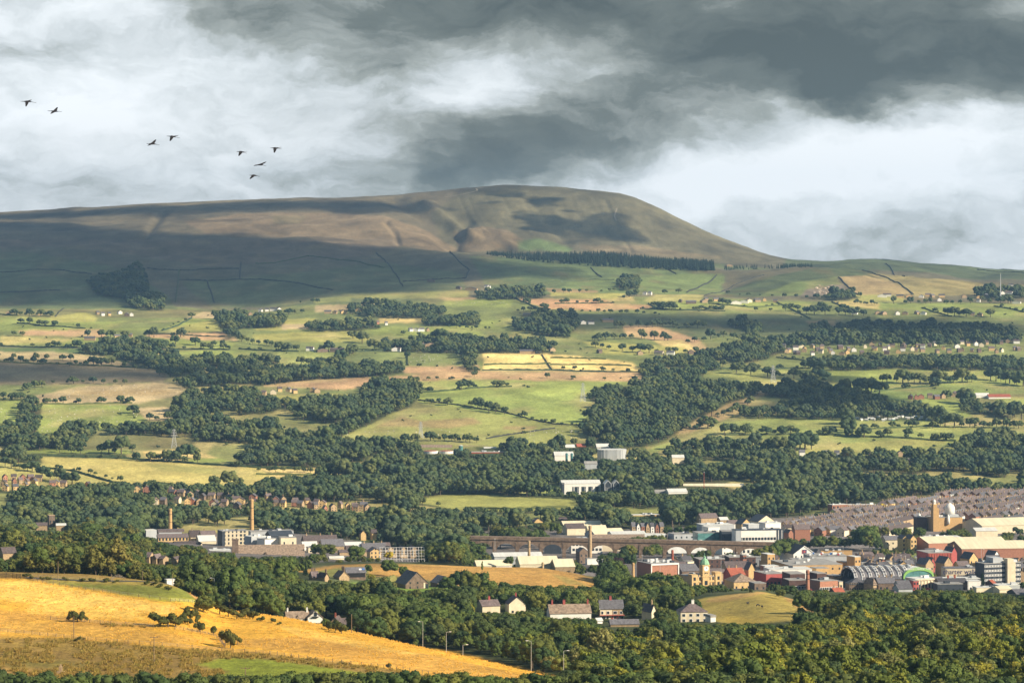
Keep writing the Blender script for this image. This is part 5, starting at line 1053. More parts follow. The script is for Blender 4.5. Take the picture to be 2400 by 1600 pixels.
 ('annexe', 'annexe', 'pale blue flat roof in front of the office tower', 2334, 2392, 1372, None, 2080, 12, 10, 'flat', 'grey', 'metal'),
 ('bus_station', 'bus station', 'wide cream curved roof of the bus station at the wood edge', 2330, 2374, 1381, 1376, 2050, 16, 14, 'gable', 'cream', 'croof'),
 ('bus_station', 'bus station', 'low cream flat roofs left of the bus station', 2284, 2336, 1377, None, 2060, 10, 8, 'flat', 'cream', 'metal'),
 ('warehouse', 'warehouse', 'grey round-shouldered shed at the right edge below the office tower', 2372, 2420, 1394, 1384, 2020, 22, 10, 'gable', 'dark', 'slate'),
])
# theatre pilasters, supermarket sign, school sign
for r in [o for o in bpy.data.objects if o.get('label') == 'big red brick theatre with pilasters and flat parapet']:
    w, d, h, rh = dims(r)
    for k in range(9):
        o = MB(); x_ = -w / 2 + (k + .5) * w / 9; o.box(x_ - .5, x_ + .5, -d / 2 - .35, -d / 2 - .02, 0, h - .4); part('pilaster', o, 'rusty', r)
for r in [o for o in bpy.data.objects if str(o.get('label')).startswith('wide grey-roofed supermarket')]:
    w, d, h, rh = dims(r)
    o = MB(); o.box(-2, 2, -d / 2 - .3, -d / 2 - .03, h + .2, h + 3.6); p_ = part('sign', o, 'ink', r); o = MB(); o.box(-.9, .9, -d / 2 - .4, -d / 2 - .32, h + .9, h + 2.9); o.box(-2.1, -1.6, -d / 2 - .38, -d / 2 - .32, h + .2, h + 3.6); part('sign_emblem', o, 'red', p_)
    o = MB()
    for sg in (-1, 1): o.prism([(sg * (w / 2 + .4), h - .6), (0, h + rh - .5), (0, h + rh + .05), (sg * (w / 2 + .4), h + .0)], -d / 2 - .6, -d / 2 - .42)
    part('bargeboard', o, 'frame', r)
for r in [o for o in bpy.data.objects if o.get('label') == 'orange brick school with sign and dark windows at the wood foot']:
    w, d, h, rh = dims(r)
    o = MB(); o.tube([(w * .12, -d / 2 - .1, h * .35), (w * .18, -d / 2 - .1, h * .8), (w * .26, -d / 2 - .1, h * .82), (w * .24, -d / 2 - .1, h * .6), (w * .15, -d / 2 - .1, h * .58)], .28, 5); o.tube([(w * .27, -d / 2 - .1, h * .55), (w * .45, -d / 2 - .1, h * .56)], .5, 5); part('sign', o, 'black', r)
# market hall: eight arched ribs and a green-banded end
root, s = site('market_hall', 'market hall with white arched roof ribs and lime green arch', 'market hall', 2075, None, 2170, 16)
Xr, Yr, Zr = root.location; zt = H - Yr * (1352 - YH) / F - Zr
L, span, rise = 190 * s, 27.0, 9.0
def archpts(r_, n=12, a=1.0): return [(-span / 2 * math.cos(math.pi * k / n) * a, zt + r_ * math.sin(math.pi * k / n)) for k in range(n + 1)]
o = MB(); vs, fs = [], []
for x_ in (-L / 2, L / 2 - 40 * s):
    for (y_, z_) in archpts(rise - 1.2): vs.append((x_, y_, z_))
for k in range(12): fs.append((k, k + 1, k + 14, k + 13))
o.add(vs, fs); rf = part('roof', o, 'slate', root)
for k in range(9):
    x_ = -L / 2 + k * (L - 42 * s) / 8; o = MB(); o.tube([(x_, y_, z_) for y_, z_ in archpts(rise)], .42, 5); rb = part('rib', o, 'steel', rf)
    o = MB(); o.tube([(x_ + 2.2, y_ * .97, z_ + .3) for y_, z_ in archpts(rise - .4)], .3, 5); part('rib_rail', o, 'frame', rb)
    o = MB()
    for (y_, z_) in archpts(rise)[1:-1]: o.tube([(x_, y_, z_), (x_ + 2.2, y_ * .97, z_ + .1)], .15, 4)
    part('rib_bars', o, 'frame', rb)
o = MB(); o.box(-L / 2, L / 2, -span / 2, span / 2, 0, zt); part('wall', o, 'dark', root)
# the arch that closes it, turned to the street
ew = 78 * s; ex = L / 2 - 30 * s; yf = -span / 2 - .8
ap = lambda r_, hw: [(ex - hw * math.cos(math.pi * k / 16), zt + r_ * math.sin(math.pi * k / 16) ** .8) for k in range(17)]
outer, inner = ap(8.2, ew / 2), ap(5.8, ew / 2 - 1.2)
o = MB(); vs, fs = [], []
for (x_, z_), (xi, zi) in zip(outer, inner): vs += [(x_, yf, z_), (xi, yf, zi), (xi, yf + 1.2, zi), (x_, yf + 1.2, z_)]
for k in range(16):
    for q in range(4): fs.append((k * 4 + q, k * 4 + 4 + q, k * 4 + 4 + (q + 1) % 4, k * 4 + (q + 1) % 4))
o.add(vs, fs); arch = part('arch_band', o, 'lime', root)
o = MB(); o.prism([(inner[0][0], zt - 3)] + inner + [(inner[-1][0], zt - 3)], yf + .5, yf + .8); part('glazed_end', o, 'bglass', root)
o = MB(); o.prism([(x_, z_ - .25) for x_, z_ in outer], yf + 1.3, yf + 16); part('arch_roof', o, 'metal', root)
text(arch, 'lettering', 'BURNLEY MARKET HALL', 1.9, (ex, yf - .06, zt + 7.0), 'frame', 0, .05)
VIS.append((1980, 2170, 1325, 1352, Yr)); FOOT.append((Xr, Yr + 6, 30)); FOOT.append((Xr - 18, Yr, 16)); FOOT.append((Xr + 18, Yr + 6, 16))
# white colonnade
b = bld('colonnade', 'cream colonnaded building with tall dark windows under a flat cornice', 'shops', 2128, 2192, 1357, None, None, 14, 22, roof='flat', wall='cream', rm='metal', Y=2120, win=[('f', 6, 1, 1.6, 3.6, 1.2, 0), ('r', 3, 1, 1.6, 3.6, 1.2, 0)])
w, d, h, rh = dims(b)
o = MB(); o.box(-w / 2 - .5, w / 2 + .5, -d / 2 - .6, d / 2, h - .9, h - .05); part('cornice', o, 'cream', b)
for k in range(7): o = MB(); x_ = -w / 2 + k * w / 6; o.box(x_ - .35, x_ + .35, -d / 2 - .4, -d / 2 - .02, 0, h - .9); part('pilaster', o, 'cream', b)
# shopping wall with its lettering
b = bld('shopping_centre', 'cream wall with navy lettering beside the office tower', 'shopping centre', 2212, 2292, 1332, None, None, 14, 6, roof='flat', wall='cream', rm='slate', Y=2240)
w, d, h, rh = dims(b)
text(b, 'lettering', 'charter walk', 5.2, (-.06 * w, -d / 2 - .08, h - 2.6), 'ink', 0, .06, 1.0)
text(b, 'lettering', 'shopping', 1.9, (.0 * w, -d / 2 - .08, h - 5.4), 'ink', 0, .05, 1.0)
o = MB(); o.box(w * .17, w / 2 + .1, -d / 2 - 4, -d / 2 - .2, 0, h * .62); part('dark_annexe', o, 'dark', b)
# the office tower
b = bld('office_tower', 'seven-storey office tower with dark and white bands and pale stair tower', 'office tower', 2292, 2398, 1321, None, None, 14, 20, roof='flat', wall='dark', rm='groof', Y=2170)
w, d, h, rh = dims(b); st = h / 5.2
for k in range(5):
    z0 = .45 * st + k * st
    for f_ in (('f', -w / 2 + .2, w * .06), ('f', w * .26, w / 2 - .2)):
        o = MB(); o.box(f_[1], f_[2], -d / 2 - .1, -d / 2 + .1, z0, z0 + st * .45); wb = part('window_band', o, 'frame', b)
        n = int((f_[2] - f_[1]) / 1.25); o = MB()
        for j in range(n):
            x_ = f_[1] + (j + .5) * (f_[2] - f_[1]) / n; o.box(x_ - .36, x_ + .36, -d / 2 - .13, -d / 2 - .08, z0 + .2, z0 + st * .42)
        part('panes', o, 'glass', wb)
    o = MB(); o.box(w / 2 - .1, w / 2 + .1, -d / 2 + .4, d / 2 - .4, z0, z0 + st * .45); part('window_band', o, 'frame', b)
tw = 23 * 2170 / F
o = MB(); o.box(w * .08, w * .08 + tw * .7, -d / 2 - 3.2, -d / 2 + 3, 0, h + 3.6); o.box(w * .08 + tw * .7, w * .08 + tw, -d / 2 - 2.2, -d / 2 + 3, 0, h + .8); part('stair_tower', o, 'cream', b)
o = MB(); o.box(-w * .24, w * .02, -d / 2 + 1, d / 2 - 2, h, h + 4.2); part('plant_room', o, 'grey', b)
o = MB(); o.box(w * .3, w * .44, -d / 2 + 2, d / 2 - 3, h + .4, h + 2.2); part('roof_plant', o, 'steel', b)
VIS.append((2292, 2396, 1312, 1362, 2165))
# mosque
b = bld('mosque', 'ochre mosque with white onion dome and square tower among terraces', 'mosque', 2176, 2258, 1213, None, None, 24, 12, roof='flat', wall='ochre', rm='groof', Y=2920)
w, d, h, rh = dims(b); s = 2920 / F
o = MB(); o.box(-w / 2 - .1, -w / 2 + 14 * s, -d / 2 - .2, -d / 2 + 7, 0, h + 9.5); o.box(-w / 2 - .1, -w / 2 + 9 * s, -d / 2 - .25, -d / 2 + 6, h + 9.5, h + 13.5); t_ = part('tower', o, 'ochre', b)
o = MB(); o.lathe(-w / 2 + 4.5 * s, -d / 2 + 3, [(1.4, h + 13.5), (1.4, h + 15.5), (1.7, h + 16.2), (1.2, h + 17.6), (.15, h + 18.6), (.1, h + 19.6)], 10); part('minaret', o, 'white', t_)
o = MB(); o.box(.1 * w, .42 * w, -d / 2 + 4, d / 2 - 2, h + .3, h + 2.6); dr = part('drum', o, 'grey', b)
o = MB(); o.lathe(.22 * w, 1, [(5.0, h + 2.4), (5.0, h + 6.5), (5.2, h + 8.0), (4.9, h + 9.6), (3.8, h + 11.4), (2.0, h + 12.8), (.6, h + 13.6), (.1, h + 14.6)], 18); part('dome', o, 'white', dr, smooth=True)
o = MB(); o.lathe(.0 * w, -d / 2 - 1, [(1.6, h * .55), (1.6, h * .9), (1.2, h * 1.1), (.1, h * 1.25)], 10); part('porch_dome', o, 'white', b, smooth=True)
VIS.append((2174, 2258, 1183, 1214, 2910)); VIS.append((2208, 2236, 1184, 1210, 2910))
b = bld('mosque', 'small dark red mosque hall with little white dome left of the ochre tower', 'mosque', 2144, 2174, 1212, None, None, 10, 14, roof='flat', wall='dbrick', rm='groof', Y=2930)
w, d, h, rh = dims(b); o = MB(); o.lathe(-.1 * w, 0, [(1.8, h + .3), (1.9, h + 1.4), (1.4, h + 2.5), (.2, h + 3.6), (.05, h + 4.2)], 12); part('dome', o, 'white', b, smooth=True)
# glass domes and pale pyramid at the wood edge
for k, (xc, r_) in enumerate(((2230, 8.5), (2254, 5.5), (2272, 4.0))):
    root, s = site('glass_dome', ['large white geodesic dome at the wood foot', 'middle white geodesic dome at the wood foot', 'smallest white geodesic dome at the wood foot'][k], 'dome', xc, None, 3330, group='domes at the wood foot')
    bm_ = bmesh.new(); bmesh.ops.create_icosphere(bm_, subdivisions=2, radius=r_ * s * 1.1); me = bpy.data.meshes.new('shell'); bm_.to_mesh(me); bm_.free(); me.materials.append(M['metal'])
    o = link('shell', me, root); o.location.z = 1.0 + r_ * s * .3
    VIS.append((xc - r_, xc + r_, 1160, 1168, 3320))
bld('leisure_centre', 'pale blue shallow pyramid roof at the wood foot, far right', 'leisure centre', 2284, 2336, 1168, None, 1156, 24, 10, roof='hip', wall='grey', rm='metal', Y=3330)

# ------------------------------------------------------------------ terraces on the slope
for k in range(34):
    xs_ = 1850 + k * 17.5; n_ = 0
    for r_ in range(6):
        Yv = 2850 + r_ * 92 + (k % 3) * 9; x = xs_ + r_ * 22; lim = np.interp(x, [1840, 1900, 1990, 2080, 2230, 2440], [2900, 2960, 3110, 3170, 3290, 3330])
        if x > 2445 or Yv + 34 > lim + 70 or (x > 2120 and x < 2290 and Yv < 2985) or (x > 2255 and Yv < 2960): continue
        base = pyrow(float(gz(Yv * (x - CX) / F, Yv)[0]), Yv); wl = ['stone', 'cream', 'stone', 'brick', 'gold', 'white'][random.randrange(6)]; s = Yv / F; wp = (66 * math.cos(R(62)) + 8.5 * math.sin(R(62))) / s
        b = bld('terraced_row', f'{dict(stone="buff", cream="cream", brick="red brick", gold="honey", white="white")[wl]} gabled terrace, {ordn(n_)} from the front in {ordn(k)} street from left', 'terrace', x - wp / 2, x + wp / 2, base - 5.6 / s, None, base - 9.0 / s, 8.5, 62 + random.uniform(-4, 4), wall=wl, rm=['bslate', 'bslate', 'slate', 'bslate'][(k + r_) % 4], Y=Yv, group='slate-roofed terraces on the slope', cm='stone', chim=[(-1 + 2 * (i + .5) / 4, 1.2, 1.5) for i in range(4)], clear=False, win=[('l', 2, 2, 1, 1.3, 1, 2.6)]); n_ += 1
VIS.append((1850, 2000, 1205, 1236, 2840)); VIS.append((2000, 2400, 1172, 1215, 2860))

# ------------------------------------------------------------------ middle distance
b = bld('hotel', 'pale hotel with steep roof, dark glazed bays and gabled left end', 'hotel', 1312, 1408, 1133, 1157, 1126, 16, 10, wall='white', rm='metal', Y=3330, win=[('f', 4, 1, 5.4, 8.5, .8, 0, -.12, .42), ('f', 1, 1, 1.6, 8.5, .8, 0, -.22, -.22)])
w, d, h, rh = dims(b)
for k in range(4):
    for r_ in range(3): window(b, (-.12 + k * .18) * w + 1.7, -d / 2 - .12, 1.2 + r_ * 2.7, 1.5, 1.7, 'f', 'white')
for k in range(2):
    o = MB(); y0 = -d / 2 + k * d / 2; o.prism([(-w / 2 - .15, 0), (-w / 2 - .15, 0.1), (-w / 2 - .1, h + 1), (-w / 2 + 2.5, h + 1), (-w / 2 + 2.5, 0)], y0 - .2, y0 + d / 2 - 1.5); part('glazed_end', o, 'dark', b)
for k in range(2):
    b = bld('hotel', f'dark pointed hotel wing with pale outline, {["left", "right"][k]} of the pair', 'hotel', 1414 + k * 20, 1433 + k * 19, 1133, 1152, 1125, 14, 6, wall='dark', rm='metal', Y=3330, ridge='y', group='pointed hotel wings', win=[('f', 2, 3, 2.4, 1.7, 1.4, 2.6)], style='white')
    w, d, h, rh = dims(b); o = MB()
    for sg in (-1, 1):
        o.prism([(sg * (w / 2 + .15), 0), (sg * (w / 2 - .7), 0), (sg * (w / 2 - .7), h), (sg * (w / 2 + .15), h)], -d / 2 - .5, -d / 2 - .1)
        o.prism([(sg * (w / 2 + .2), h - .1), (0, h + rh - .1), (0, h + rh - 1.0), (sg * (w / 2 - .7), h - .4)], -d / 2 - .52, -d / 2 - .12)
    part('pale_outline', o, 'grey', b)
simple([
 ('warehouse', 'warehouse', 'long white-roofed factory behind the red mast', 1601, 1746, 1143, 1135, 3420, 26, 3, 'gable', 'dark', 'croof'),
 ('warehouse', 'warehouse', 'striped white and brown shed roof in front of the long factory', 1560, 1612, 1153, 1146, 3330, 16, 12, 'gable', 'white', 'metal'),
 ('shed', 'shed', 'grey shed roof left of the striped shed', 1532, 1562, 1153, 1148, 3340, 12, 8, 'gable', 'grey', 'groof'),
 ('works', 'sewage works', 'low brown-roofed works hall behind the two round tanks', 985, 1060, 1052, 1043, 3880, 16, -4, 'gable', 'stone', 'tile'),
 ('works', 'sewage works', 'long brown-roofed works hall right of the blue silo', 1072, 1146, 1053, 1045, 3890, 16, -2, 'gable', 'stone', 'tile'),
 ('works', 'sewage works', 'white-topped works block at the right end of the halls', 1132, 1164, 1053, 1048, 3870, 12, 10, 'gable', 'cream', 'metal'),
 ('works', 'sewage works', 'low red-striped wall in front of the works halls', 1104, 1180, 1059, None, 3820, 6, 4, 'flat', 'rusty', 'metal'),
 ('depot', 'depot', 'pale grey depot left of the brick house by the oval building', 1322, 1348, 1049, 1042, 3880, 12, 12, 'gable', 'cream', 'metal'),
 ('depot', 'depot', 'brick house with brown roof above the oval building', 1349, 1374, 1049, 1040, 3890, 10, 14, 'gable', 'brick', 'rusty'),
 ('depot', 'depot', 'white long depot above the oval building', 1395, 1430, 1047, 1040, 3880, 12, 10, 'gable', 'white', 'metal'),
 ('depot', 'depot', 'low cream yard shed left of the oval building', 1296, 1345, 1067, 1059, 3750, 16, 8, 'gable', 'white', 'metal'),
 ('depot', 'depot', 'dull grey shed roof below the yard', 1368, 1400, 1087, 1081, 3650, 10, 8, 'gable', 'grey', 'groof'),
 ('depot', 'depot', 'grey low stable right of the oval building', 1574, 1604, 1072, 1066, 3720, 9, 6, 'gable', 'cream', 'metal'),
])
# oval ribbed building
root, s = site('tank_building', 'oval pale grey ribbed building beside the depot yard', 'industrial building', 1434, None, 3760, 0)
vs, fs = [], []; n = 48
zt_ = H - 3760 * (1053 - YH) / F - root.location.z
for z_ in (-1, zt_):
    for k in range(n):
        an = 2 * math.pi * k / n; rr = 1.0 if k % 2 else .985
        ex_ = abs(math.cos(an)) ** .55 * math.copysign(1, math.cos(an)); ey_ = abs(math.sin(an)) ** .55 * math.copysign(1, math.sin(an))
        vs.append((ex_ * 34 * s * rr, ey_ * 16 * rr, z_))
fs = [(k, (k + 1) % n, n + (k + 1) % n, n + k) for k in range(n)]
o = MB(); o.add(vs, fs); part('wall', o, 'grey', root)
o = MB(); o.add([(x_ * 1.01, y_ * 1.01, z_) for (x_, y_, z_) in vs[n:]] + [(x_ * 1.01, y_ * 1.01, z_ + .5) for (x_, y_, z_) in vs[n:]], fs + [tuple(range(n, 2 * n))]); part('roof', o, 'metal', root)
VIS.append((1400, 1468, 1052, 1072, 3750)); FOOT.append((root.location.x, 3760, 22))
def tank(name, label, xc, Y, wpx, yt, m, top='metal', group=None):
    root, s = site(name, label, 'tank', xc, None, Y, 0, group); zt_ = H - Y * (yt - YH) / F - root.location.z; r_ = wpx * s / 2
    o = MB(); o.lathe(0, 0, [(r_, -1), (r_, zt_ - .3), (r_ * 1.02, zt_ - .3), (r_ * 1.02, zt_)], 20); part('shell', o, m, root)
    o = MB(); o.lathe(0, 0, [(r_ * 1.0, zt_), (r_ * .9, zt_ + .25), (.3, zt_ + 1.0)], 20); part('lid', o, top, root)
    VIS.append((xc - wpx / 2, xc + wpx / 2, yt, yt + 7, Y)); FOOT.append((root.location.x, Y, r_ + 4))
tank('sludge_tank', 'round white tank, left of the two below the works halls', 1010, 3830, 34, 1056, 'white', 'rusty', 'round tanks')
tank('sludge_tank', 'round white tank, right of the two below the works halls', 1047, 3830, 35, 1056, 'white', 'rusty', 'round tanks')
tank('silo', 'teal blue cylindrical silo between the works halls', 1080, 3850, 10, 1044, 'bglass')
tank('silo', 'dark green silo in the depot yard, left of two', 1328, 3720, 6, 1063, 'bglass', 'bglass', 'green silos')
tank('silo', 'dark green silo in the depot yard, right of two', 1340, 3720, 6, 1063, 'bglass', 'bglass', 'green silos')

# ------------------------------------------------------------------ estates, villages and farms: many small houses
WORD = dict(stone='buff', cream='cream', white='white', brick='red brick', gold='honey', dstone='sooty')
def village(place, pts, walls, rms, Ym=2000, wpx=(10, 15), hm=5.0, rm_=2.8, rot=(-25, 35), nm='house', chim=.4, clear=True):
    pts = sorted(pts)
    for i, p in enumerate(pts):
        x, y = p[0], p[1]; wl = walls[i % len(walls)] if len(p) < 3 else p[2]; ww = random.uniform(*wpx) if len(p) < 4 else p[3]
        X, Y, Z = hit(x, y, Ym); px_m = F / Y; rdg = random.choice('xy')
        lab = f'{WORD[wl]} {nm.replace("_", " ")}, {ordn(i)} from left in {place}'
        bld(nm, lab, 'house', x - ww / 2, x + ww / 2, y - hm * px_m, None, y - (hm + rm_) * px_m, min(9, ww / px_m * .8), random.uniform(*rot), wall=wl, rm=rms[i % len(rms)], Y=Y, ridge=rdg, chim=[(random.choice((-.8, .8, 0)),)] if random.random() < chim else (), clear=clear and i % 5 not in (1, 3),
            win=[('f', 2, 2, .9, 1.1, .9, 2.3)] if Y < 3500 else (), group=place)
def jit(rows, n, dx, dy):
    return [(x + random.uniform(-dx, dx), y + random.uniform(-dy, dy)) for (x0, y0, x1, y1) in rows for k in range(n) for x, y in [(x0 + (x1 - x0) * (k + .5) / n, y0 + (y1 - y0) * (k + .5) / n)]]
village('the estate at the far left edge', [(10, 1127), (31, 1126), (52, 1127), (70, 1127), (90, 1128), (8, 1140), (32, 1136), (62, 1137), (80, 1137), (12, 1150), (34, 1150), (58, 1145), (46, 1134), (130, 1139), (148, 1141), (205, 1144), (122, 1141)], ['stone', 'brick', 'gold'], ['bslate', 'bslate', 'slate'], wpx=(13, 19))
village('the estate left of the tall chimneys', jit([(300, 1152, 600, 1172), (400, 1163, 600, 1183), (320, 1178, 590, 1194)], 10, 9, 4) + [(360, 1182), (438, 1183), (500, 1186), (526, 1186)], ['gold', 'stone', 'brick', 'cream', 'stone', 'dstone'], ['bslate', 'bslate', 'slate'], wpx=(14, 22))
village('the estate right of the tall chimneys', jit([(608, 1175, 800, 1190), (640, 1186, 780, 1200), (820, 1193, 860, 1196)], 8, 9, 4), ['gold', 'brick', 'stone', 'stone'], ['bslate', 'slate', 'bslate'], wpx=(13, 19))
village('the hillside village strip', jit([(1830, 826, 1990, 832), (1835, 818, 2000, 822), (2000, 826, 2200, 826), (2020, 815, 2200, 812), (2200, 824, 2395, 826), (2230, 812, 2395, 806)], 11, 11, 5), ['cream', 'stone', 'gold', 'stone', 'white', 'dstone'], ['slate', 'bslate', 'bslate'], wpx=(8, 15), hm=5.2)
village('the upper hamlet by the mast', [(2068, 697, 'white', 22), (2080, 695, 'white', 20), (2110, 698, 'gold', 18), (2132, 698, 'gold', 16), (2160, 698), (2176, 695), (2186, 697), (2208, 697), (2202, 706), (2260, 698), (2295, 700), (2312, 696), (2334, 686, 'white', 16), (2350, 690, 'white'), (2366, 690, 'white', 18), (2370, 672), (2384, 712, 'white', 22), (2294, 708)], ['stone', 'white', 'gold'], ['slate', 'bslate'], wpx=(10, 15))
village('the row of houses under the pastures', [(2004, 737), (2058, 737), (2072, 738), (2104, 738), (2122, 738), (2150, 737), (2165, 738), (2280, 740), (2298, 741), (1818, 709, 'stone', 12)], ['stone', 'white', 'stone'], ['slate'], wpx=(11, 16))
village('the hamlet under the hillside', [(18, 738), (92, 738, 'gold', 10), (228, 737), (240, 740), (255, 740, 'gold', 10), (280, 736), (296, 741), (308, 741), (273, 793, 'gold', 16), (210, 798, 'stone', 26), (304, 790), (570, 741, 'white'), (585, 740)], ['stone', 'white', 'dstone'], ['slate'], wpx=(9, 13))
village('the white farm row left of centre', [(610, 731, 'white'), (625, 730, 'white'), (640, 729, 'white', 16), (652, 729, 'white', 14)], ['white'], ['slate'], wpx=(9, 14))
village('the stone hamlet beside the pine belt', [(768, 735), (785, 736), (805, 735, 'gold', 18), (825, 731), (840, 731, 'gold', 16), (885, 760, 'brick', 8), (905, 762, 'white', 8)], ['stone'], ['slate', 'bslate'], wpx=(11, 16))
village('the white farm in the middle fields', [(962, 777, 'white', 12), (975, 777, 'white', 16), (988, 777, 'white', 14), (1002, 777, 'stone', 10)], ['white'], ['slate'])
village('the pale farm beneath the shaded slope', [(1010, 661, 'dstone', 18), (1105, 681, 'grey' if False else 'stone', 30), (1140, 675, 'white', 10), (1146, 675, 'white', 9), (1075, 678, 'dstone', 14)], ['stone'], ['slate'], clear=False)
village('the farm over the left valley fields', [(724, 822, 'white', 14), (732, 822, 'white', 8), (755, 826, 'dstone', 30), (790, 825, 'dstone', 34), (927, 823, 'white', 20), (936, 824, 'white', 10), (985, 814, 'stone', 20), (1008, 813, 'stone', 26)], ['stone'], ['slate', 'bslate'])
village('the hamlet above the middle wood', [(618, 926), (640, 924), (655, 918), (676, 919), (690, 922, 'gold', 14), (733, 920), (742, 921)], ['stone', 'cream', 'gold'], ['bslate', 'slate'], wpx=(12, 17))
village('the farm above the straw field', [(1236, 829, 'stone', 36), (1262, 828, 'white', 10), (1294, 824), (1405, 828), (1545, 832, 'cream', 24), (1572, 832, 'white', 20), (1620, 830), (1500, 832)], ['stone', 'dstone'], ['slate', 'bslate'], wpx=(14, 18))
village('the fields under the pine plantation', [(1512, 691, 'white', 12), (1524, 691, 'white', 10), (1650, 710, 'stone', 18), (1620, 712, 'dstone', 24), (1595, 709, 'dstone', 10), (1680, 706, 'gold', 18), (1655, 705), (1725, 713, 'white', 26), (1745, 711, 'white', 20), (1755, 709, 'cream', 18), (1775, 708, 'stone', 18), (1792, 706, 'gold', 8), (1708, 625, 'stone', 18), (1365, 760, 'white', 18), (1385, 760, 'white', 16), (1425, 755, 'stone', 26), (1235, 742, 'stone', 20)], ['stone'], ['slate'], clear=True)
village('the brick hamlet beside the lane', [(2135, 936, 'brick', 14), (2148, 936, 'brick'), (2160, 935, 'brick', 14), (2180, 933, 'stone'), (2196, 936, 'brick', 16), (2210, 934, 'stone', 14), (2235, 930, 'stone'), (2242, 928, 'stone')], ['brick'], ['slate', 'bslate'], wpx=(9, 13))
village('the edge of the valley wood', [(1934, 1069, 'white', 14), (1962, 1069, 'white', 12), (2110, 1070, 'stone', 14), (2040, 1076, 'brick', 10), (2130, 1088, 'brick', 10), (1880, 1068, 'white', 14)], ['white'], ['slate'])
bld('stable_block', 'white stable block with long red wall in the right pasture', 'stables', 2286, 2320, 927, None, 921, 12, 8, wall='white', rm='metal', Y=hit(2300, 932)[1])
bld('riding_school', 'low red-roofed arena right of the white stable block', 'stables', 2316, 2370, 930, None, 924, 16, 4, wall='white', rm='rusty', Y=hit(2340, 934)[1])
for k in range(22):   # caravans and allotment huts by the lane
    x = 2000 + k * 8 + random.uniform(-3, 3); y = 982 + random.uniform(-2.5, 5) - (x - 2000) * .01
    bld('allotment_hut', f'small pale hut in the allotments by the lane, {ordn(k)} from left', 'hut', x, x + random.uniform(5, 9), y - 3, None, y - 4.6, 3, random.uniform(-20, 40), wall=random.choice(['white', 'cream', 'grey', 'bglass']), rm='metal', Y=hit(x, y)[1], group='allotment huts by the lane')
_r = random.Random(31); _n = {}; _sp = []
for k in range(2500):
    x, Yv = _r.uniform(1575, 2410), _r.uniform(2085, 2470); X, Yv, Z = at(x, Yv); w_ = _r.uniform(8, 15)
    yb_ = pyrow(Z, Yv); pw_ = w_ * F / Yv / 2
    if any(Yv < v[4] and x + pw_ > v[0] and x - pw_ < v[1] and yb_ > v[2] and yb_ - 11 * F / Yv < v[3] - 2 for v in VIS): continue
    if len(_sp) < 64 and all(math.hypot(X - f[0], Yv - f[1]) > f[2] * .9 + w_ * .6 for f in FOOT): _sp.append((x, Yv, w_)); FOOT.append((X, Yv, w_ * .6))
for x, Yv, w_ in sorted(_sp):
    wl = _r.choice(['stone', 'cream', 'dstone', 'gold', 'brick', 'grey', 'white']); rf = _r.choice(['gable', 'gable', 'flat']); px_ = F / Yv; yb_ = pyrow(at(x, Yv)[2], Yv); hh_ = _r.uniform(5, 8.5); q = (wl, rf); _n[q] = _n.get(q, -1) + 1
    bld('shop', f'small {WORD.get(wl, "grey")} town building with {"slate" if rf == "gable" else "flat"} roof, {ordn(_n[q])} of its sort from left', 'shop', x - w_ * px_ / 2, x + w_ * px_ / 2, yb_ - hh_ * px_, None, yb_ - (hh_ + 2.8) * px_ if rf == 'gable' else None, w_ * .8, _r.uniform(-10, 35), roof=rf, ridge=_r.choice('xy'), wall=wl, rm=_r.choice(['slate', 'bslate']) if rf == 'gable' else 'groof', Y=Yv, clear=False, chim=[(-.7,)] if rf == 'gable' else (), group='small buildings filling the town')
# ------------------------------------------------------------------ trees: prototypes ten metres tall
def leaf_mat(name, ramp, gloss=0.12):
    m = bpy.data.materials.new(name); m.use_nodes = True; T = m.node_tree; b = T.nodes['Principled BSDF']
    b.inputs['Roughness'].default_value = 0.75; b.inputs['Specular IOR Level'].default_value = gloss
    oi = T.nodes.new('ShaderNodeObjectInfo'); r = T.nodes.new('ShaderNodeValToRGB'); cr_ = r.color_ramp
    cr_.elements[0].position = 0; cr_.elements[0].color = (*ramp[0], 1); cr_.elements[1].position = 1; cr_.elements[1].color = (*ramp[-1], 1)
    for i, c in enumerate(ramp[1:-1]):
        e = cr_.elements.new((i + 1) / (len(ramp) - 1)); e.color = (*c, 1)
    T.links.new(oi.outputs['Random'], r.inputs[0])
    c = T.nodes.new('ShaderNodeTexCoord'); n1 = noise_node(c.outputs['Object'], 0.8, 4, 0.7, 0, tree=T)
    g = T.nodes.new('ShaderNodeNewGeometry')
    k = math_node('ADD', math_node('MULTIPLY', n1.outputs['Fac'], 1.2, T), math_node('ADD', math_node('MULTIPLY', g.outputs['Random Per Island'], 0.40, T), 0.20, T), T)
    sc_ = T.nodes.new('ShaderNodeVectorMath'); sc_.operation = 'SCALE'
    T.links.new(r.outputs[0], sc_.inputs[0]); T.links.new(k, sc_.inputs['Scale'])
    T.links.new(sc_.outputs[0], b.inputs['Base Color'])
    tr = T.nodes.new('ShaderNodeBsdfTranslucent'); T.links.new(sc_.outputs[0], tr.inputs['Color'])
    ms = T.nodes.new('ShaderNodeMixShader'); ms.inputs[0].default_value = 0.22
    T.links.new(b.outputs[0], ms.inputs[1]); T.links.new(tr.outputs[0], ms.inputs[2])
    T.links.new(ms.outputs[0], T.nodes['Material Output'].inputs['Surface'])
    return m
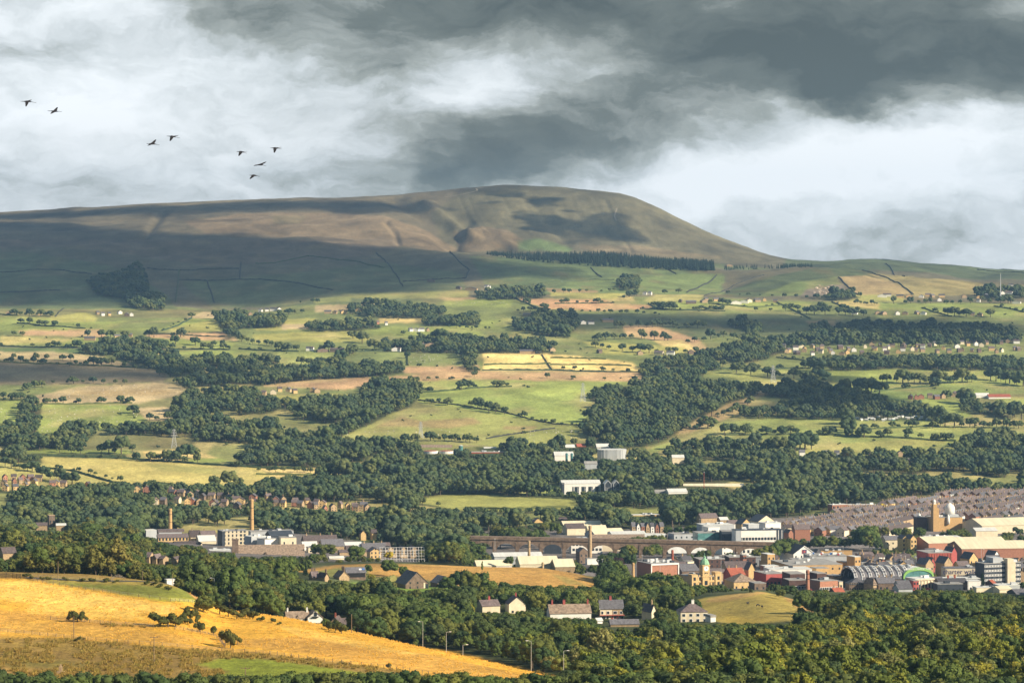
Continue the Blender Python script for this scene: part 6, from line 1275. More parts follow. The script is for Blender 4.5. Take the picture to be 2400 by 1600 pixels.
LM = dict(
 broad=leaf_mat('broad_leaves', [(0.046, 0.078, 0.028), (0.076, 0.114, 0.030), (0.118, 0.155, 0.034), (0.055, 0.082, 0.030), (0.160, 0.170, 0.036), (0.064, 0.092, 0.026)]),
 gold=leaf_mat('turning_leaves', [(0.135, 0.165, 0.026), (0.235, 0.238, 0.030), (0.095, 0.132, 0.028), (0.320, 0.285, 0.038), (0.170, 0.195, 0.030), (0.075, 0.112, 0.028), (0.285, 0.262, 0.085)]),  # yellow-green leaves, made yellower to carry the golden light
 birch=leaf_mat('birch_leaves', [(0.130, 0.140, 0.035), (0.190, 0.180, 0.045), (0.080, 0.105, 0.028), (0.220, 0.190, 0.050)]),
 pine=leaf_mat('needles', [(0.022, 0.040, 0.020), (0.032, 0.055, 0.026), (0.026, 0.046, 0.028)]),
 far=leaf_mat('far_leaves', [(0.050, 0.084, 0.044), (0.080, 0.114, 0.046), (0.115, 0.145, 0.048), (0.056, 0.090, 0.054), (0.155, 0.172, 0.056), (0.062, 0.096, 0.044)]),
 bush=leaf_mat('hawthorn_leaves', [(0.090, 0.100, 0.026), (0.130, 0.125, 0.030), (0.070, 0.085, 0.024)]),
 purple=leaf_mat('copper_leaves', [(0.040, 0.022, 0.028), (0.055, 0.030, 0.030)]),
 yellow=leaf_mat('yellow_leaves', [(0.42, 0.33, 0.03), (0.50, 0.38, 0.04)]),
 bark=mat('bark', (0.11, 0.085, 0.06), .95, .2, 2.0))
def puffs(spec, nleaf, ls, seed, squash=0.85, core=0.82, up=0.35, jit=0.38):
    """leaf clumps: each puff is a ragged shell of small leaf-spray faces round a smaller dense core"""
    r_ = np.random.default_rng(seed); V, Q, Tt = [], [], []
    bm_ = bmesh.new(); bmesh.ops.create_icosphere(bm_, subdivisions=2, radius=1.0)
    iv = np.array([v.co[:] for v in bm_.verts]); it = np.array([[v.index for v in f.verts] for f in bm_.faces]); bm_.free()
    nv = 0
    for (x, y, z, pr) in spec:
        c = np.array([x, y, z])
        if core:
            vv = iv * pr * core * (1 + r_.uniform(-.14, .12, (len(iv), 1))) * np.array([1, 1, squash]) + c
            V.append(vv); Tt.append(it + nv); nv += len(vv)
        n = int(nleaf * (pr / 2.0) ** 1.6) + 6
        d = r_.normal(size=(n, 3)); d[:, 2] += up; d /= np.linalg.norm(d, axis=1)[:, None]
        p = c + d * pr * np.array([1, 1, squash]) * r_.uniform(.72, 1.12, (n, 1))
        nrm = d + r_.normal(size=(n, 3)) * jit; nrm /= np.linalg.norm(nrm, axis=1)[:, None]
        a = np.cross(nrm, r_.normal(size=(n, 3))); a /= np.linalg.norm(a, axis=1)[:, None]; b_ = np.cross(nrm, a)
        s_ = ls * r_.uniform(.6, 1.35, (n, 1)); s2 = s_ * r_.uniform(.5, .9, (n, 1))
        q = np.stack([p - a * s_ - b_ * s2 * .4, p + a * s_ * .3 - b_ * s2, p + a * s_ + b_ * s2 * .4, p - a * s_ * .3 + b_ * s2], 1)
        V.append(q.reshape(-1, 3)); Q.append(np.arange(n * 4).reshape(-1, 4) + nv); nv += n * 4
    return np.concatenate(V), np.concatenate(Q), (np.concatenate(Tt) if Tt else None)
def broad_spec(seed, n=17, rx=3.5, rz=3.3, zc=6.0, pr=(1.3, 2.1), skew=0.0):
    r_ = random.Random(seed); out = [(r_.uniform(-.6, .6), r_.uniform(-.6, .6), zc - .4, 2.2)]
    for k in range(n):
        an = 2.4 * k + r_.uniform(-.5, .5); el = math.asin(-0.55 + 1.5 * (k + .5) / n); rr = r_.uniform(.66, .98)
        out.append((math.cos(an) * math.cos(el) * rx * rr + skew * math.sin(el), math.sin(an) * math.cos(el) * rx * rr, zc + math.sin(el) * rz * rr, r_.uniform(*pr)))
    return out
def trunk_mb(h=5.5, r=0.33, limbs=4, seed=1, mb=None):
    r_ = random.Random(seed); mb = mb or MB(); mb.tube([(0, 0, -1.2), (.05, 0, h * .5), (0, .1, h)], [r * 1.3, r, r * .5], 6)
    for k in range(limbs):
        an = k * 6.28 / max(1, limbs) + r_.random(); z0 = h * r_.uniform(.45, .75); l = r_.uniform(1.6, 2.6)
        mb.tube([(0, 0, z0), (math.cos(an) * l, math.sin(an) * l, z0 + l * .9)], [r * .5, r * .2], 5)
    return mb
def crown_mesh(name, m, spec, nleaf, ls, seed, **k):
    V, Q, Tt = puffs(spec, nleaf, ls, seed, **k)
    me = mesh_np(name, V, Q, Tt); me.materials.append(m); return me
def cone_mesh(seed, m, h=10, r=2.3, n=420, ls=.75, name='crown'):
    g = np.random.default_rng(seed); z = h * (.08 + .92 * g.random(n) ** 1.35); rad = r * (1 - z / h) ** .85 * g.uniform(.55, 1.08, n) + .08
    an = g.uniform(0, 6.28, n); p = np.stack([np.cos(an) * rad, np.sin(an) * rad, z], 1)
    out = np.stack([np.cos(an), np.sin(an), np.full(n, -.35)], 1); side = np.stack([-np.sin(an), np.cos(an), np.zeros(n)], 1)
    s_ = (ls * (0.45 + .75 * (1 - z / h)) * g.uniform(.7, 1.2, n))[:, None]
    q = np.stack([p - out * s_, p - side * s_ * .5, p + out * s_ * .8, p + side * s_ * .5], 1).reshape(-1, 3)
    V = [q]; Q = np.arange(n * 4).reshape(-1, 4); k = 9
    cv = np.array([[math.cos(6.283 * i / k) * r * .62, math.sin(6.283 * i / k) * r * .62, h * .06] for i in range(k)] + [[0, 0, h]]); V.append(cv)
    tri = np.array([[n * 4 + i, n * 4 + (i + 1) % k, n * 4 + k] for i in range(k)])
    me = mesh_np(name, np.concatenate(V), Q, tri); me.materials.append(m); return me
SPEC = {}
SPEC['broad'] = [broad_spec(20 + i, 16 + i % 3, 3.3 + .25 * (i % 4), 3.3 + .2 * (i % 3), 6.0, skew=(i - 2) * .2) for i in range(6)]
SPEC['gold'] = [broad_spec(40 + i, 13, 3.5 + .35 * (i % 3), 2.7 + .3 * (i % 2), 5.9, (1.0, 1.9), (i - 2) * .3) + [(random.Random(i).uniform(-1.2, 1.2), 0, 9.0, .9), (random.Random(i + 9).uniform(-1.5, 1.5), .6, 8.6, .8)] for i in range(5)]
SPEC['birch'] = [broad_spec(60 + i, 14, 2.9, 4.0, 5.2, (1.0, 1.7), .2 * i) + [(.2, 0, 9.6, .7)] for i in range(4)]
SPEC['poplar'] = [broad_spec(80 + i, 14, 1.1, 4.4, 5.2, (.7, 1.15)) for i in range(2)]
CROWN = {
 'broad': [crown_mesh('crown', LM['broad'], s_, 66, .33, 100 + i) for i, s_ in enumerate(SPEC['broad'])],
 'gold': [crown_mesh('crown', LM['gold'], s_, 74, .36, 200 + i, core=.74) for i, s_ in enumerate(SPEC['gold'])],
 'birch': [crown_mesh('crown', LM['birch'], s_, 80, .30, 300 + i, core=.68) for i, s_ in enumerate(SPEC['birch'])],
 'pine': [cone_mesh(500 + i, LM['pine'], 10, 2.2 + .25 * i) for i in range(3)],
 'poplar': [crown_mesh('crown', LM['broad'], s_, 90, .30, 600 + i) for i, s_ in enumerate(SPEC['poplar'])],
 'purple': [crown_mesh('crown', LM['purple'], SPEC['broad'][1], 66, .33, 700)],
 'yellow': [crown_mesh('crown', LM['yellow'], SPEC['gold'][1], 70, .35, 710)],
}
TRUNK = {k: trunk_mb(5.5 if k != 'pine' else 8, .3 if k != 'birch' else .2, 4 if k != 'pine' else 0, 3).mesh('trunk', LM['bark']) for k in CROWN}
def small_tree(name, m, spec, nleaf, ls, seed, th=5, **k):
    """a far tree: crown and trunk in one mesh"""
    V, Q, Tt = puffs(spec, nleaf, ls, seed, **k)
    tb = MB().tube([(0, 0, -1.5), (0, 0, th * .5), (.1, 0, th)], [.42, .32, .2], 5)
    n = len(V); tv = np.array(tb.v); tq = [[i + n for i in f] for f in tb.f if len(f) == 4]
    me = mesh_np(name, np.concatenate([V, tv]), np.concatenate([Q, np.array(tq)]), Tt)
    me.materials.append(m); me.materials.append(LM['bark'])
    mi = np.zeros(len(me.polygons), np.int32); mi[len(Q):len(Q) + len(tq)] = 1; me.polygons.foreach_set('material_index', mi)
    return me
FARM = [small_tree('tree', LM['far'], broad_spec(800 + i, 11 + i % 3, 3.6 + .5 * (i % 3), 3.4 - .25 * (i % 2), 5.6, (1.2, 2.1), (i - 2) * .3), 20, .62, 820 + i, core=.92, jit=.25) for i in range(6)]
BUSHM = [small_tree('bush', LM['bush'], [(random.Random(i * 7 + k).uniform(-3.4, 3.4), random.Random(i * 5 + k).uniform(-2.5, 2.5), random.Random(i * 3 + k).uniform(2.5, 6.5), random.Random(k + i).uniform(1.5, 2.7)) for k in range(9)], 60, .5, 860 + i, 4) for i in range(4)]
HEDGEM = [small_tree('bush', LM['far'], [(random.Random(i * 7 + k).uniform(-3.6, 3.6), random.Random(i * 5 + k).uniform(-2.5, 2.5), random.Random(i * 3 + k).uniform(2.0, 6.5), random.Random(k + i).uniform(1.8, 2.9)) for k in range(7)], 26, .7, 880 + i, 3) for i in range(3)]
FARPINE = [cone_mesh(900 + i, LM['pine'], 10, 2.0 + .3 * i, 110, 1.2, 'conifer') for i in range(3)]
def dead_mesh():
    mb = MB(); r_ = random.Random(5)
    mb.tube([(0, 0, -1), (.2, 0, 4), (0, 0, 8.5)], [.45, .3, .1], 5)
    for k in range(14):
        z0 = 2.5 + k * .42; an = k * 2.4; l = r_.uniform(1.8, 3.4) * (1 - k * .035); p1 = (math.cos(an) * l, math.sin(an) * l, z0 + l * .7)
        mb.tube([(0.1, 0, z0), p1, (p1[0] * 1.25, p1[1] * 1.2, p1[2] + 1.1)], [.16, .09, .04], 4)
    return mb.mesh('dead_tree', LM['bark'])
DEADM = dead_mesh()

TREES = []    # [species, X, Y, height, phrase]
_VA = None
def blocked(X, Y, z, h, hw):
    global _VA
    if _VA is None: _VA = np.array(VIS, float)
    px = CX + F * X / Y; yt = pyrow(z + h, Y); yb = pyrow(z, Y); pw = hw * F / Y
    return bool(np.any((Y < _VA[:, 4] + 4) & (px + pw > _VA[:, 0] + 1) & (px - pw < _VA[:, 1] - 1) & (yb > _VA[:, 2] + 1) & (yt < _VA[:, 3] - 1)))
def clear_of_feet(X, Y, m=3.0):
    for (fx, fy, fr) in FOOT:
        if abs(X - fx) < fr + m and abs(Y - fy) < fr + m and math.hypot(X - fx, Y - fy) < fr + m: return False
    return True
def is_floor(X, Y):
    c = np.clip(np.round((CX + F * X / Y - XS[0]) / 3.0).astype(int), 0, nc - 1)
    lo = np.zeros(len(X), int); hi = np.full(len(X), nr - 1)
    for _ in range(11):
        mid = (lo + hi) // 2; m_ = GY[mid, c] <= Y; lo = np.where(m_, mid, lo); hi = np.where(m_, hi, mid)
    return IS_FL[lo, c] | IS_FL[np.minimum(lo + 1, nr - 1), c]
def forest(Y0, Y1, sp, hr, species, keep=1.0):
    """trees on every bit of wood floor between two distances; species(px, py, Y) names the kind"""
    ys = np.arange(Y0, Y1, sp); X_, Y_ = [], []
    for Yv in ys:
        x0, x1 = Yv * (-70 - CX) / F, Yv * (2470 - CX) / F; n = int((x1 - x0) / sp)
        X_.append(x0 + (np.arange(n) + rng.random(n)) * (x1 - x0) / n); Y_.append(np.full(n, Yv) + rng.uniform(-.5, .5, n) * sp)
    X_ = np.concatenate(X_); Y_ = np.concatenate(Y_); m_ = is_floor(X_, Y_); X_, Y_ = X_[m_], Y_[m_]; Z_ = gz(X_, Y_)
    px = CX + F * X_ / Y_; py = pyrow(Z_, Y_); big = 1 + .7 * vnoise(X_ / 35, Y_ / 35)
    for i in range(len(X_)):
        if keep < 1 and rng.random() > keep: continue
        h = rng.uniform(*hr) * big[i] * random.choice((.5, .75, .9, 1, 1, 1.12, 1.35))
        for tries in range(3):
            if not blocked(X_[i], Y_[i], Z_[i], h, h * .34): break
            h *= .6
        else: continue
        if h < 2.4 or not clear_of_feet(X_[i], Y_[i]): continue
        sp_, ph = species(px[i], py[i], Y_[i])
        TREES.append([sp_, float(X_[i]), float(Y_[i]), float(h), ph, 1.0])
def tree_at(sp, x, y, hpx, phrase, Y=None, Ymin=760, wide=1.0):
    X, Yv, Z = hit(x, y, Ymin) if Y is None else at(x, Y)
    TREES.append([sp, X, Yv, hpx * Yv / F, phrase, wide])
# ------------------------------------------------------------------ fences, walls, hedges, paths
def ground_line(line, step, Ymin=760):
    out = []
    P = [hit(x, y, Ymin) for x, y in line]
    for (a, b_) in zip(P[:-1], P[1:]):
        L_ = math.hypot(b_[0] - a[0], b_[1] - a[1]); n = max(1, int(L_ / step))
        for k in range(n): out.append((a[0] + (b_[0] - a[0]) * k / n, a[1] + (b_[1] - a[1]) * k / n))
    out.append(P[-1][:2]); z = gz([p[0] for p in out], [p[1] for p in out])
    return [(p[0], p[1], float(zz)) for p, zz in zip(out, z)]
def fence(line, label, step=3.6, h=1.25, wires=3, m='wood', Ymin=760, rail=0.03):
    G = ground_line(line, step, Ymin); o0 = G[0]; root = empty('fence', o0, 0, label, 'fence')
    pm = MB().tube([(0, 0, -.4), (0, 0, h)], .085, 5).mesh('post', M[m])
    for g_ in G[:100]:
        p = link('post', pm, root); p.location = (g_[0] - o0[0], g_[1] - o0[1], g_[2] - o0[2]); s_ = random.uniform(.9, 1.25); p.scale = (1.3, 1.3, s_); p.rotation_euler = (random.uniform(-.06, .06), random.uniform(-.06, .06), 0)
    for k in range(wires):
        o = MB(); o.tube([(g_[0] - o0[0], g_[1] - o0[1], g_[2] - o0[2] + h * (k + 1) / (wires + .3)) for g_ in G], rail, 3); part('wire' if rail < .05 else 'rail', o, 'steel' if rail < .05 else m, root)
fence([(0, 1479), (75, 1487), (150, 1494), (225, 1501), (300, 1507), (380, 1513), (450, 1519), (520, 1525), (600, 1530), (700, 1542), (800, 1554), (870, 1561), (960, 1574), (1080, 1592)], 'long post and wire fence along the brown edge of the golden slope')
fence([(118, 1452), (155, 1455), (210, 1458), (260, 1463), (360, 1469)], 'post and wire fence past the lone thorn', 4.5)
fence([(410, 1474), (470, 1484), (500, 1490), (515, 1500), (526, 1516)], 'fence running down from the thicket', 3)
fence([(78, 1360), (110, 1367), (200, 1381), (300, 1395), (400, 1409), (462, 1413)], 'fence along the lower edge of the small green field', 4.5)
fence([(432, 1380), (450, 1394), (466, 1412)], 'short pale fence at the end of the small green field', 2.2, 1.5, 2, 'wood', 760, .05)
fence([(60, 1350), (150, 1357), (260, 1362), (400, 1370)], 'fence beside the track above the small green field', 6, 1.2, 2)
fence([(-4, 1354), (14, 1354), (30, 1354), (48, 1355)], 'dark timber rail fence at the far left edge', 1.9, 2.0, 4, 'dwood', 760, .12)
fence([(840, 1389), (900, 1392), (960, 1394), (1000, 1392)], 'dark rail fence below the big stone farmhouse', 3, 1.4, 3, 'dwood', 1500, .06)
fence([(830, 1372), (870, 1366), (890, 1360)], 'timber fence climbing the garden beside the hay barn', 3, 1.3, 2, 'wood', 1500, .05)
def hedge(line, label, w=2.4, h=2.2, m=None, nm='hedge', cat='hedge', Ymin=2000, step=5.0, rough=.35):
    G = ground_line(line, step, Ymin); V, Q = [], []; prof = [(-.5, -.15), (-.46, .55), (-.2, .95), (.2, 1.0), (.47, .55), (.5, -.15)]; o0 = G[0]
    for i, g_ in enumerate(G):
        a, b_ = G[max(0, i - 1)], G[min(len(G) - 1, i + 1)]; dx, dy = b_[0] - a[0], b_[1] - a[1]; l = math.hypot(dx, dy) + 1e-6; nx, ny = -dy / l, dx / l; hh = h * random.uniform(1 - rough, 1 + rough); ww = w * random.uniform(1 - rough, 1 + rough)
        for (p, q) in prof: V.append((g_[0] - o0[0] + nx * p * ww, g_[1] - o0[1] + ny * p * ww, g_[2] - o0[2] + q * hh))
    for i in range(len(G) - 1):
        for k in range(5): Q.append((i * 6 + k, i * 6 + k + 1, i * 6 + 7 + k, i * 6 + 6 + k))
    me = mesh_np(nm, V, Q); me.materials.append(m or LM['far']); o = link(nm, me); o.location = o0; tag(o, label, cat)
    return o
HEDGES = [([(0, 811), (150, 814), (280, 816), (400, 818), (540, 819)], 'road hedge over the left pastures'), ([(560, 818), (620, 822), (700, 824)], 'road hedge towards the white valley farm'), ([(0, 848), (130, 853), (260, 858), (400, 868)], 'broken hedge across the dull pasture'), ([(95, 947), (200, 947), (310, 945)], 'hedge at the top of the sheep field'), ([(0, 937), (60, 939)], 'hedge over the far left green field'), ([(100, 1096), (170, 1104), (240, 1124), (300, 1140)], 'hedge down the broad straw field'), ([(110, 1068), (300, 1075), (420, 1084), (560, 1093), (700, 1100)], 'hedge along the top of the broad straw field'), ([(600, 1112), (720, 1114), (800, 1108)], 'hedge across the narrow straw field'), ([(0, 737), (40, 740)], 'hedge left of the far left farm'), ([(130, 742), (150, 722)], 'wall climbing above the far left farm'), ([(40, 758), (100, 764), (200, 770)], 'hedge in the green fields at the far left'), ([(380, 775), (420, 762), (450, 745)], 'hedge between the green and the olive field'), ([(345, 783), (560, 790)], 'hedge on the tan strip at the left'),
 ([(835, 824), (960, 820), (1110, 820)], 'hedge along the top of the centre pastures'), ([(955, 824), (956, 856)], 'low hedge dividing the centre pastures'), ([(1135, 856), (1290, 852)], 'dark hedge across the left straw field'), ([(1270, 831), (1282, 850), (1294, 867)], 'dark wall between the two straw fields'), ([(1290, 855), (1400, 855), (1480, 858)], 'dark hedge across the right straw field'), ([(1290, 839), (1420, 842)], 'upper hedge of the right straw field'), ([(1130, 868), (1300, 868), (1500, 872)], 'hedge between straw and tan strips'), ([(960, 921), (1040, 917), (1120, 909), (1200, 906)], 'hedge over the rolling green hill'), ([(1085, 889), (1105, 899), (1120, 909)], 'track hedge curling down from the tan strip'), ([(980, 938), (1020, 943), (1100, 953), (1180, 966), (1240, 982), (1300, 994), (1380, 998)], 'stone wall across the rolling green hill'), ([(1140, 1028), (1200, 1018), (1300, 1004)], 'thin hedge below the stone wall'),
 ([(1210, 700), (1260, 722), (1290, 726)], 'hedge at the left end of the orange field'), ([(1300, 712), (1440, 710)], 'hedge line on the orange field'), ([(1520, 712), (1540, 722), (1560, 726)], 'hedge right of the orange field'), ([(1500, 724), (1600, 727), (1700, 729)], 'hedge below the farm under the pines'), ([(1660, 712), (1760, 720), (1830, 716)], 'hedge below the long white farm'), ([(1610, 686), (1640, 672), (1680, 645)], 'pale wall climbing to the plantation'), ([(1650, 694), (1720, 668), (1790, 645)], 'wall round the scrubby dome'), ([(1965, 650), (1980, 665), (2000, 685), (2010, 690)], 'dark wall over the quarry hill'), ([(2020, 634), (2060, 645), (2095, 660), (2120, 675), (2140, 690)], 'long dark wall down the round hill'), ([(1820, 708), (1850, 722), (1900, 748)], 'hedge diagonal in the shaded right fields'), ([(1950, 708), (1980, 720), (2030, 735)], 'hedge left of the bright upper pasture'), ([(2160, 722), (2190, 732), (2230, 742)], 'hedge in the bright upper pasture'), ([(2330, 718), (2400, 732)], 'hedge at the right edge of the bright upper pasture'), ([(1650, 868), (1760, 864), (1900, 864)], 'hedge over the right pylon meadow'), ([(1820, 838), (1880, 844), (1905, 852)], 'lane hedge below the village'), ([(2050, 918), (2100, 912), (2200, 904)], 'hedge across the big right meadow'), ([(1700, 1020), (1850, 1018), (1960, 1020)], 'hedge in the long pasture, left part'), ([(1960, 1022), (2100, 1026), (2240, 1034)], 'low hedge in the long pasture, right part'), ([(2020, 1006), (2120, 1002), (2200, 998)], 'hedge under the allotments'), ([(1030, 1158), (1200, 1158), (1350, 1166)], 'hedge above the hotel meadow'), ([(1090, 1192), (1200, 1194), (1330, 1190)], 'hedge at the foot of the hotel meadow'),
 ([(882, 592), (905, 615), (930, 645), (945, 672)], 'dark wall running straight down the shaded spur'), ([(1055, 590), (1075, 612), (1100, 632), (1092, 652), (1000, 656), (945, 660)], 'dark wall looping down the shaded spur'), ([(565, 614), (562, 655)], 'short wall on the shaded spur'), ([(486, 658), (495, 685), (503, 710)], 'wall leaning down the left of the spur'), ([(420, 632), (415, 680), (412, 708)], 'gully hedge left of the centre of the spur'), ([(0, 638), (120, 632), (215, 642)], 'wall along the left pastures of the spur'), ([(420, 656), (560, 655), (700, 664), (780, 680)], 'wall across the lower spur'), ([(0, 686), (80, 683), (140, 680)], 'low wall in the bottom left of the spur'), ([(600, 618), (720, 600), (830, 612), (900, 628)], 'dark bank across the middle of the spur'), ([(345, 628), (450, 634), (560, 630)], 'wall right of the spur wood'), ([(1385, 628), (1410, 650)], 'wall under the left of the plantation'), ([(1560, 630), (1585, 642)], 'wall under the right of the plantation'), ([(1250, 668), (1380, 656), (1440, 656)], 'dark hedge in front of the plantation slope'), ([(2075, 618), (2090, 632), (2120, 648)], 'dark wall on the far right ridge'), ([(2290, 632), (2400, 640)], 'wall along the far right ridge')]
wallm = mat('field_wall', (0.045, 0.046, 0.040), .95, .2, .5)
for ln, lab in HEDGES:
    wl = 'wall' in lab; hedge(ln, lab, (2.8 if ln[0][1] < 690 else 1.6) if wl else 2.6, (2.4 if ln[0][1] < 690 else 1.9) if wl else 2.5, wallm if wl else None, 'stone_wall' if wl else 'hedge', 'wall' if wl else 'hedge')
hedge([(880, 1372), (900, 1366), (926, 1358)], 'bright clipped garden hedge left of the big stone farmhouse', 3, 3.0, LM['gold'], 'hedge', 'hedge', 1500, 2)
hedge([(856, 1370), (880, 1364), (892, 1359)], 'sloping garden hedge below the hay barn', 2, 1.8, LM['gold'], 'hedge', 'hedge', 1500, 2)
pathm = mat('trodden_path', (0.26, 0.225, 0.16), .95, .1, .3); roadm = mat('asphalt', (0.075, 0.073, 0.07), .9, .12, .4)
def strip(line, w, m, nm, Ymin=2000, lift=.25, step=12):
    G = ground_line(line, step, Ymin); V, Q = [], []
    for i, g_ in enumerate(G):
        a, b_ = G[max(0, i - 1)], G[min(len(G) - 1, i + 1)]; dx, dy = b_[0] - a[0], b_[1] - a[1]; l = math.hypot(dx, dy) + 1e-6
        for s_ in (-1, 1):
            x_, y_ = g_[0] - dy / l * w / 2 * s_, g_[1] + dx / l * w / 2 * s_; V.append((x_, y_, float(gz(x_, y_)[0]) + lift))
    for i in range(len(G) - 1): Q.append((i * 2, i * 2 + 1, i * 2 + 3, i * 2 + 2))
    me = mesh_np(nm, V, Q); me.materials.append(m); o = link(nm, me); tag(o, kind='structure')
strip([(1040, 463), (1080, 457), (1110, 450), (1119, 447), (1116, 443), (1135, 439)], 5, pathm, 'footpath', 8200, .8); strip([(1446, 488), (1442, 500), (1440, 508), (1445, 518)], 4, pathm, 'footpath', 8200, .8); strip([(1098, 538), (1150, 536), (1190, 545)], 4, pathm, 'footpath', 8200, .8)
strip([(0, 812), (150, 815.5), (280, 817.5), (400, 819.5), (540, 820.5)], 6, roadm, 'lane', 3000, .15, 8); strip([(1085, 890), (1105, 900), (1122, 910)], 4, pathm, 'track', 3000, .2, 6); strip([(2180, 1092), (2200, 1082), (2230, 1074)], 9, roadm, 'road', 2600, .2, 6); strip([(60, 1353), (200, 1361), (400, 1371)], 4, roadm, 'track', 760, .15, 5)
strip([(2120, 1325), (2150, 1316), (2180, 1308)], 12, roadm, 'road', 2100, .2, 5)

# ------------------------------------------------------------------ poles, lamps, pylons, masts
def pole(x, yb, yt, label, arm=0, Ymin=760, Y=None, r=.15, m='wood'):
    root, s = site('telegraph_pole', label, 'pole', x, yb, Y, 0, None, Ymin); Yv = root.location.y; h = H - Yv * (yt - YH) / F - root.location.z
    part('shaft', MB().tube([(0, 0, -.8), (0, 0, h)], [r, r * .75], 6), m, root)
    if arm:
        o = MB(); o.box(-arm, arm, -.08, .08, h - .45, h - .3)
        for k in (-1, 0, 1): o.lathe(k * arm * .9, 0, [(.07, h - .3), (.07, h - .02)], 5)
        part('crossarm', o, m, root)
for x, yb, yt, lab, arm, r in ((361, 1551, 1490, 'pole with crossarm standing on the brown fence of the golden slope', 1.3, .15), (173, 1496, 1443, 'bare pale pole below the lone thorn', 0, .15), (136, 1361, 1315, 'dark pole at the wood edge above the green field', 0, .15), (371, 1363, 1320, 'pole with crossarm at the wood edge above the green field', 1.6, .15), (334, 1362, 1337, 'short pole between two taller ones at the wood edge', 0, .12), (404, 1372, 1345, 'pole right beside the white site cabin', 0, .12), (445, 1384, 1328, 'pole against the dark wood right of the site cabin', 0, .14), (519, 1420, 1349, 'pole against the dark wood above the big thicket', 0, .14), (824, 1482, 1438, 'pole right of the white farmhouse trees', 0, .15)):
    pole(x, yb, yt, lab, arm, r=r)
pole(575, 0, 1562, 'pole with crossarm rising from the bottom fringe', 1.4, Y=860)
def lamp(x, yb, yt, label, side=1, Y=None):
    root, s = site('street_lamp', label, 'street lamp', x, yb, Y, 0, 'street lamps'); Yv = root.location.y; h = H - Yv * (yt - YH) / F - root.location.z
    part('post', MB().tube([(0, 0, -1), (0, 0, h * .3), (0, 0, h - .1)], [.10, .08, .06], 6), 'steel', root)
    part('arm', MB().tube([(0, 0, h - .1), (side * 1.3, 0, h + .1)], .06, 5), 'steel', root)
    part('lamp_head', MB().box(min(side * 1.1, side * 2.0), max(side * 1.1, side * 2.0), -.16, .16, h, h + .2), 'frame', root)
for x, yt, Y, lab, sd in ((1046, 1480, 1120, 'tall lamp on the skyline end of the golden slope', 1), (991, 1456, 1180, 'lamp with left-turned head before the dark valley trees', -1), (1245, 1501, 1060, 'lamp with left-turned head at the tip of the golden slope', -1), (1321, 1524, 1020, 'lamp with right-turned head at the tip of the golden slope', 1), (1557, 1546, 960, 'lamp half sunk in the lower right wood', -1), (1085, 1510, 1090, 'headless-looking lamp low on the golden skyline', 1), (1660, 1573, 930, 'lamp whose head just clears the lower right wood', 1), (150, 1322, 1340, 'lamp at the wood edge on the left', -1), (502, 1354, 1330, 'lamp in front of the dark wood above the thicket', -1)):
    lamp(x, None, yt, lab, sd, Y)
for k, (x, yt, Y) in enumerate(((1547, 1317, 2080), (1690, 1300, 2120), (1727, 1294, 2420), (1505, 1300, 2400), (2112, 1300, 2330), (2122, 1302, 2330), (2148, 1306, 2330), (2300, 1284, 2450), (2306, 1286, 2450), (1870, 1280, 2480), (1952, 1284, 2470), (1976, 1280, 2470), (1385, 1308, 2300), (1402, 1312, 2280), (1412, 1310, 2290), (1340, 1222, 2860), (2270, 1350, 2010), (2157, 1352, 2010), (1160, 1262, 2440), (1640, 1216, 2850))):
    root, s = site('street_lamp', f'thin grey lamp column in the town, {ordn(k)} listed from the centre outwards' if False else f'thin grey lamp column among the town buildings', 'street lamp', x, None, Y, 0, 'thin lamp columns in the town'); h = H - Y * (yt - YH) / F - root.location.z
    part('post', MB().tube([(0, 0, -.5), (0, 0, h)], [.16, .1], 5), 'steel', root); part('lamp_head', MB().box(-.7, .7, -.15, .15, h - .05, h + .12), 'frame', root)
def pylon(x, yb, yt, label, Ymin=2000):
    root, s = site('electricity_pylon', label, 'pylon', x, yb, None, 12, 'electricity pylons', Ymin); Yv = root.location.y; h = H - Yv * (yt - YH) / F - root.location.z
    b_ = h * .13; lv = [0, .18, .34, .48, .6, .7, .8, .9, 1.0]; wd_ = lambda f_: b_ * (1 - f_) ** 1.1 + .35
    o = MB(); r = .17
    for i in range(len(lv) - 1):
        w0, w1 = wd_(lv[i]), wd_(lv[i + 1]); z0, z1 = lv[i] * h, lv[i + 1] * h; c0 = [(-w0, -w0), (w0, -w0), (w0, w0), (-w0, w0)]; c1 = [(-w1, -w1), (w1, -w1), (w1, w1), (-w1, w1)]
        for k in range(4):
            a, b2, c, d_ = (*c0[k], z0), (*c1[k], z1), (*c0[(k + 1) % 4], z0), (*c1[(k + 1) % 4], z1)
            o.tube([a, b2], r, 4); o.tube([a, d_], r * .6, 3); o.tube([c, b2], r * .6, 3); o.tube([b2, d_], r * .6, 3)
    part('lattice', o, 'steel', root)
    for f_, l_ in ((.66, .26), (.8, .2), (.93, .15)):
        o = MB()
        for sg in (-1, 1): o.tube([(sg * wd_(f_), 0, f_ * h), (sg * l_ * h * .62, 0, f_ * h + .2)], .18, 4); o.tube([(sg * wd_(f_), 0, f_ * h + h * .045), (sg * l_ * h * .62, 0, f_ * h + .3)], .14, 4); o.tube([(sg * l_ * h * .6, 0, f_ * h), (sg * l_ * h * .6, 0, f_ * h - 1.8)], .12, 4)
        part('crossarm', o, 'steel', root)
    VIS.append((x - 6, x + 6, yt, yb - 2, Yv))
pylon(408, 1050, 1005, 'lattice pylon in the rough pasture on the left'); pylon(986, 1026, 988, 'lattice pylon above the sewage works'); pylon(1366, 941, 897, 'lattice pylon on the rolling green hill'); pylon(1812, 896, 856, 'lattice pylon in the meadow on the right')
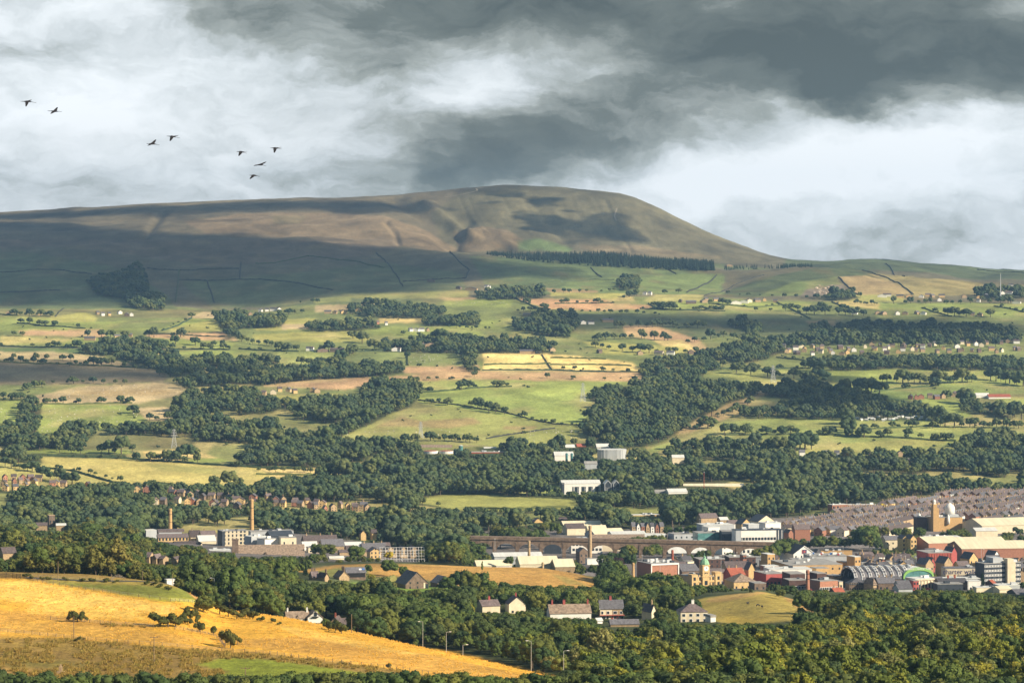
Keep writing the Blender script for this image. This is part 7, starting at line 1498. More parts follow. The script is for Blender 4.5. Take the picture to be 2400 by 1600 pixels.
root, s = site('radio_mast', 'tall white radio mast above the upper hamlet', 'mast', 2345, 704, None, 0, None, 2000); h = H - root.location.y * (645 - YH) / F - root.location.z
part('shaft', MB().tube([(0, 0, 0), (0, 0, h * .55), (0, 0, h)], [1.3, 1.0, .5], 6), 'steel', root); part('antenna', MB().tube([(0, 0, h), (0, 0, h + 5)], .25, 5), 'frame', root)
o = MB(); [o.tube([(math.cos(a) * 6, math.sin(a) * 6, 0), (0, 0, h * .35)], .35, 4) for a in (0.4, 2.5, 4.6)]; part('strut', o, 'steel', root)
root, s = site('flagpole', 'thin red mast beside the long white-roofed factory', 'mast', 1650, None, 3400, 0); h = H - 3400 * (1107 - YH) / F - root.location.z
part('shaft', MB().tube([(0, 0, 0), (0, 0, h)], [.45, .3], 6), 'rusty', root); part('cap', MB().lathe(0, 0, [(.4, h), (.4, h + .8)], 6), 'frame', root)
# stone gatepost in the brown grass at the bottom
o = MB(); o.box(-.5, .5, -.4, .4, -.5, 2.2); o.box(-.25, .25, -.25, .25, 2.2, 2.9); o.box(-1.2, 1.2, -.5, .5, -.5, .7); g_ = o.build('gatepost', M['stone']); X, Yv, Z = hit(142, 1577); g_.location = (X, Yv, Z); tag(g_, 'small stone gatepost in the brown grass above the bottom fringe', 'gatepost')

# ------------------------------------------------------------------ vehicles
def car(x, label, paint_, Y=None, yb=None, rot=0, Ymin=760, group=None):
    root, s = site('parked_car', label, 'car', x, yb, Y, rot, group, Ymin)
    o = MB(); o.prism([(-2.1, .3), (2.1, .3), (2.15, .75), (1.2, .95), (-2.0, .98), (-2.15, .7)], -.85, .85); o.prism([(-1.9, .95), (1.0, .95), (.4, 1.48), (-1.4, 1.48)], -.74, .74); part('body', o, paint_, root)
    o = MB(); o.prism([(-1.65, 1.0), (.8, 1.0), (.35, 1.40), (-1.3, 1.40)], -.78, .78); part('windows', o, 'glass', root)
    for sx in (-1.3, 1.3):
        for sy in (-.8, .8): w_ = part('wheel', MB().tube([(sx, sy - .1, .32), (sx, sy + .1, .32)], .32, 10), 'tyre', root)
car(1451, 'black car parked on the drive of the semi-detached pair', 'black', Y=1566, rot=-80); car(1407, 'dark car parked beside the white outhouse left of the semis', 'dark', Y=1566, rot=-70)
car(2127, 'red car on the town road left of the red theatre', 'red', Y=2345, rot=10); car(2141, 'white car on the town road left of the red theatre', 'carw', Y=2380, rot=10)
for k in range(9): car(1800 + k * 60 if False else 2148 + k * 3.2, 'pale car in the row beside the yellow mill', 'carw' if k % 2 else 'grey', Y=2560 + k * 6, rot=15, group='cars beside the yellow mill')
for k in range(12):
    x = 1898 + k * 7.5; root = [o for o in bpy.data.objects if str(o.get('label')).startswith('grey deck with white cars')][0]
    w, d, h, rh = dims(root); r2 = empty('parked_car', root.matrix_basis @ Vector(((-.45 + .9 * k / 11) * w, (-.3 + .25 * (k % 3)) * d, h + .42)), root.rotation_euler.z + 1.4, 'small car on the grey parking deck', 'car', 'cars on the parking deck')
    o = MB(); o.prism([(-2.1, .2), (2.1, .2), (2.15, .75), (1.2, .95), (-2.0, .98), (-2.15, .7)], -.85, .85); o.prism([(-1.9, .95), (1.0, .95), (.4, 1.5), (-1.4, 1.5)], -.74, .74); part('body', o, ['carw', 'grey', 'blue', 'carw', 'red'][k % 5], r2); o = MB(); o.prism([(-1.65, 1.0), (.8, 1.0), (.35, 1.4), (-1.3, 1.4)], -.78, .78); part('windows', o, 'glass', r2)

# ------------------------------------------------------------------ animals: one skinned surface each
def skinned(name, verts, edges, radii, m, sub=1):
    me = bpy.data.meshes.new(name); me.from_pydata(verts, edges, []); o = bpy.data.objects.new('tmp_' + name, me); COL.objects.link(o)
    o.modifiers.new('s', 'SKIN'); sv = me.skin_vertices[0].data
    for i, r_ in enumerate(radii): sv[i].radius = (r_, r_) if not isinstance(r_, tuple) else r_
    sv[0].use_root = True
    if sub: o.modifiers.new('u', 'SUBSURF').levels = sub
    dg = bpy.context.evaluated_depsgraph_get(); dg.update(); res = bpy.data.meshes.new_from_object(o.evaluated_get(dg)); res.name = name
    bpy.data.objects.remove(o); res.materials.clear(); res.materials.append(m); return res
def beast(name, m, L=1.0, hs=.62, fat=.27, head_low=False):
    hz = hs; v = [(0, 0, hz), (.38 * L, 0, hz), (-.38 * L, 0, hz + .02), (.56 * L, 0, hz + .14 if not head_low else hz - .1), (.72 * L, 0, hz + .2 if not head_low else hz - .42), (.9 * L, 0, hz + .1 if not head_low else hz - .58)]
    e = [(0, 1), (0, 2), (1, 3), (3, 4), (4, 5)]; r_ = [fat, fat * .92, fat * .9, fat * .5, fat * .45, fat * .26]
    for sx in (1, 2):
        for sy in (-1, 1):
            x0 = v[sx][0]; n = len(v); k = .06 if sx == 1 else -.06
            v += [(x0, sy * fat * .55, hz - fat * .7), (x0 + k * L, sy * fat * .55, hz * .45), (x0 + k * .2 * L, sy * fat * .55, .04)]; e += [(sx, n), (n, n + 1), (n + 1, n + 2)]; r_ += [fat * .34, fat * .2, fat * .16]
    n = len(v); v += [(-.52 * L, 0, hz - .12), (-.54 * L, 0, hz - .35)]; e += [(2, n), (n, n + 1)]; r_ += [fat * .15, fat * .1]
    return skinned(name, v, e, r_, m)
SHEEPM = [beast('sheep', mat('fleece', (0.78, 0.74, 0.66), .95, .05, 2), 1.1, .72, .34), beast('sheep', mat('grubby_fleece', (0.68, 0.63, 0.54), .95, .05, 2), 1.1, .72, .34, True)]
COWM = [beast('cow', M['black'], 1.9, 1.15, .44, True), beast('cow', M['black'], 1.9, 1.15, .44)]
def put(me, nm, x, y, label, cat, group, Ymin=760, k=1.0):
    X, Yv, Z = hit(x, y, Ymin); o = link(nm, me); o.location = (X, Yv, Z + .02); o.rotation_euler = (0, 0, random.uniform(0, 6.28)); o.scale = (k, k, k); tag(o, label, cat, group)
for x, y, lab in ((1753, 1416, 'black cow beside a bush on the round pasture, leftmost of three'), (1776, 1421, 'black cow on the round pasture, middle of three'), (1786, 1424, 'black cow on the round pasture, rightmost of three')): put(COWM[x % 2], 'cow', x, y, lab, 'cow', 'cows on the round pasture', 1480)
for k, (x, y) in enumerate(((984, 901), (993, 900), (1004, 899), (1008, 897))): put(COWM[k % 2], 'cow', x, y, f'black cow in the yellow-green field below the tan strip, {ordn(k)} from left', 'cow', 'cows below the tan strip', 2000)
for (poly, n, ph) in (([(110, 955), (300, 950), (335, 985), (200, 1005), (80, 1030)], 70, 'the big green sheep field'), ([(0, 945), (50, 945), (40, 990), (0, 1010)], 14, 'the green field at the far left'), ([(90, 935), (200, 912), (340, 900), (380, 915), (200, 940)], 45, 'the straw bank above the sheep field'), ([(960, 832), (1080, 830), (1080, 850), (960, 850)], 36, 'the dark green centre pasture'), ([(1220, 1010), (1360, 1005), (1380, 1025), (1230, 1035)], 34, 'the pasture below the stone wall'), ([(800, 1015), (1000, 1000), (1100, 1020), (850, 1030)], 24, 'the tan-streaked pasture'), ([(120, 742), (220, 738), (220, 752), (130, 754)], 16, 'the dull strip below the spur'), ([(1050, 708), (1190, 706), (1190, 718), (1060, 716)], 22, 'the strip below the pale farm'), ([(1560, 690), (1640, 692), (1630, 704), (1530, 704)], 12, 'the pale field under the pines')):
    xs, ys = [p[0] for p in poly], [p[1] for p in poly]; c_ = 0
    while c_ < n:
        x, y = random.uniform(min(xs), max(xs)), random.uniform(min(ys), max(ys))
        if inpoly(np.array([x]), np.array([y]), poly)[0]: put(SHEEPM[c_ % 2], 'sheep', x, y, f'white sheep grazing in {ph}', 'sheep', f'sheep in {ph}', 2000, 1.15); c_ += 1
# the eight long-legged birds
birdm = mat('dark_plumage', (0.022, 0.022, 0.026), .8, .15, 3)
BIRDS = [((64, 238), (-16, 0), (21, 3), (-1, 12.5), (8, -4.5), 'topmost'), ((128, 261), (-17, -1), (17, 1), (-7, 6.5), (5, -10), 'second'), ((357, 337), (-14, 0), (17, 3), (-9, 5), (7, -10), 'third'), ((404, 320), (-14, -1), (17, 3.5), (-4, 11), (13, -3), 'fourth'), ((565, 356), (-11, -.5), (14, 3.5), (-4, 10), (13, -1), 'fifth'), ((645, 347), (-12, 0), (15, 2.5), (-1, 11.5), (14, -2), 'rightmost'), ((610, 386), (-14, 1), (14, 3), (-14, 3.5), (13, -7), 'seventh'), ((595, 411), (-11, 0), (14, 3), (-8, 9), (14, 1), 'lowest')]
POSE = ['with one wing lowered, leading at the far left', 'with one wing raised high, second from left', 'with a wing raised, lower of the middle pair', 'with a wing hanging down, upper of the middle pair', 'with drooping wings, left in the right group', 'with one wing hanging, highest and rightmost', 'gliding with wings swept back, centre of the right group', 'with drooping wings, lowest of all']
for i, ((bx, by_), nk, lg, w1t, w2t, _) in enumerate(BIRDS):
    Yb = 262.0 + i * 2; s = Yb / F; P_ = lambda d_, y_=0: (d_[0] * s, y_, -d_[1] * s)
    root = empty('flying_bird', (Yb * (bx - CX) / F, Yb, H - Yb * (by_ - YH) / F), 0, f'black long-legged bird {POSE[i]}', 'bird', 'flock of eight black birds')
    v = [(0, 0, 0), P_((nk[0] * .28, nk[1] * .3)), P_((nk[0] * .5, nk[1] * .5)), P_((nk[0] * .8, nk[1] * .8)), P_(nk), P_((lg[0] * .3, lg[1] * .2)), P_((lg[0] * .5, lg[1] * .45)), P_((lg[0] * .85, lg[1] * .9)), P_(lg)]
    me = skinned('body', v, [(0, 1), (1, 2), (2, 3), (3, 4), (0, 5), (5, 6), (6, 7), (7, 8)], [.085, .065, .03, .022, .008, .06, .022, .014, .016], birdm)
    link('body', me, root)
    for (tp, side) in ((w1t, -1), (w2t, 1)):
        sp_ = .42; a, b_ = Vector(P_((-4.6, -.6), side * .05)), Vector(P_((4.2, .2), side * .05)); t_ = Vector(P_(tp, side * sp_)); mid = (a + b_) / 2 + (t_ - (a + b_) / 2) * .55
        f_ = (b_ - a); n_ = Vector((0, side, .25)).normalized() * .012
        pts = [a, a + (t_ - a) * .5 - f_ * .10, t_ - f_ * .16, t_ + f_ * .10, b_ + (t_ - b_) * .55 + f_ * .12, b_]
        vs = [p + n_ for p in pts] + [p - n_ for p in pts]; o = MB(); o.add(vs, [tuple(range(6)), tuple(reversed(range(6, 12)))] + [(k, k + 6, (k + 1) % 6 + 6, (k + 1) % 6) for k in range(6)]); o.build('wing', birdm, root)
# broken rock of the little quarry
o = MB(); bm_ = bmesh.new(); bmesh.ops.create_icosphere(bm_, subdivisions=1, radius=1.0); iv = [v.co.copy() for v in bm_.verts]; it = [tuple(v.index for v in f.verts) for f in bm_.faces]; bm_.free(); X0, Y0, Z0 = hit(1932, 686, 2000)
for k in range(46):
    X, Yv, Z = hit(random.uniform(1905, 1962), random.uniform(669, 690), 2000); r_ = random.uniform(1.5, 5); o.add([(X - X0 + v.x * r_ * random.uniform(.7, 1.2), Yv - Y0 + v.y * r_, Z - Z0 + v.z * r_ * random.uniform(.6, 1.1)) for v in iv], it)
q_ = o.build('quarry_face', mat('quarry_rock', (0.42, 0.34, 0.25), .95, .3, .15)); q_.location = (X0, Y0, Z0); tag(q_, 'pale broken rock face of the little quarry on the round hill', 'rock face')
_q = {}
for k, (x, Yv) in enumerate(sorted((random.uniform(1560, 2400), random.uniform(2080, 2760)) for k in range(60))):
    X, Yv, Z = at(x, Yv); cn = ['white', 'grey', 'dark', 'blue', 'red'][k % 5]
    if clear_of_feet(X, Yv, 0): _q[cn] = _q.get(cn, -1) + 1; car(x, f'small {cn} parked car between the town buildings, {ordn(_q[cn])} {cn} one from left', ['carw', 'grey', 'dark', 'blue', 'red'][k % 5], Y=Yv, rot=random.uniform(-40, 40), group='cars between the town buildings')
# ------------------------------------------------------------------ woods
def near_kind(px, py, Y):
    r_ = rng.random()
    if px < 330: return ('birch', 'in the birch belt left of the golden slope') if r_ < .62 else ('broad', 'in the birch belt left of the golden slope')
    if px > 1150 and Y < 1290:
        g = min(1.0, max(0.0, (px - 1250) / 500)); dk = .22 + (0.25 if Y > 1230 else 0)
        return ('gold', 'in the sunlit wood at the lower right') if r_ < (1 - dk) * (.45 + .55 * g) else ('broad', 'in the sunlit wood at the lower right')
    if px > 1900: return ('broad', 'in the dark wood below the town on the right') if r_ < .82 else ('birch', 'in the dark wood below the town on the right')
    if px > 1380: return ('broad', 'round the semi-detached houses')
    if px < 720: return ('broad', 'in the dark wood behind the golden slope') if r_ < .72 else (('pine', 'in the dark wood behind the golden slope') if px > 420 and r_ < .9 else ('birch', 'in the dark wood behind the golden slope'))
    return ('broad', 'in the dark valley wood below the stone farm') if r_ < .98 else ('gold', 'in the dark valley wood below the stone farm')
VIS += [(110, 560, 1072, 1126, 3380), (600, 820, 1098, 1110, 3500), (980, 1340, 1164, 1186, 3200), (60, 300, 1055, 1064, 3800), (340, 560, 1054, 1078, 3700), (1530, 1960, 1000, 1048, 3820), (1960, 2400, 1008, 1042, 3850), (1060, 1395, 1332, 1370, 1900), (870, 1060, 1330, 1350, 1800), (700, 870, 1332, 1350, 1800),
        (840, 1000, 1377, 1387, 1590), (1670, 1860, 1396, 1458, 1705), (1380, 1505, 1503, 1516, 1150), (1220, 1310, 1143, 1154, 3300), (110, 330, 960, 1000, 3900), (780, 1380, 960, 1026, 3850), (1830, 1945, 1392, 1432, 1500), (1830, 2400, 1360, 1381, 2004), (1170, 1330, 1552, 1590, 935)]
forest(770, 1290, 7.4, (6.5, 10.5), near_kind)
forest(1290, 1700, 9.2, (9, 15), near_kind)
forest(1700, 2080, 10.0, (10, 16), near_kind)
def mid_kind(px, py, Y):
    if Y < 2350: return ('broad', 'at the foot of the town') if px > 1000 else (('birch' if rng.random() < .3 else 'broad'), 'below the mills')
    return ('far', 'valley')
forest(2080, 2600, 11.0, (9, 16), mid_kind, .95)
forest(2600, 3300, 11.3, (9.5, 18), mid_kind, .9)
forest(3300, 4100, 11.5, (9.5, 17), mid_kind, .9)
forest(4100, 5400, 12.0, (9, 15.5), mid_kind, .92)
forest(5400, 7800, 14.0, (10, 17), mid_kind)
# poplars behind the mills
for k in range(14):
    tree_at('poplar', 950 + k * 8.5 + random.uniform(-2, 2), 0, 40 + random.uniform(-6, 12), 'in the poplar row behind the mills', Y=2700 + random.uniform(-20, 20))
# town trees
for (x, Y, h, n, sx) in ((1060, 2480, 52, 5, 22), (1120, 2470, 46, 4, 20), (1450, 2360, 42, 6, 30), (1430, 2300, 34, 4, 20), (1350, 2260, 34, 3, 12), (1480, 2600, 40, 6, 22), (1535, 2590, 40, 6, 20), (1590, 2420, 28, 4, 24), (1640, 2440, 26, 5, 30), (1770, 2480, 30, 9, 40), (1850, 2640, 44, 9, 34), (1920, 2640, 46, 10, 36), (1990, 2660, 44, 9, 34), (2040, 2640, 52, 8, 26), (2056, 2480, 40, 6, 22), (1860, 2420, 20, 9, 50), (2100, 2560, 30, 3, 14), (2136, 2560, 34, 3, 8), (2160, 2700, 36, 7, 50), (2240, 2760, 40, 8, 40), (2300, 2790, 36, 9, 60), (2380, 2740, 44, 9, 50), (2390, 2380, 34, 5, 20), (2280, 2790, 30, 5, 30), (1880, 2790, 22, 5, 40), (2030, 2790, 30, 8, 40), (2120, 2800, 30, 8, 50), (2186, 2260, 26, 3, 12), (2300, 2120, 34, 1, 1), (1520, 2820, 30, 7, 50), (1600, 2820, 34, 6, 30), (1330, 2960, 30, 6, 40), (1260, 2700, 44, 7, 40), (1190, 2680, 50, 6, 40), (1290, 2850, 40, 6, 24), (1700, 2990, 26, 6, 40), (1790, 3000, 26, 6, 40), (1340, 2180, 30, 6, 60), (1240, 2290, 20, 3, 20)):
    for k in range(n):
        xx = x + random.uniform(-sx, sx); Yv = Y + random.uniform(-25, 25); X, Yv, Z = at(xx, Yv); h_ = h * random.uniform(.7, 1.15) * Yv / F
        for q in range(4):
            if not blocked(X, Yv, Z, h_, h_ * .3): break
            h_ *= .6
        else: continue
        if h_ > 3 and clear_of_feet(X, Yv, 1.5): TREES.append([random.choice(['broad', 'broad', 'birch', 'broad']) if Yv < 2900 else 'far', X, Yv, h_, 'among the buildings of the town', 1.0])
for k in range(16): tree_at('broad', random.choice((random.uniform(1448, 1496), random.uniform(1508, 1552))), 0, random.uniform(30, 44), 'seen through the arches of the viaduct', Y=2585 + random.uniform(-12, 12))
for (x, Y, h) in ((1462, 2470, 30), (1478, 2475, 36), (1520, 2470, 34), (1535, 2475, 38), (1640, 2450, 28), (1655, 2450, 30), (1710, 2450, 24), (1745, 2440, 20), (1762, 2440, 26), (1780, 2440, 38), (1800, 2450, 42), (1815, 2460, 46), (1832, 2480, 50), (1850, 2490, 52), (1098, 2470, 44), (1075, 2470, 46), (1125, 2470, 36)): tree_at('broad', x, 0, h, 'in front of the viaduct', Y=Y, wide=1.1)
for k in range(70): tree_at('far', random.uniform(1860, 2420), 0, random.uniform(11, 19), '', Y=random.uniform(2830, 3180))
tree_at('pine', 2302, 0, 42, 'beside the office tower', Y=2125); tree_at('yellow', 912, 0, 24, 'beside the glasshouse frame', Y=2270, wide=1.3); tree_at('yellow', 2070, 0, 22, 'beside the orange brick school', Y=3190, wide=1.2)
for (x, Y, h, w_, sp) in ((835, 2180, 42, 1.2, 'broad'), (765, 2290, 36, 1.6, 'broad'), (745, 2300, 34, 1.3, 'broad'), (914, 1860, 40, 1.3, 'broad'), (948, 1850, 30, 1, 'broad'), (1130, 1940, 30, .45, 'poplar'), (1192, 2020, 26, 1, 'broad'), (862, 1860, 26, 1, 'broad'), (870, 1790, 20, 1.2, 'gold'), (1690, 1850, 24, .7, 'broad'), (1640, 1800, 34, 1.2, 'broad'), (1760, 1730, 14, .8, 'broad'), (1850, 1720, 34, 1.3, 'broad'), (1880, 1700, 30, 1.3, 'broad'), (1905, 1690, 26, 1.2, 'broad'), (1830, 1690, 24, 1.2, 'broad'), (1290, 1690, 34, .5, 'poplar'), (1250, 1700, 34, .5, 'poplar'), (1240, 1705, 36, .5, 'poplar'), (1247, 1696, 34, .5, 'poplar')):
    tree_at(sp, x, 0, h, 'standing by the small fields around the farms', Y=Y, wide=w_)
# the big dark clump in front of the town hall, with one copper-leaved tree
for (x, Y, h) in ((1395, 1700, 56), (1420, 1720, 64), (1450, 1690, 66), (1478, 1730, 70), (1500, 1690, 78), (1530, 1720, 84), (1556, 1700, 82), (1580, 1730, 74), (1540, 1660, 62), (1510, 1650, 56), (1570, 1660, 64), (1595, 1690, 58), (1460, 1650, 50), (1430, 1660, 44), (1608, 1720, 44), (2010, 1640, 58), (2040, 1650, 62), (2070, 1640, 64), (2096, 1655, 56), (2025, 1610, 54), (2060, 1600, 56)):
    tree_at('broad', x, 0, h, 'in the tall dark clump', Y=Y, wide=1.15)
for (x, Y, h) in ((1335, 1760, 36), (1322, 1770, 30), (1445, 2330, 30), (1440, 2310, 26)): tree_at('purple', x, 0, h, 'showing copper leaves', Y=Y, wide=1.3)
for (x, Y, h) in ((1050, 1700, 44), (1075, 1720, 56), (1100, 1700, 60), (1122, 1715, 58), (1145, 1700, 46), (1180, 1760, 34), (1215, 1750, 36), (1262, 1770, 34)): tree_at('broad', x, 0, h, 'below the golden hill top', Y=Y, wide=1.15)
# trees and bushes on the golden slope
for x_, h_ in ((162, 26), (171, 30), (181, 32), (191, 30), (199, 24)): tree_at('shrub', x_, 1456, h_, 'lone thorn on the golden slope', wide=.8)
GB_ = 'in the thicket on the golden slope'
for (x, y, h, w_, sp) in ((375, 1466, 36, 1.5, 'broad'), (394, 1469, 40, 1.5, 'broad'), (412, 1468, 34, 1.4, 'broad'), (428, 1458, 32, 1.4, 'gold'), (446, 1452, 38, 1.2, 'gold'), (440, 1462, 22, 1.5, 'gold'), (468, 1480, 34, 1.0, 'broad'), (462, 1460, 24, 1.2, 'gold'), (500, 1486, 28, 1.1, 'broad'), (528, 1514, 44, .8, 'broad'), (540, 1518, 48, .9, 'broad'), (556, 1510, 32, 1.0, 'broad'), (520, 1500, 30, 1.0, 'gold'), (480, 1442, 48, 1.3, 'broad'), (500, 1440, 52, 1.3, 'broad'), (476, 1434, 40, 1.2, 'broad'), (515, 1438, 36, 1.3, 'gold'), (535, 1444, 30, 1.4, 'gold'), (555, 1450, 28, 1.5, 'gold'), (575, 1446, 26, 1.5, 'gold'), (592, 1450, 28, 1.4, 'broad'), (182, 1502, 14, 1.3, 'broad'), (655, 1464, 10, 1.8, 'gold'), (910, 1566, 18, 1.0, 'broad'), (612, 1456, 16, 1.6, 'gold'), (640, 1458, 14, 1.6, 'gold'), (800, 1484, 34, 1.2, 'gold'), (786, 1478, 36, 1.2, 'gold'), (770, 1476, 30, 1.1, 'broad')):
    tree_at('shrub' if h < 42 or y > 1500 else sp, x, y, h * 1.05, GB_, wide=w_ * .8)
for (x, y) in ((62, 1352), (74, 1356), (98, 1357), (114, 1358), (155, 1360), (192, 1362), (216, 1362), (250, 1364), (270, 1366), (345, 1370), (360, 1372), (375, 1376), (395, 1382), (415, 1376)): tree_at('shrub', x, y, random.uniform(9, 15), 'bush along the track at the top of the golden slope', wide=1.5)
# the dark fringe along the very bottom
x = -30
while x < 2440:
    Yv = random.uniform(800, 850); X, Yv, Z = at(x, Yv); top = np.interp(x, [0, 250, 500, 800, 950, 1150, 1350, 2400], [1572, 1578, 1580, 1578, 1574, 1582, 1574, 1580]) + random.uniform(-8, 10)
    h = (H - Yv * (top - YH) / F) - Z
    TREES.append(['broad', X, Yv, max(3, h), 'in the dark fringe along the bottom edge', random.uniform(.9, 1.3)]); x += random.uniform(12, 26)
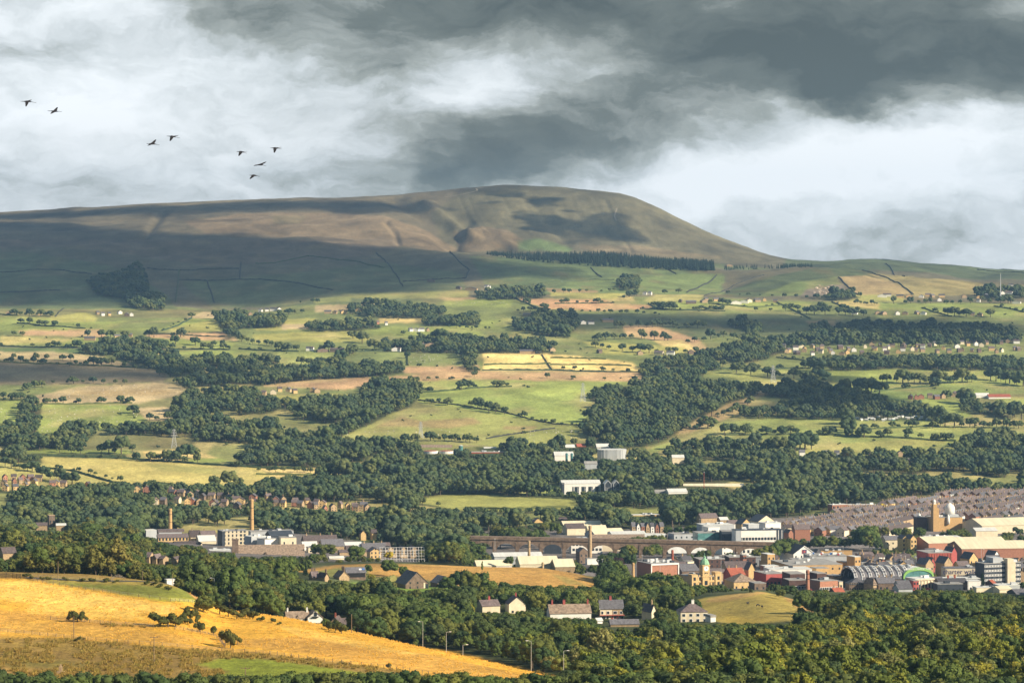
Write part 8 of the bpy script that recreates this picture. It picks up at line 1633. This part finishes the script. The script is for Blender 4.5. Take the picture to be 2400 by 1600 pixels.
# hedgerow and field trees, each row along a photo line
ROWS = [
 ([(150, 818), (330, 806), (560, 812)], 9, 12, 19, 'along the road above the left pastures'), ([(300, 840), (440, 846), (520, 858)], 8, 12, 20, 'on the bank above the dull pasture'), ([(0, 846), (180, 860), (250, 852), (380, 880)], 10, 9, 15, 'dotted over the dull pasture'), ([(10, 842), (190, 846)], 6, 10, 14, 'at the top of the dull pasture'),
 ([(118, 898), (300, 900)], 8, 9, 14, 'under the dull pasture'), ([(45, 918), (110, 905)], 4, 14, 20, 'left of the straw bank'), ([(0, 935), (60, 938)], 4, 12, 16, 'left edge of the green sheep field'), ([(300, 960), (340, 985), (420, 985)], 6, 12, 22, 'right edge of the green sheep field'), ([(240, 1022), (330, 1018), (440, 1026)], 8, 18, 26, 'in the rough pasture by the left pylon'), ([(200, 1076), (280, 1078), (400, 1082), (540, 1092)], 12, 12, 24, 'along the hedge over the broad straw field'), ([(120, 1096), (200, 1108), (290, 1130)], 9, 7, 12, 'down the hedge across the broad straw field'), ([(350, 1080), (470, 1075)], 7, 20, 30, 'right of the left pylon'), ([(10, 1092), (90, 1108)], 8, 16, 22, 'above the far left estate'), ([(90, 1118), (180, 1140)], 5, 22, 34, 'between the far left estate and the straw field'), ([(400, 1150), (600, 1138), (640, 1125)], 8, 24, 34, 'below the broad straw field'),
 ([(600, 1104), (740, 1108)], 7, 8, 14, 'across the narrow straw field'), ([(42, 740), (130, 742)], 9, 9, 14, 'round the far left farm'), ([(30, 786), (60, 788)], 2, 10, 12, 'on the tan strip at the left'), ([(190, 792), (350, 790), (440, 790)], 9, 12, 19, 'around the gabled house at the left'), ([(500, 745), (540, 775), (560, 800)], 9, 12, 18, 'down the lane right of the left hamlet'), ([(560, 800), (640, 812)], 6, 12, 18, 'in the left of the centre pastures'), ([(600, 745), (720, 733)], 7, 9, 14, 'by the white farm row'), ([(640, 822), (720, 822), (850, 826)], 10, 13, 20, 'around the white farm over the valley'), ([(695, 855), (715, 856), (760, 857)], 3, 12, 17, 'in the meadow beneath the white farm'), ([(780, 858), (830, 826)], 7, 16, 22, 'down the hedge right of the white farm meadow'), ([(820, 790), (880, 822), (960, 822)], 8, 14, 22, 'in the centre of the upper fields'), ([(940, 785), (1040, 790), (1080, 800)], 9, 11, 17, 'right of the white farm in the middle fields'), ([(1040, 768), (1160, 772)], 7, 7, 11, 'in the green strip left of centre'),
 ([(980, 860), (990, 861)], 1, 9, 10, 'on the tan strip left of the straw field'), ([(875, 910), (905, 906)], 3, 20, 26, 'at the head of the middle wood'), ([(1110, 886), (1120, 868)], 3, 8, 12, 'at the corner of the straw field'), ([(945, 893), (1080, 888)], 6, 6, 9, 'under the tan strip'), ([(1300, 866), (1480, 872)], 6, 7, 11, 'along the foot of the straw field'), ([(1228, 884), (1510, 894)], 4, 8, 11, 'dotted on the tan strip right of centre'), ([(990, 945), (1010, 945), (1060, 950)], 4, 10, 20, 'left end of the stone wall across the green hill'), ([(1095, 952), (1112, 954), (1150, 966), (1185, 970)], 6, 14, 24, 'middle of the stone wall across the green hill'), ([(1210, 975), (1300, 996), (1360, 998)], 9, 8, 13, 'right end of the stone wall across the green hill'), ([(930, 1040), (1010, 1032), (1120, 1036)], 16, 12, 22, 'above the sewage works'), ([(1060, 1050), (1240, 1050)], 8, 14, 22, 'right of the sewage works halls'), ([(1260, 1065), (1290, 1070)], 4, 34, 44, 'the tall clump left of the depot yard'), ([(1312, 1050), (1340, 1048)], 2, 22, 26, 'behind the depot yard'), ([(1355, 1078), (1400, 1070)], 4, 22, 30, 'in front of the depot yard'),
 ([(1210, 730), (1290, 728)], 6, 7, 11, 'under the tan field'), ([(1330, 730), (1560, 738)], 12, 6, 9, 'along the hedge below the tan field'), ([(1460, 700), (1500, 690)], 4, 12, 18, 'by the little white house under the pines'), ([(1550, 690), (1600, 686)], 2, 8, 12, 'left of the farm under the pines'), ([(1540, 726), (1580, 726)], 5, 16, 20, 'the dark clump below the farm under the pines'), ([(1620, 726), (1700, 726)], 9, 6, 10, 'along the hedge below the long white farm'), ([(1760, 730), (1900, 728), (1990, 726)], 8, 10, 18, 'along the lane below the quarry'), ([(1440, 770), (1560, 765), (1660, 770)], 14, 12, 17, 'along the field edge right of centre'), ([(1380, 800), (1500, 792), (1580, 800)], 11, 14, 19, 'around the tan patches right of centre'), ([(1380, 812), (1480, 826), (1640, 828)], 12, 12, 18, 'behind the straw field'), ([(1600, 805), (1700, 790), (1760, 800)], 9, 12, 18, 'right of the tan patches'), ([(1880, 735), (2060, 742)], 8, 14, 22, 'along the row of houses under the pastures'), ([(2210, 740), (2330, 744)], 7, 14, 22, 'right end of the row of houses'), ([(2000, 712), (2060, 714)], 8, 6, 9, 'in the pasture below the white hamlet'), ([(2090, 712), (2400, 712)], 18, 10, 15, 'round the upper hamlet by the mast'), ([(1840, 840), (2000, 838), (2100, 834)], 12, 14, 22, 'in front of the hillside village'), ([(1850, 815), (2380, 812)], 26, 12, 20, 'between the houses of the hillside village'), ([(1850, 800), (2380, 802)], 16, 12, 20, 'behind the hillside village'), ([(1640, 868), (1780, 866)], 9, 9, 14, 'along the hedge under the shaded meadow'), ([(1720, 875), (1860, 890), (1862, 882)], 5, 16, 22, 'in the meadow by the right pylon'),
 ([(1910, 850), (1920, 905)], 9, 22, 30, 'down the lane between the right meadows'), ([(2060, 895), (2130, 898), (2200, 900), (2290, 895)], 15, 18, 26, 'across the big right meadow'), ([(2320, 890), (2400, 905)], 8, 22, 30, 'right edge of the big right meadow'), ([(1965, 920), (2020, 922), (2075, 924)], 6, 22, 32, 'at the top of the lane wood'), ([(2040, 900), (2055, 905)], 1, 16, 18, 'lone in the big right meadow'), ([(2210, 930), (2290, 955), (2400, 985)], 14, 24, 34, 'down the diagonal hedge at the right'), ([(1985, 990), (1990, 1020)], 6, 24, 34, 'down the short hedge in the long pasture'), ([(1850, 1017), (1860, 1017)], 1, 18, 19, 'left one of the long pasture trees'), ([(2010, 1018), (2066, 1022), (2098, 1024), (2150, 1026), (2168, 1028)], 5, 10, 20, 'in the middle of the long pasture'), ([(1840, 1062), (1880, 1056), (1910, 1050)], 5, 24, 44, 'left end of the long pasture'), ([(1690, 1020), (1750, 1015)], 4, 16, 22, 'above the wood edge right of centre'), ([(1660, 975), (1700, 975), (1770, 940)], 9, 12, 24, 'on the rough tan bank'), ([(1600, 1010), (1680, 1002)], 5, 12, 22, 'under the rough tan bank'), ([(2190, 1000), (2300, 1002), (2400, 1005)], 12, 18, 26, 'along the lane at the right edge'), ([(2100, 1000), (2200, 1003)], 6, 12, 20, 'below the allotment huts'), ([(1470, 1080), (1700, 1075), (1840, 1072)], 22, 24, 38, 'along the foot of the long pasture'), ([(1230, 1190), (1270, 1196)], 3, 22, 32, 'in the meadow by the hotel'), ([(1042, 1192), (1056, 1192)], 3, 30, 36, 'left end of the meadow by the hotel'), ([(1700, 690), (1900, 700)], 8, 6, 10, 'along the foot of the quarry hill'), ([(1240, 690), (1500, 680)], 12, 7, 11, 'along the wall under the dark spur'), ([(700, 712), (760, 708)], 3, 8, 12, 'left of the pine belt'),
]
for (line, n, h0, h1, ph) in ROWS:
    L_ = [0]
    for a, b_ in zip(line[:-1], line[1:]): L_.append(L_[-1] + math.dist(a, b_))
    for k in range(n):
        s_ = (k + random.uniform(.15, .85)) / n * L_[-1]; x = float(np.interp(s_, L_, [p[0] for p in line])); y = float(np.interp(s_, L_, [p[1] for p in line])) + random.uniform(-1, 1)
        X, Yv, Z = hit(x, y, 2000); h = random.uniform(h0, h1) * random.choice((.8, 1.1, 1.3, 1.5)) * Yv / F
        if blocked(X, Yv, Z, h, h * .3): continue
        TREES.append(['farm', X, Yv, h, ph, random.uniform(.85, 1.3)])
for ln, lab in HEDGES:
    if 'wall' in lab or 'straw' in lab or 'tan' in lab or ln[0][1] < 690: continue
    for a, b_ in zip(ln[:-1], ln[1:]):
        for k in range(int(math.dist(a, b_) / 17)):
            t_ = random.random(); X, Yv, Z = hit(a[0] + (b_[0] - a[0]) * t_, a[1] + (b_[1] - a[1]) * t_ + random.uniform(-.6, .6), 2000); h = random.choice((5, 7, 9, 12, 15)) * random.uniform(.8, 1.2)
            if not blocked(X, Yv, Z, h, h * .3): TREES.append(['farm', X, Yv, h, 'in the ' + lab, random.uniform(.9, 1.4)])
# scattered thorns over the farmland
for k in range(250):
    x, y = random.uniform(-20, 2420), random.uniform(728, 1060); X, Yv, Z = hit(x, y, 3500)
    h = random.uniform(2.5, 5.5)
    if not blocked(X, Yv, Z, h, h * .4): TREES.append(['thorn', X, Yv, h, 'small', random.uniform(.9, 1.5)])
# plantation and strip of conifers below the hill
for (p_, Y0, Y1, n) in (([(1140, 592), (1300, 599), (1480, 611), (1600, 621), (1676, 630), (1672, 637), (1560, 633), (1400, 625), (1250, 613), (1140, 599)], 7250, 8100, 2600), ([(1690, 628), (1900, 622), (1905, 627), (1700, 634)], 7300, 8400, 160)):
    c_ = 0
    for t_ in range(60000):
        if c_ >= n: break
        x = random.uniform(min(p[0] for p in p_), max(p[0] for p in p_)); Yv = random.uniform(Y0, Y1); X, Yv, Z = at(x, Yv); y = pyrow(Z, Yv)
        if inpoly(np.array([x]), np.array([y]), p_)[0]:
            TREES.append(['spruce', X, Yv, random.uniform(14, 28) * float(np.interp(x, [1140, 1350, 1600], [.45, .85, 1.1])) if n > 500 else random.uniform(8, 13), 'plantation', .8]); c_ += 1

# ------------------------------------------------------------------ plant them: the largest of each kind one by one, the rest of the kind as one mass
NAME = dict(broad='broadleaf_tree', gold='turning_tree', birch='birch_tree', pine='conifer_tree', poplar='poplar_tree', purple='copper_tree', yellow='yellow_tree', farm='field_tree', thorn='thorn_bush', shrub='hawthorn_bush', spruce='spruce_tree', far='woodland_tree')
LOOK = dict(broad='dark green broadleaf tree', gold='yellow-green bushy tree', birch='pale green feathery birch', pine='dark pointed conifer', poplar='narrow upright poplar', purple='dark copper-leaved tree', yellow='bright yellow bush', farm='round-crowned tree', thorn='low round thorn bush', shrub='olive hawthorn bush', spruce='dark spruce')
PROTO = {}
def gn_mass(name, label, protos, recs):
    V = [(r[1], r[2], r[6]) for r in recs]; me = bpy.data.meshes.new(name); me.from_pydata(V, [], [])
    def attr(nm, ty, vals):
        a = me.attributes.new(nm, ty, 'POINT'); a.data.foreach_set('vector' if ty == 'FLOAT_VECTOR' else 'value', np.asarray(vals).ravel())
    attr('spin', 'FLOAT_VECTOR', np.array([(0, 0, random.uniform(0, 6.28)) for r in recs], np.float32))
    attr('size', 'FLOAT_VECTOR', np.array([(r[3] / 10 * r[5] * random.uniform(.9, 1.15), r[3] / 10 * r[5], r[3] / 10) for r in recs], np.float32))
    attr('pick', 'INT', np.array([random.randrange(len(protos)) for r in recs], np.int32))
    o = link(name, me); tag(o, label, None, None, 'stuff')
    g = bpy.data.node_groups.new(name, 'GeometryNodeTree'); g.interface.new_socket('Geometry', in_out='INPUT', socket_type='NodeSocketGeometry'); g.interface.new_socket('Geometry', in_out='OUTPUT', socket_type='NodeSocketGeometry')
    gi = g.nodes.new('NodeGroupInput'); go = g.nodes.new('NodeGroupOutput'); m2p = g.nodes.new('GeometryNodeMeshToPoints'); iop = g.nodes.new('GeometryNodeInstanceOnPoints'); g2i = g.nodes.new('GeometryNodeGeometryToInstance')
    for p in reversed(protos):
        oi = g.nodes.new('GeometryNodeObjectInfo'); oi.transform_space = 'ORIGINAL'; oi.inputs['Object'].default_value = p
        g.links.new(oi.outputs['Geometry'], g2i.inputs[0])
    def na(nm, ty):
        n = g.nodes.new('GeometryNodeInputNamedAttribute'); n.data_type = ty; n.inputs['Name'].default_value = nm; return n.outputs['Attribute']
    g.links.new(gi.outputs[0], m2p.inputs['Mesh']); g.links.new(m2p.outputs[0], iop.inputs['Points']); g.links.new(g2i.outputs[0], iop.inputs['Instance'])
    iop.inputs['Pick Instance'].default_value = True
    g.links.new(na('pick', 'INT'), iop.inputs['Instance Index']); g.links.new(na('spin', 'FLOAT_VECTOR'), iop.inputs['Rotation']); g.links.new(na('size', 'FLOAT_VECTOR'), iop.inputs['Scale'])
    g.links.new(iop.outputs[0], go.inputs[0])
    md = o.modifiers.new('trees', 'NODES'); md.node_group = g
    return o
TREES.sort(key=lambda r: -(r[3] / r[2]))
_z = gz([r[1] for r in TREES], [r[2] for r in TREES])
for r, z in zip(TREES, _z):
    if len(r) < 6: r.append(1.0)
    r.append(float(z))
by = {}
for r in TREES: by.setdefault(r[0], []).append(r)
print('TREES', {k: len(v) for k, v in by.items()})
CAP = dict(broad=290, gold=290, birch=200, pine=120, poplar=60, purple=20, yellow=5, farm=290, thorn=200, spruce=230, shrub=200)
def plant(sp, r, label, group):
    i = random.randrange(6)
    if sp in CROWN:
        t_ = empty(NAME[sp], (r[1], r[2], r[6] - .1), random.uniform(0, 6.28), label, 'tree' if sp != 'yellow' else 'bush', group)
        cs = CROWN[sp]; c = link('crown', cs[i % len(cs)], t_); link('trunk', TRUNK[sp], t_); PROTO.setdefault(sp, [])
        if len(PROTO[sp]) < len(cs) and all(p.data != c.data for p in PROTO[sp]): PROTO[sp].append(c)
    else:
        ms = dict(farm=FARM, thorn=HEDGEM, shrub=BUSHM, spruce=FARPINE)[sp]; t_ = link(NAME[sp], ms[i % len(ms)])
        t_.location = (r[1], r[2], r[6] - .1); t_.rotation_euler = (0, 0, random.uniform(0, 6.28)); tag(t_, label, 'bush' if sp in ('thorn', 'shrub') else 'tree', group); PROTO.setdefault(sp, [])
        if len(PROTO[sp]) < len(ms) and all(p.data != t_.data for p in PROTO[sp]): PROTO[sp].append(t_)
    k = r[3] / 10; t_.scale = (k * r[5] * random.uniform(.92, 1.1), k * r[5], k)
    return t_
for sp in ('broad', 'gold', 'birch', 'pine', 'poplar', 'purple', 'yellow', 'farm', 'thorn', 'spruce', 'shrub'):
    rs = by.get(sp, []); ind, rest = rs[:CAP[sp]], rs[CAP[sp]:]
    groups = {}
    for r in ind: groups.setdefault(r[4], []).append(r)
    big = [ph for ph in groups if len(groups[ph]) > 34]
    for ph in big:
        for r in groups.pop(ph):
            x = CX + F * r[1] / r[2]; y = pyrow(r[6], r[2])
            if sp in ('thorn', 'spruce'):
                q = ('dotted over ' if sp == 'thorn' else 'on ') + (['the highest fields', 'the upper fields', 'the middle fields', 'the lower fields'][min(3, int(max(0, y - 700) / 95))] if sp == 'thorn' else 'the plantation under the big hill')
                q += ' ' + ['at the far left', 'left of the summit', 'under the summit', 'under the steep end', 'at the far right'][max(0, min(4, int(x / 480)))]
            else:
                near = [(80, 'by the timber rail fence'), (240, 'above the lone thorn'), (430, 'above the small green field'), (640, 'behind the thicket'), (860, 'round the white farmhouse'), (1080, 'below the stone farm'), (1250, 'at the tip of the golden slope'), (1400, 'below the long white bungalow'), (1520, 'below the semi-detached pair'), (1680, 'below the hipped-roof house'), (1860, 'below the round pasture'), (2000, 'right of the round pasture'), (2120, 'below the tall dark clump'), (2260, 'below the market hall'), (9999, 'below the office tower')]
                q = next(n for lim, n in near if x < lim) + (', front' if r[2] < 905 else ', middle' if r[2] < 990 else ', back')
            groups.setdefault(q, []).append(r)
    for ph, L_ in groups.items():
        L_.sort(key=lambda r: r[1] / r[2])
        for k, r in enumerate(L_):
            lab, gp = f'{LOOK[sp]} {ph}' + (f', {ordn(k)} from left' if len(L_) > 1 else ''), f'trees {ph}'
            if len(lab.split()) > 16: lab = ' '.join(lab.replace('round-crowned ', '').split()[:16])
            plant(sp, r, lab, gp)
    if rest: gn_mass(dict(broad='broadleaf_woodland', gold='turning_woodland', birch='birch_woodland', pine='conifer_woodland', poplar='poplars', farm='hedgerow_trees', thorn='thorn_scrub', spruce='spruce_plantation')[sp], f'mass of {LOOK[sp]}s merging into woodland', PROTO[sp], rest)
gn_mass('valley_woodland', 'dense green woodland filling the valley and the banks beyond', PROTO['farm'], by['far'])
# rough grass standing on the golden slope and on the brown pasture below it
def tuft(nm, cols, seed):
    g = np.random.default_rng(seed); n = 26; an = g.uniform(0, 6.28, n); r0 = g.uniform(0, 3.2, n); b0 = np.stack([np.cos(an) * r0, np.sin(an) * r0, np.full(n, -.6)], 1); hh = g.uniform(5, 10, n); ln = g.normal(size=(n, 2)) * 2.2
    sd = np.stack([np.cos(an + 1.3), np.sin(an + 1.3), np.zeros(n)], 1) * .75; tp = b0 + np.stack([ln[:, 0], ln[:, 1], hh], 1)
    me = mesh_np(nm, np.stack([b0 - sd, b0 + sd, tp], 1).reshape(-1, 3), None, np.arange(n * 3).reshape(-1, 3)); me.materials.append(leaf_mat(nm + '_blades', cols, .05)); return me
GRASS = [('gold_grass', [(.86, .55, .11), (.92, .64, .18), (.80, .50, .10), (.88, .56, .09)], 4200, .62, lambda c: c[0] > .45), ('brown_grass', [(.30, .20, .055), (.42, .29, .07), (.24, .18, .05), (.34, .27, .06)], 6200, 1.15, lambda c: .16 < c[0] <= .45 and c[1] < c[0] * .85)]
for nm, cols, n, hh, ok in GRASS:
    me = tuft(nm, cols, len(nm)); pr = link(nm, me); X, Yv, Z = hit(300 if nm[0] == 'g' else 250, 1440 if nm[0] == 'g' else 1530); pr.location = (X, Yv, Z); pr.scale = (.1, .1, .1); tag(pr, kind='stuff', label='tuft of rough grass on the slope'); rec = []
    ys_ = rng.uniform(870, 1250, n * 5); xs_ = rng.uniform(-30, 1360, n * 5); zz = gz(ys_ * (xs_ - CX) / F, ys_)
    ci = np.clip(np.round((xs_ - XS[0]) / 3).astype(int), 0, nc - 1)
    for x, Yv, Z, c in zip(xs_, ys_, zz, ci):
        if len(rec) >= n: break
        k = int(np.searchsorted(GY[:, c], Yv)); 
        if k < nr and (nm[0] == 'g' or Yv < 1140) and ok(Cc[k, c]) and vnoise(np.array(x / 23.0), np.array(Yv / 14.0)) > -.12: rec.append(['', Yv * (x - CX) / F, Yv, hh * random.uniform(.4, 1.2), '', 1.6, Z])
    gn_mass(nm, 'rough standing grass covering the slope', [pr], rec)
# ------------------------------------------------------------------ unseen clouds added toward the sun, outlined to cast the land's shadows
def cloud_material():
    m = mat('cloud_vapour', (0.72, 0.74, 0.76), 1.0, 0.06, 0.004, 0.0); T = m.node_tree; b = T.nodes['Principled BSDF']
    a = T.nodes.new('ShaderNodeAttribute'); a.attribute_name = 'thick'; T.links.new(a.outputs['Fac'], b.inputs['Alpha']); return m
cloud_mat = cloud_material()     # thin at the rim, so that its shadow has a soft edge
def cloud(poly, Zc, Ymin, label, soft=1.0, dens=.74):
    pts = []
    for (x, y) in poly:
        X, Y, Z = hit(x, y, Ymin); k = (Zc - Z) / S.z
        pts.append((X + S.x * k, Y + S.y * k))
    px = [p[0] for p in pts]; py = [p[1] for p in pts]
    step = 22.0
    gx = np.arange(min(px) - 60, max(px) + 60, step); gy = np.arange(min(py) - 60, max(py) + 60, step)
    A, B = np.meshgrid(gx, gy, indexing='ij')
    wx = A + 110 * fbm(A / 150, B / 150, 4) * soft; wy = B + 110 * fbm(A / 150 + 31, B / 150, 4) * soft
    m_ = inpoly(wx, wy, pts)
    if m_.sum() < 6: return
    d = np.zeros(m_.shape); cur = m_.copy()
    for k in range(12):
        d += cur
        e = cur.copy(); e[1:] &= cur[:-1]; e[:-1] &= cur[1:]; e[:, 1:] &= cur[:, :-1]; e[:, :-1] &= cur[:, 1:]; cur = e
    th = np.sqrt(d) * 24 * (1 + 0.8 * fbm(A / 90, B / 90, 4))
    V, Q = [], []; cx_, cy_ = float(np.mean(px)), float(np.mean(py))
    ids = -np.ones(m_.shape, int); II = np.argwhere(m_)
    for n, (i, j) in enumerate(II): ids[i, j] = n
    n = len(II)
    for (i, j) in II: V.append((A[i, j] - cx_, B[i, j] - cy_, th[i, j]))
    for (i, j) in II: V.append((A[i, j] - cx_, B[i, j] - cy_, -0.35 * th[i, j]))
    sh = m_.shape
    for (i, j) in II:
        if i + 1 < sh[0] and j + 1 < sh[1]:
            a, b_, c, d_ = ids[i, j], ids[i + 1, j], ids[i + 1, j + 1], ids[i, j + 1]
            if min(a, b_, c, d_) >= 0:
                Q.append((a, b_, c, d_)); Q.append((d_ + n, c + n, b_ + n, a + n))
    cnt = {}
    for q in Q:
        for k in range(4): cnt[(q[k], q[(k + 1) % 4])] = 1
    rim = [(a, b_) for (a, b_) in cnt if (b_, a) not in cnt and a < n]
    for a, b_ in rim: Q.append((b_, a, a + n, b_ + n))
    me = mesh_np('cloud', V, Q, smooth=True); me.materials.append(cloud_mat)
    al = np.clip((d + 1.5 * fbm(A / 70, B / 70, 4)) / max(2.0, min(7.0, d.max() * .55)), 0.03, 1) * dens; al = np.array([al[i, j] for i, j in II], np.float32)
    at_ = me.attributes.new('thick', 'FLOAT', 'POINT'); at_.data.foreach_set('value', np.concatenate([al, al]))
    o = link('cloud', me); o.location = (cx_, cy_, Zc)
    tag(o, label, 'cloud', kind='structure')
cloud([(-420, 545), (0, 520), (130, 522), (300, 532), (420, 548), (560, 547), (700, 552), (830, 572), (960, 582), (1080, 590), (1085, 593), (1300, 626), (1420, 650), (1200, 655), (1000, 680), (780, 702), (560, 722), (300, 716), (-420, 714)], 1500, 6300, 'broad grey cloud shading the long spur below the hill')
cloud([(-300, 500), (100, 497), (420, 480), (700, 468), (1060, 470), (1020, 490), (880, 503), (700, 496), (440, 505), (100, 515), (-300, 520)], 1500, 8200, 'thin long cloud shading the moor below the crest', 1.3, .75)
cloud([(-420, 512), (0, 520), (180, 522), (330, 528), (200, 535), (-300, 545)], 1500, 8200, 'small grey cloud shading the far left moor')
cloud([(1100, 466), (1180, 472), (1185, 505), (1130, 500)], 1500, 8200, 'small cloud shading the gully below the summit', 1.0, .55)
cloud([(1160, 440), (1225, 444), (1250, 468), (1195, 466)], 1500, 8200, 'small cloud shading the summit itself', 1.0, .55)
cloud([(1215, 486), (1300, 500), (1345, 540), (1270, 548), (1228, 512)], 1500, 8200, 'oval cloud shading the middle of the steep end slope', 1.0, .75)
cloud([(1335, 512), (1430, 505), (1530, 546), (1500, 566), (1390, 566), (1345, 540)], 1500, 8200, 'wide cloud shading the lower steep end slope', 1.0, .75)
cloud([(1280, 465), (1330, 468), (1400, 500), (1340, 500)], 1500, 8200, 'wispy cloud shading the upper steep end slope', 1.4)
cloud([(1890, 614), (2000, 609), (2100, 612), (2500, 634), (2500, 652), (2150, 652), (2060, 642)], 1500, 8200, 'long cloud shading the low ridge right of the hill', .8, .9)
cloud([(1240, 728), (1500, 732), (1900, 735), (2060, 748), (2300, 742), (2450, 760), (2450, 800), (2100, 800), (1900, 786), (1560, 764), (1280, 784)], 1500, 5000, 'ragged cloud shading the wooded fields right of centre')
cloud([(-300, 846), (250, 844), (400, 868), (620, 868), (640, 900), (420, 905), (200, 902), (-300, 903)], 1400, 4400, 'flat cloud shading the dull pasture on the left')
cloud([(1740, 912), (1900, 870), (1960, 900), (2000, 960), (1830, 968), (1760, 962)], 1400, 4000, 'small cloud shading the wood in the right middle', 1.3)

# ------------------------------------------------------------------ the air
def haze():
    mb = MB(); mb.box(-3600, 3600, -40, 12100, -60, 720)
    m = bpy.data.materials.new('hazy_air'); m.use_nodes = True; T = m.node_tree; T.nodes.clear()
    o_ = T.nodes.new('ShaderNodeOutputMaterial'); p = T.nodes.new('ShaderNodeVolumePrincipled')
    p.inputs['Color'].default_value = (0.38, 0.66, 1.0, 1); p.inputs['Density'].default_value = HAZE; p.inputs['Anisotropy'].default_value = 0.15
    T.links.new(p.outputs[0], o_.inputs['Volume'])
    o = mb.build('haze', m); tag(o, kind='stuff'); o['label'] = 'thin blue haze lying over the valley'
HAZE = 3.1e-5
haze()
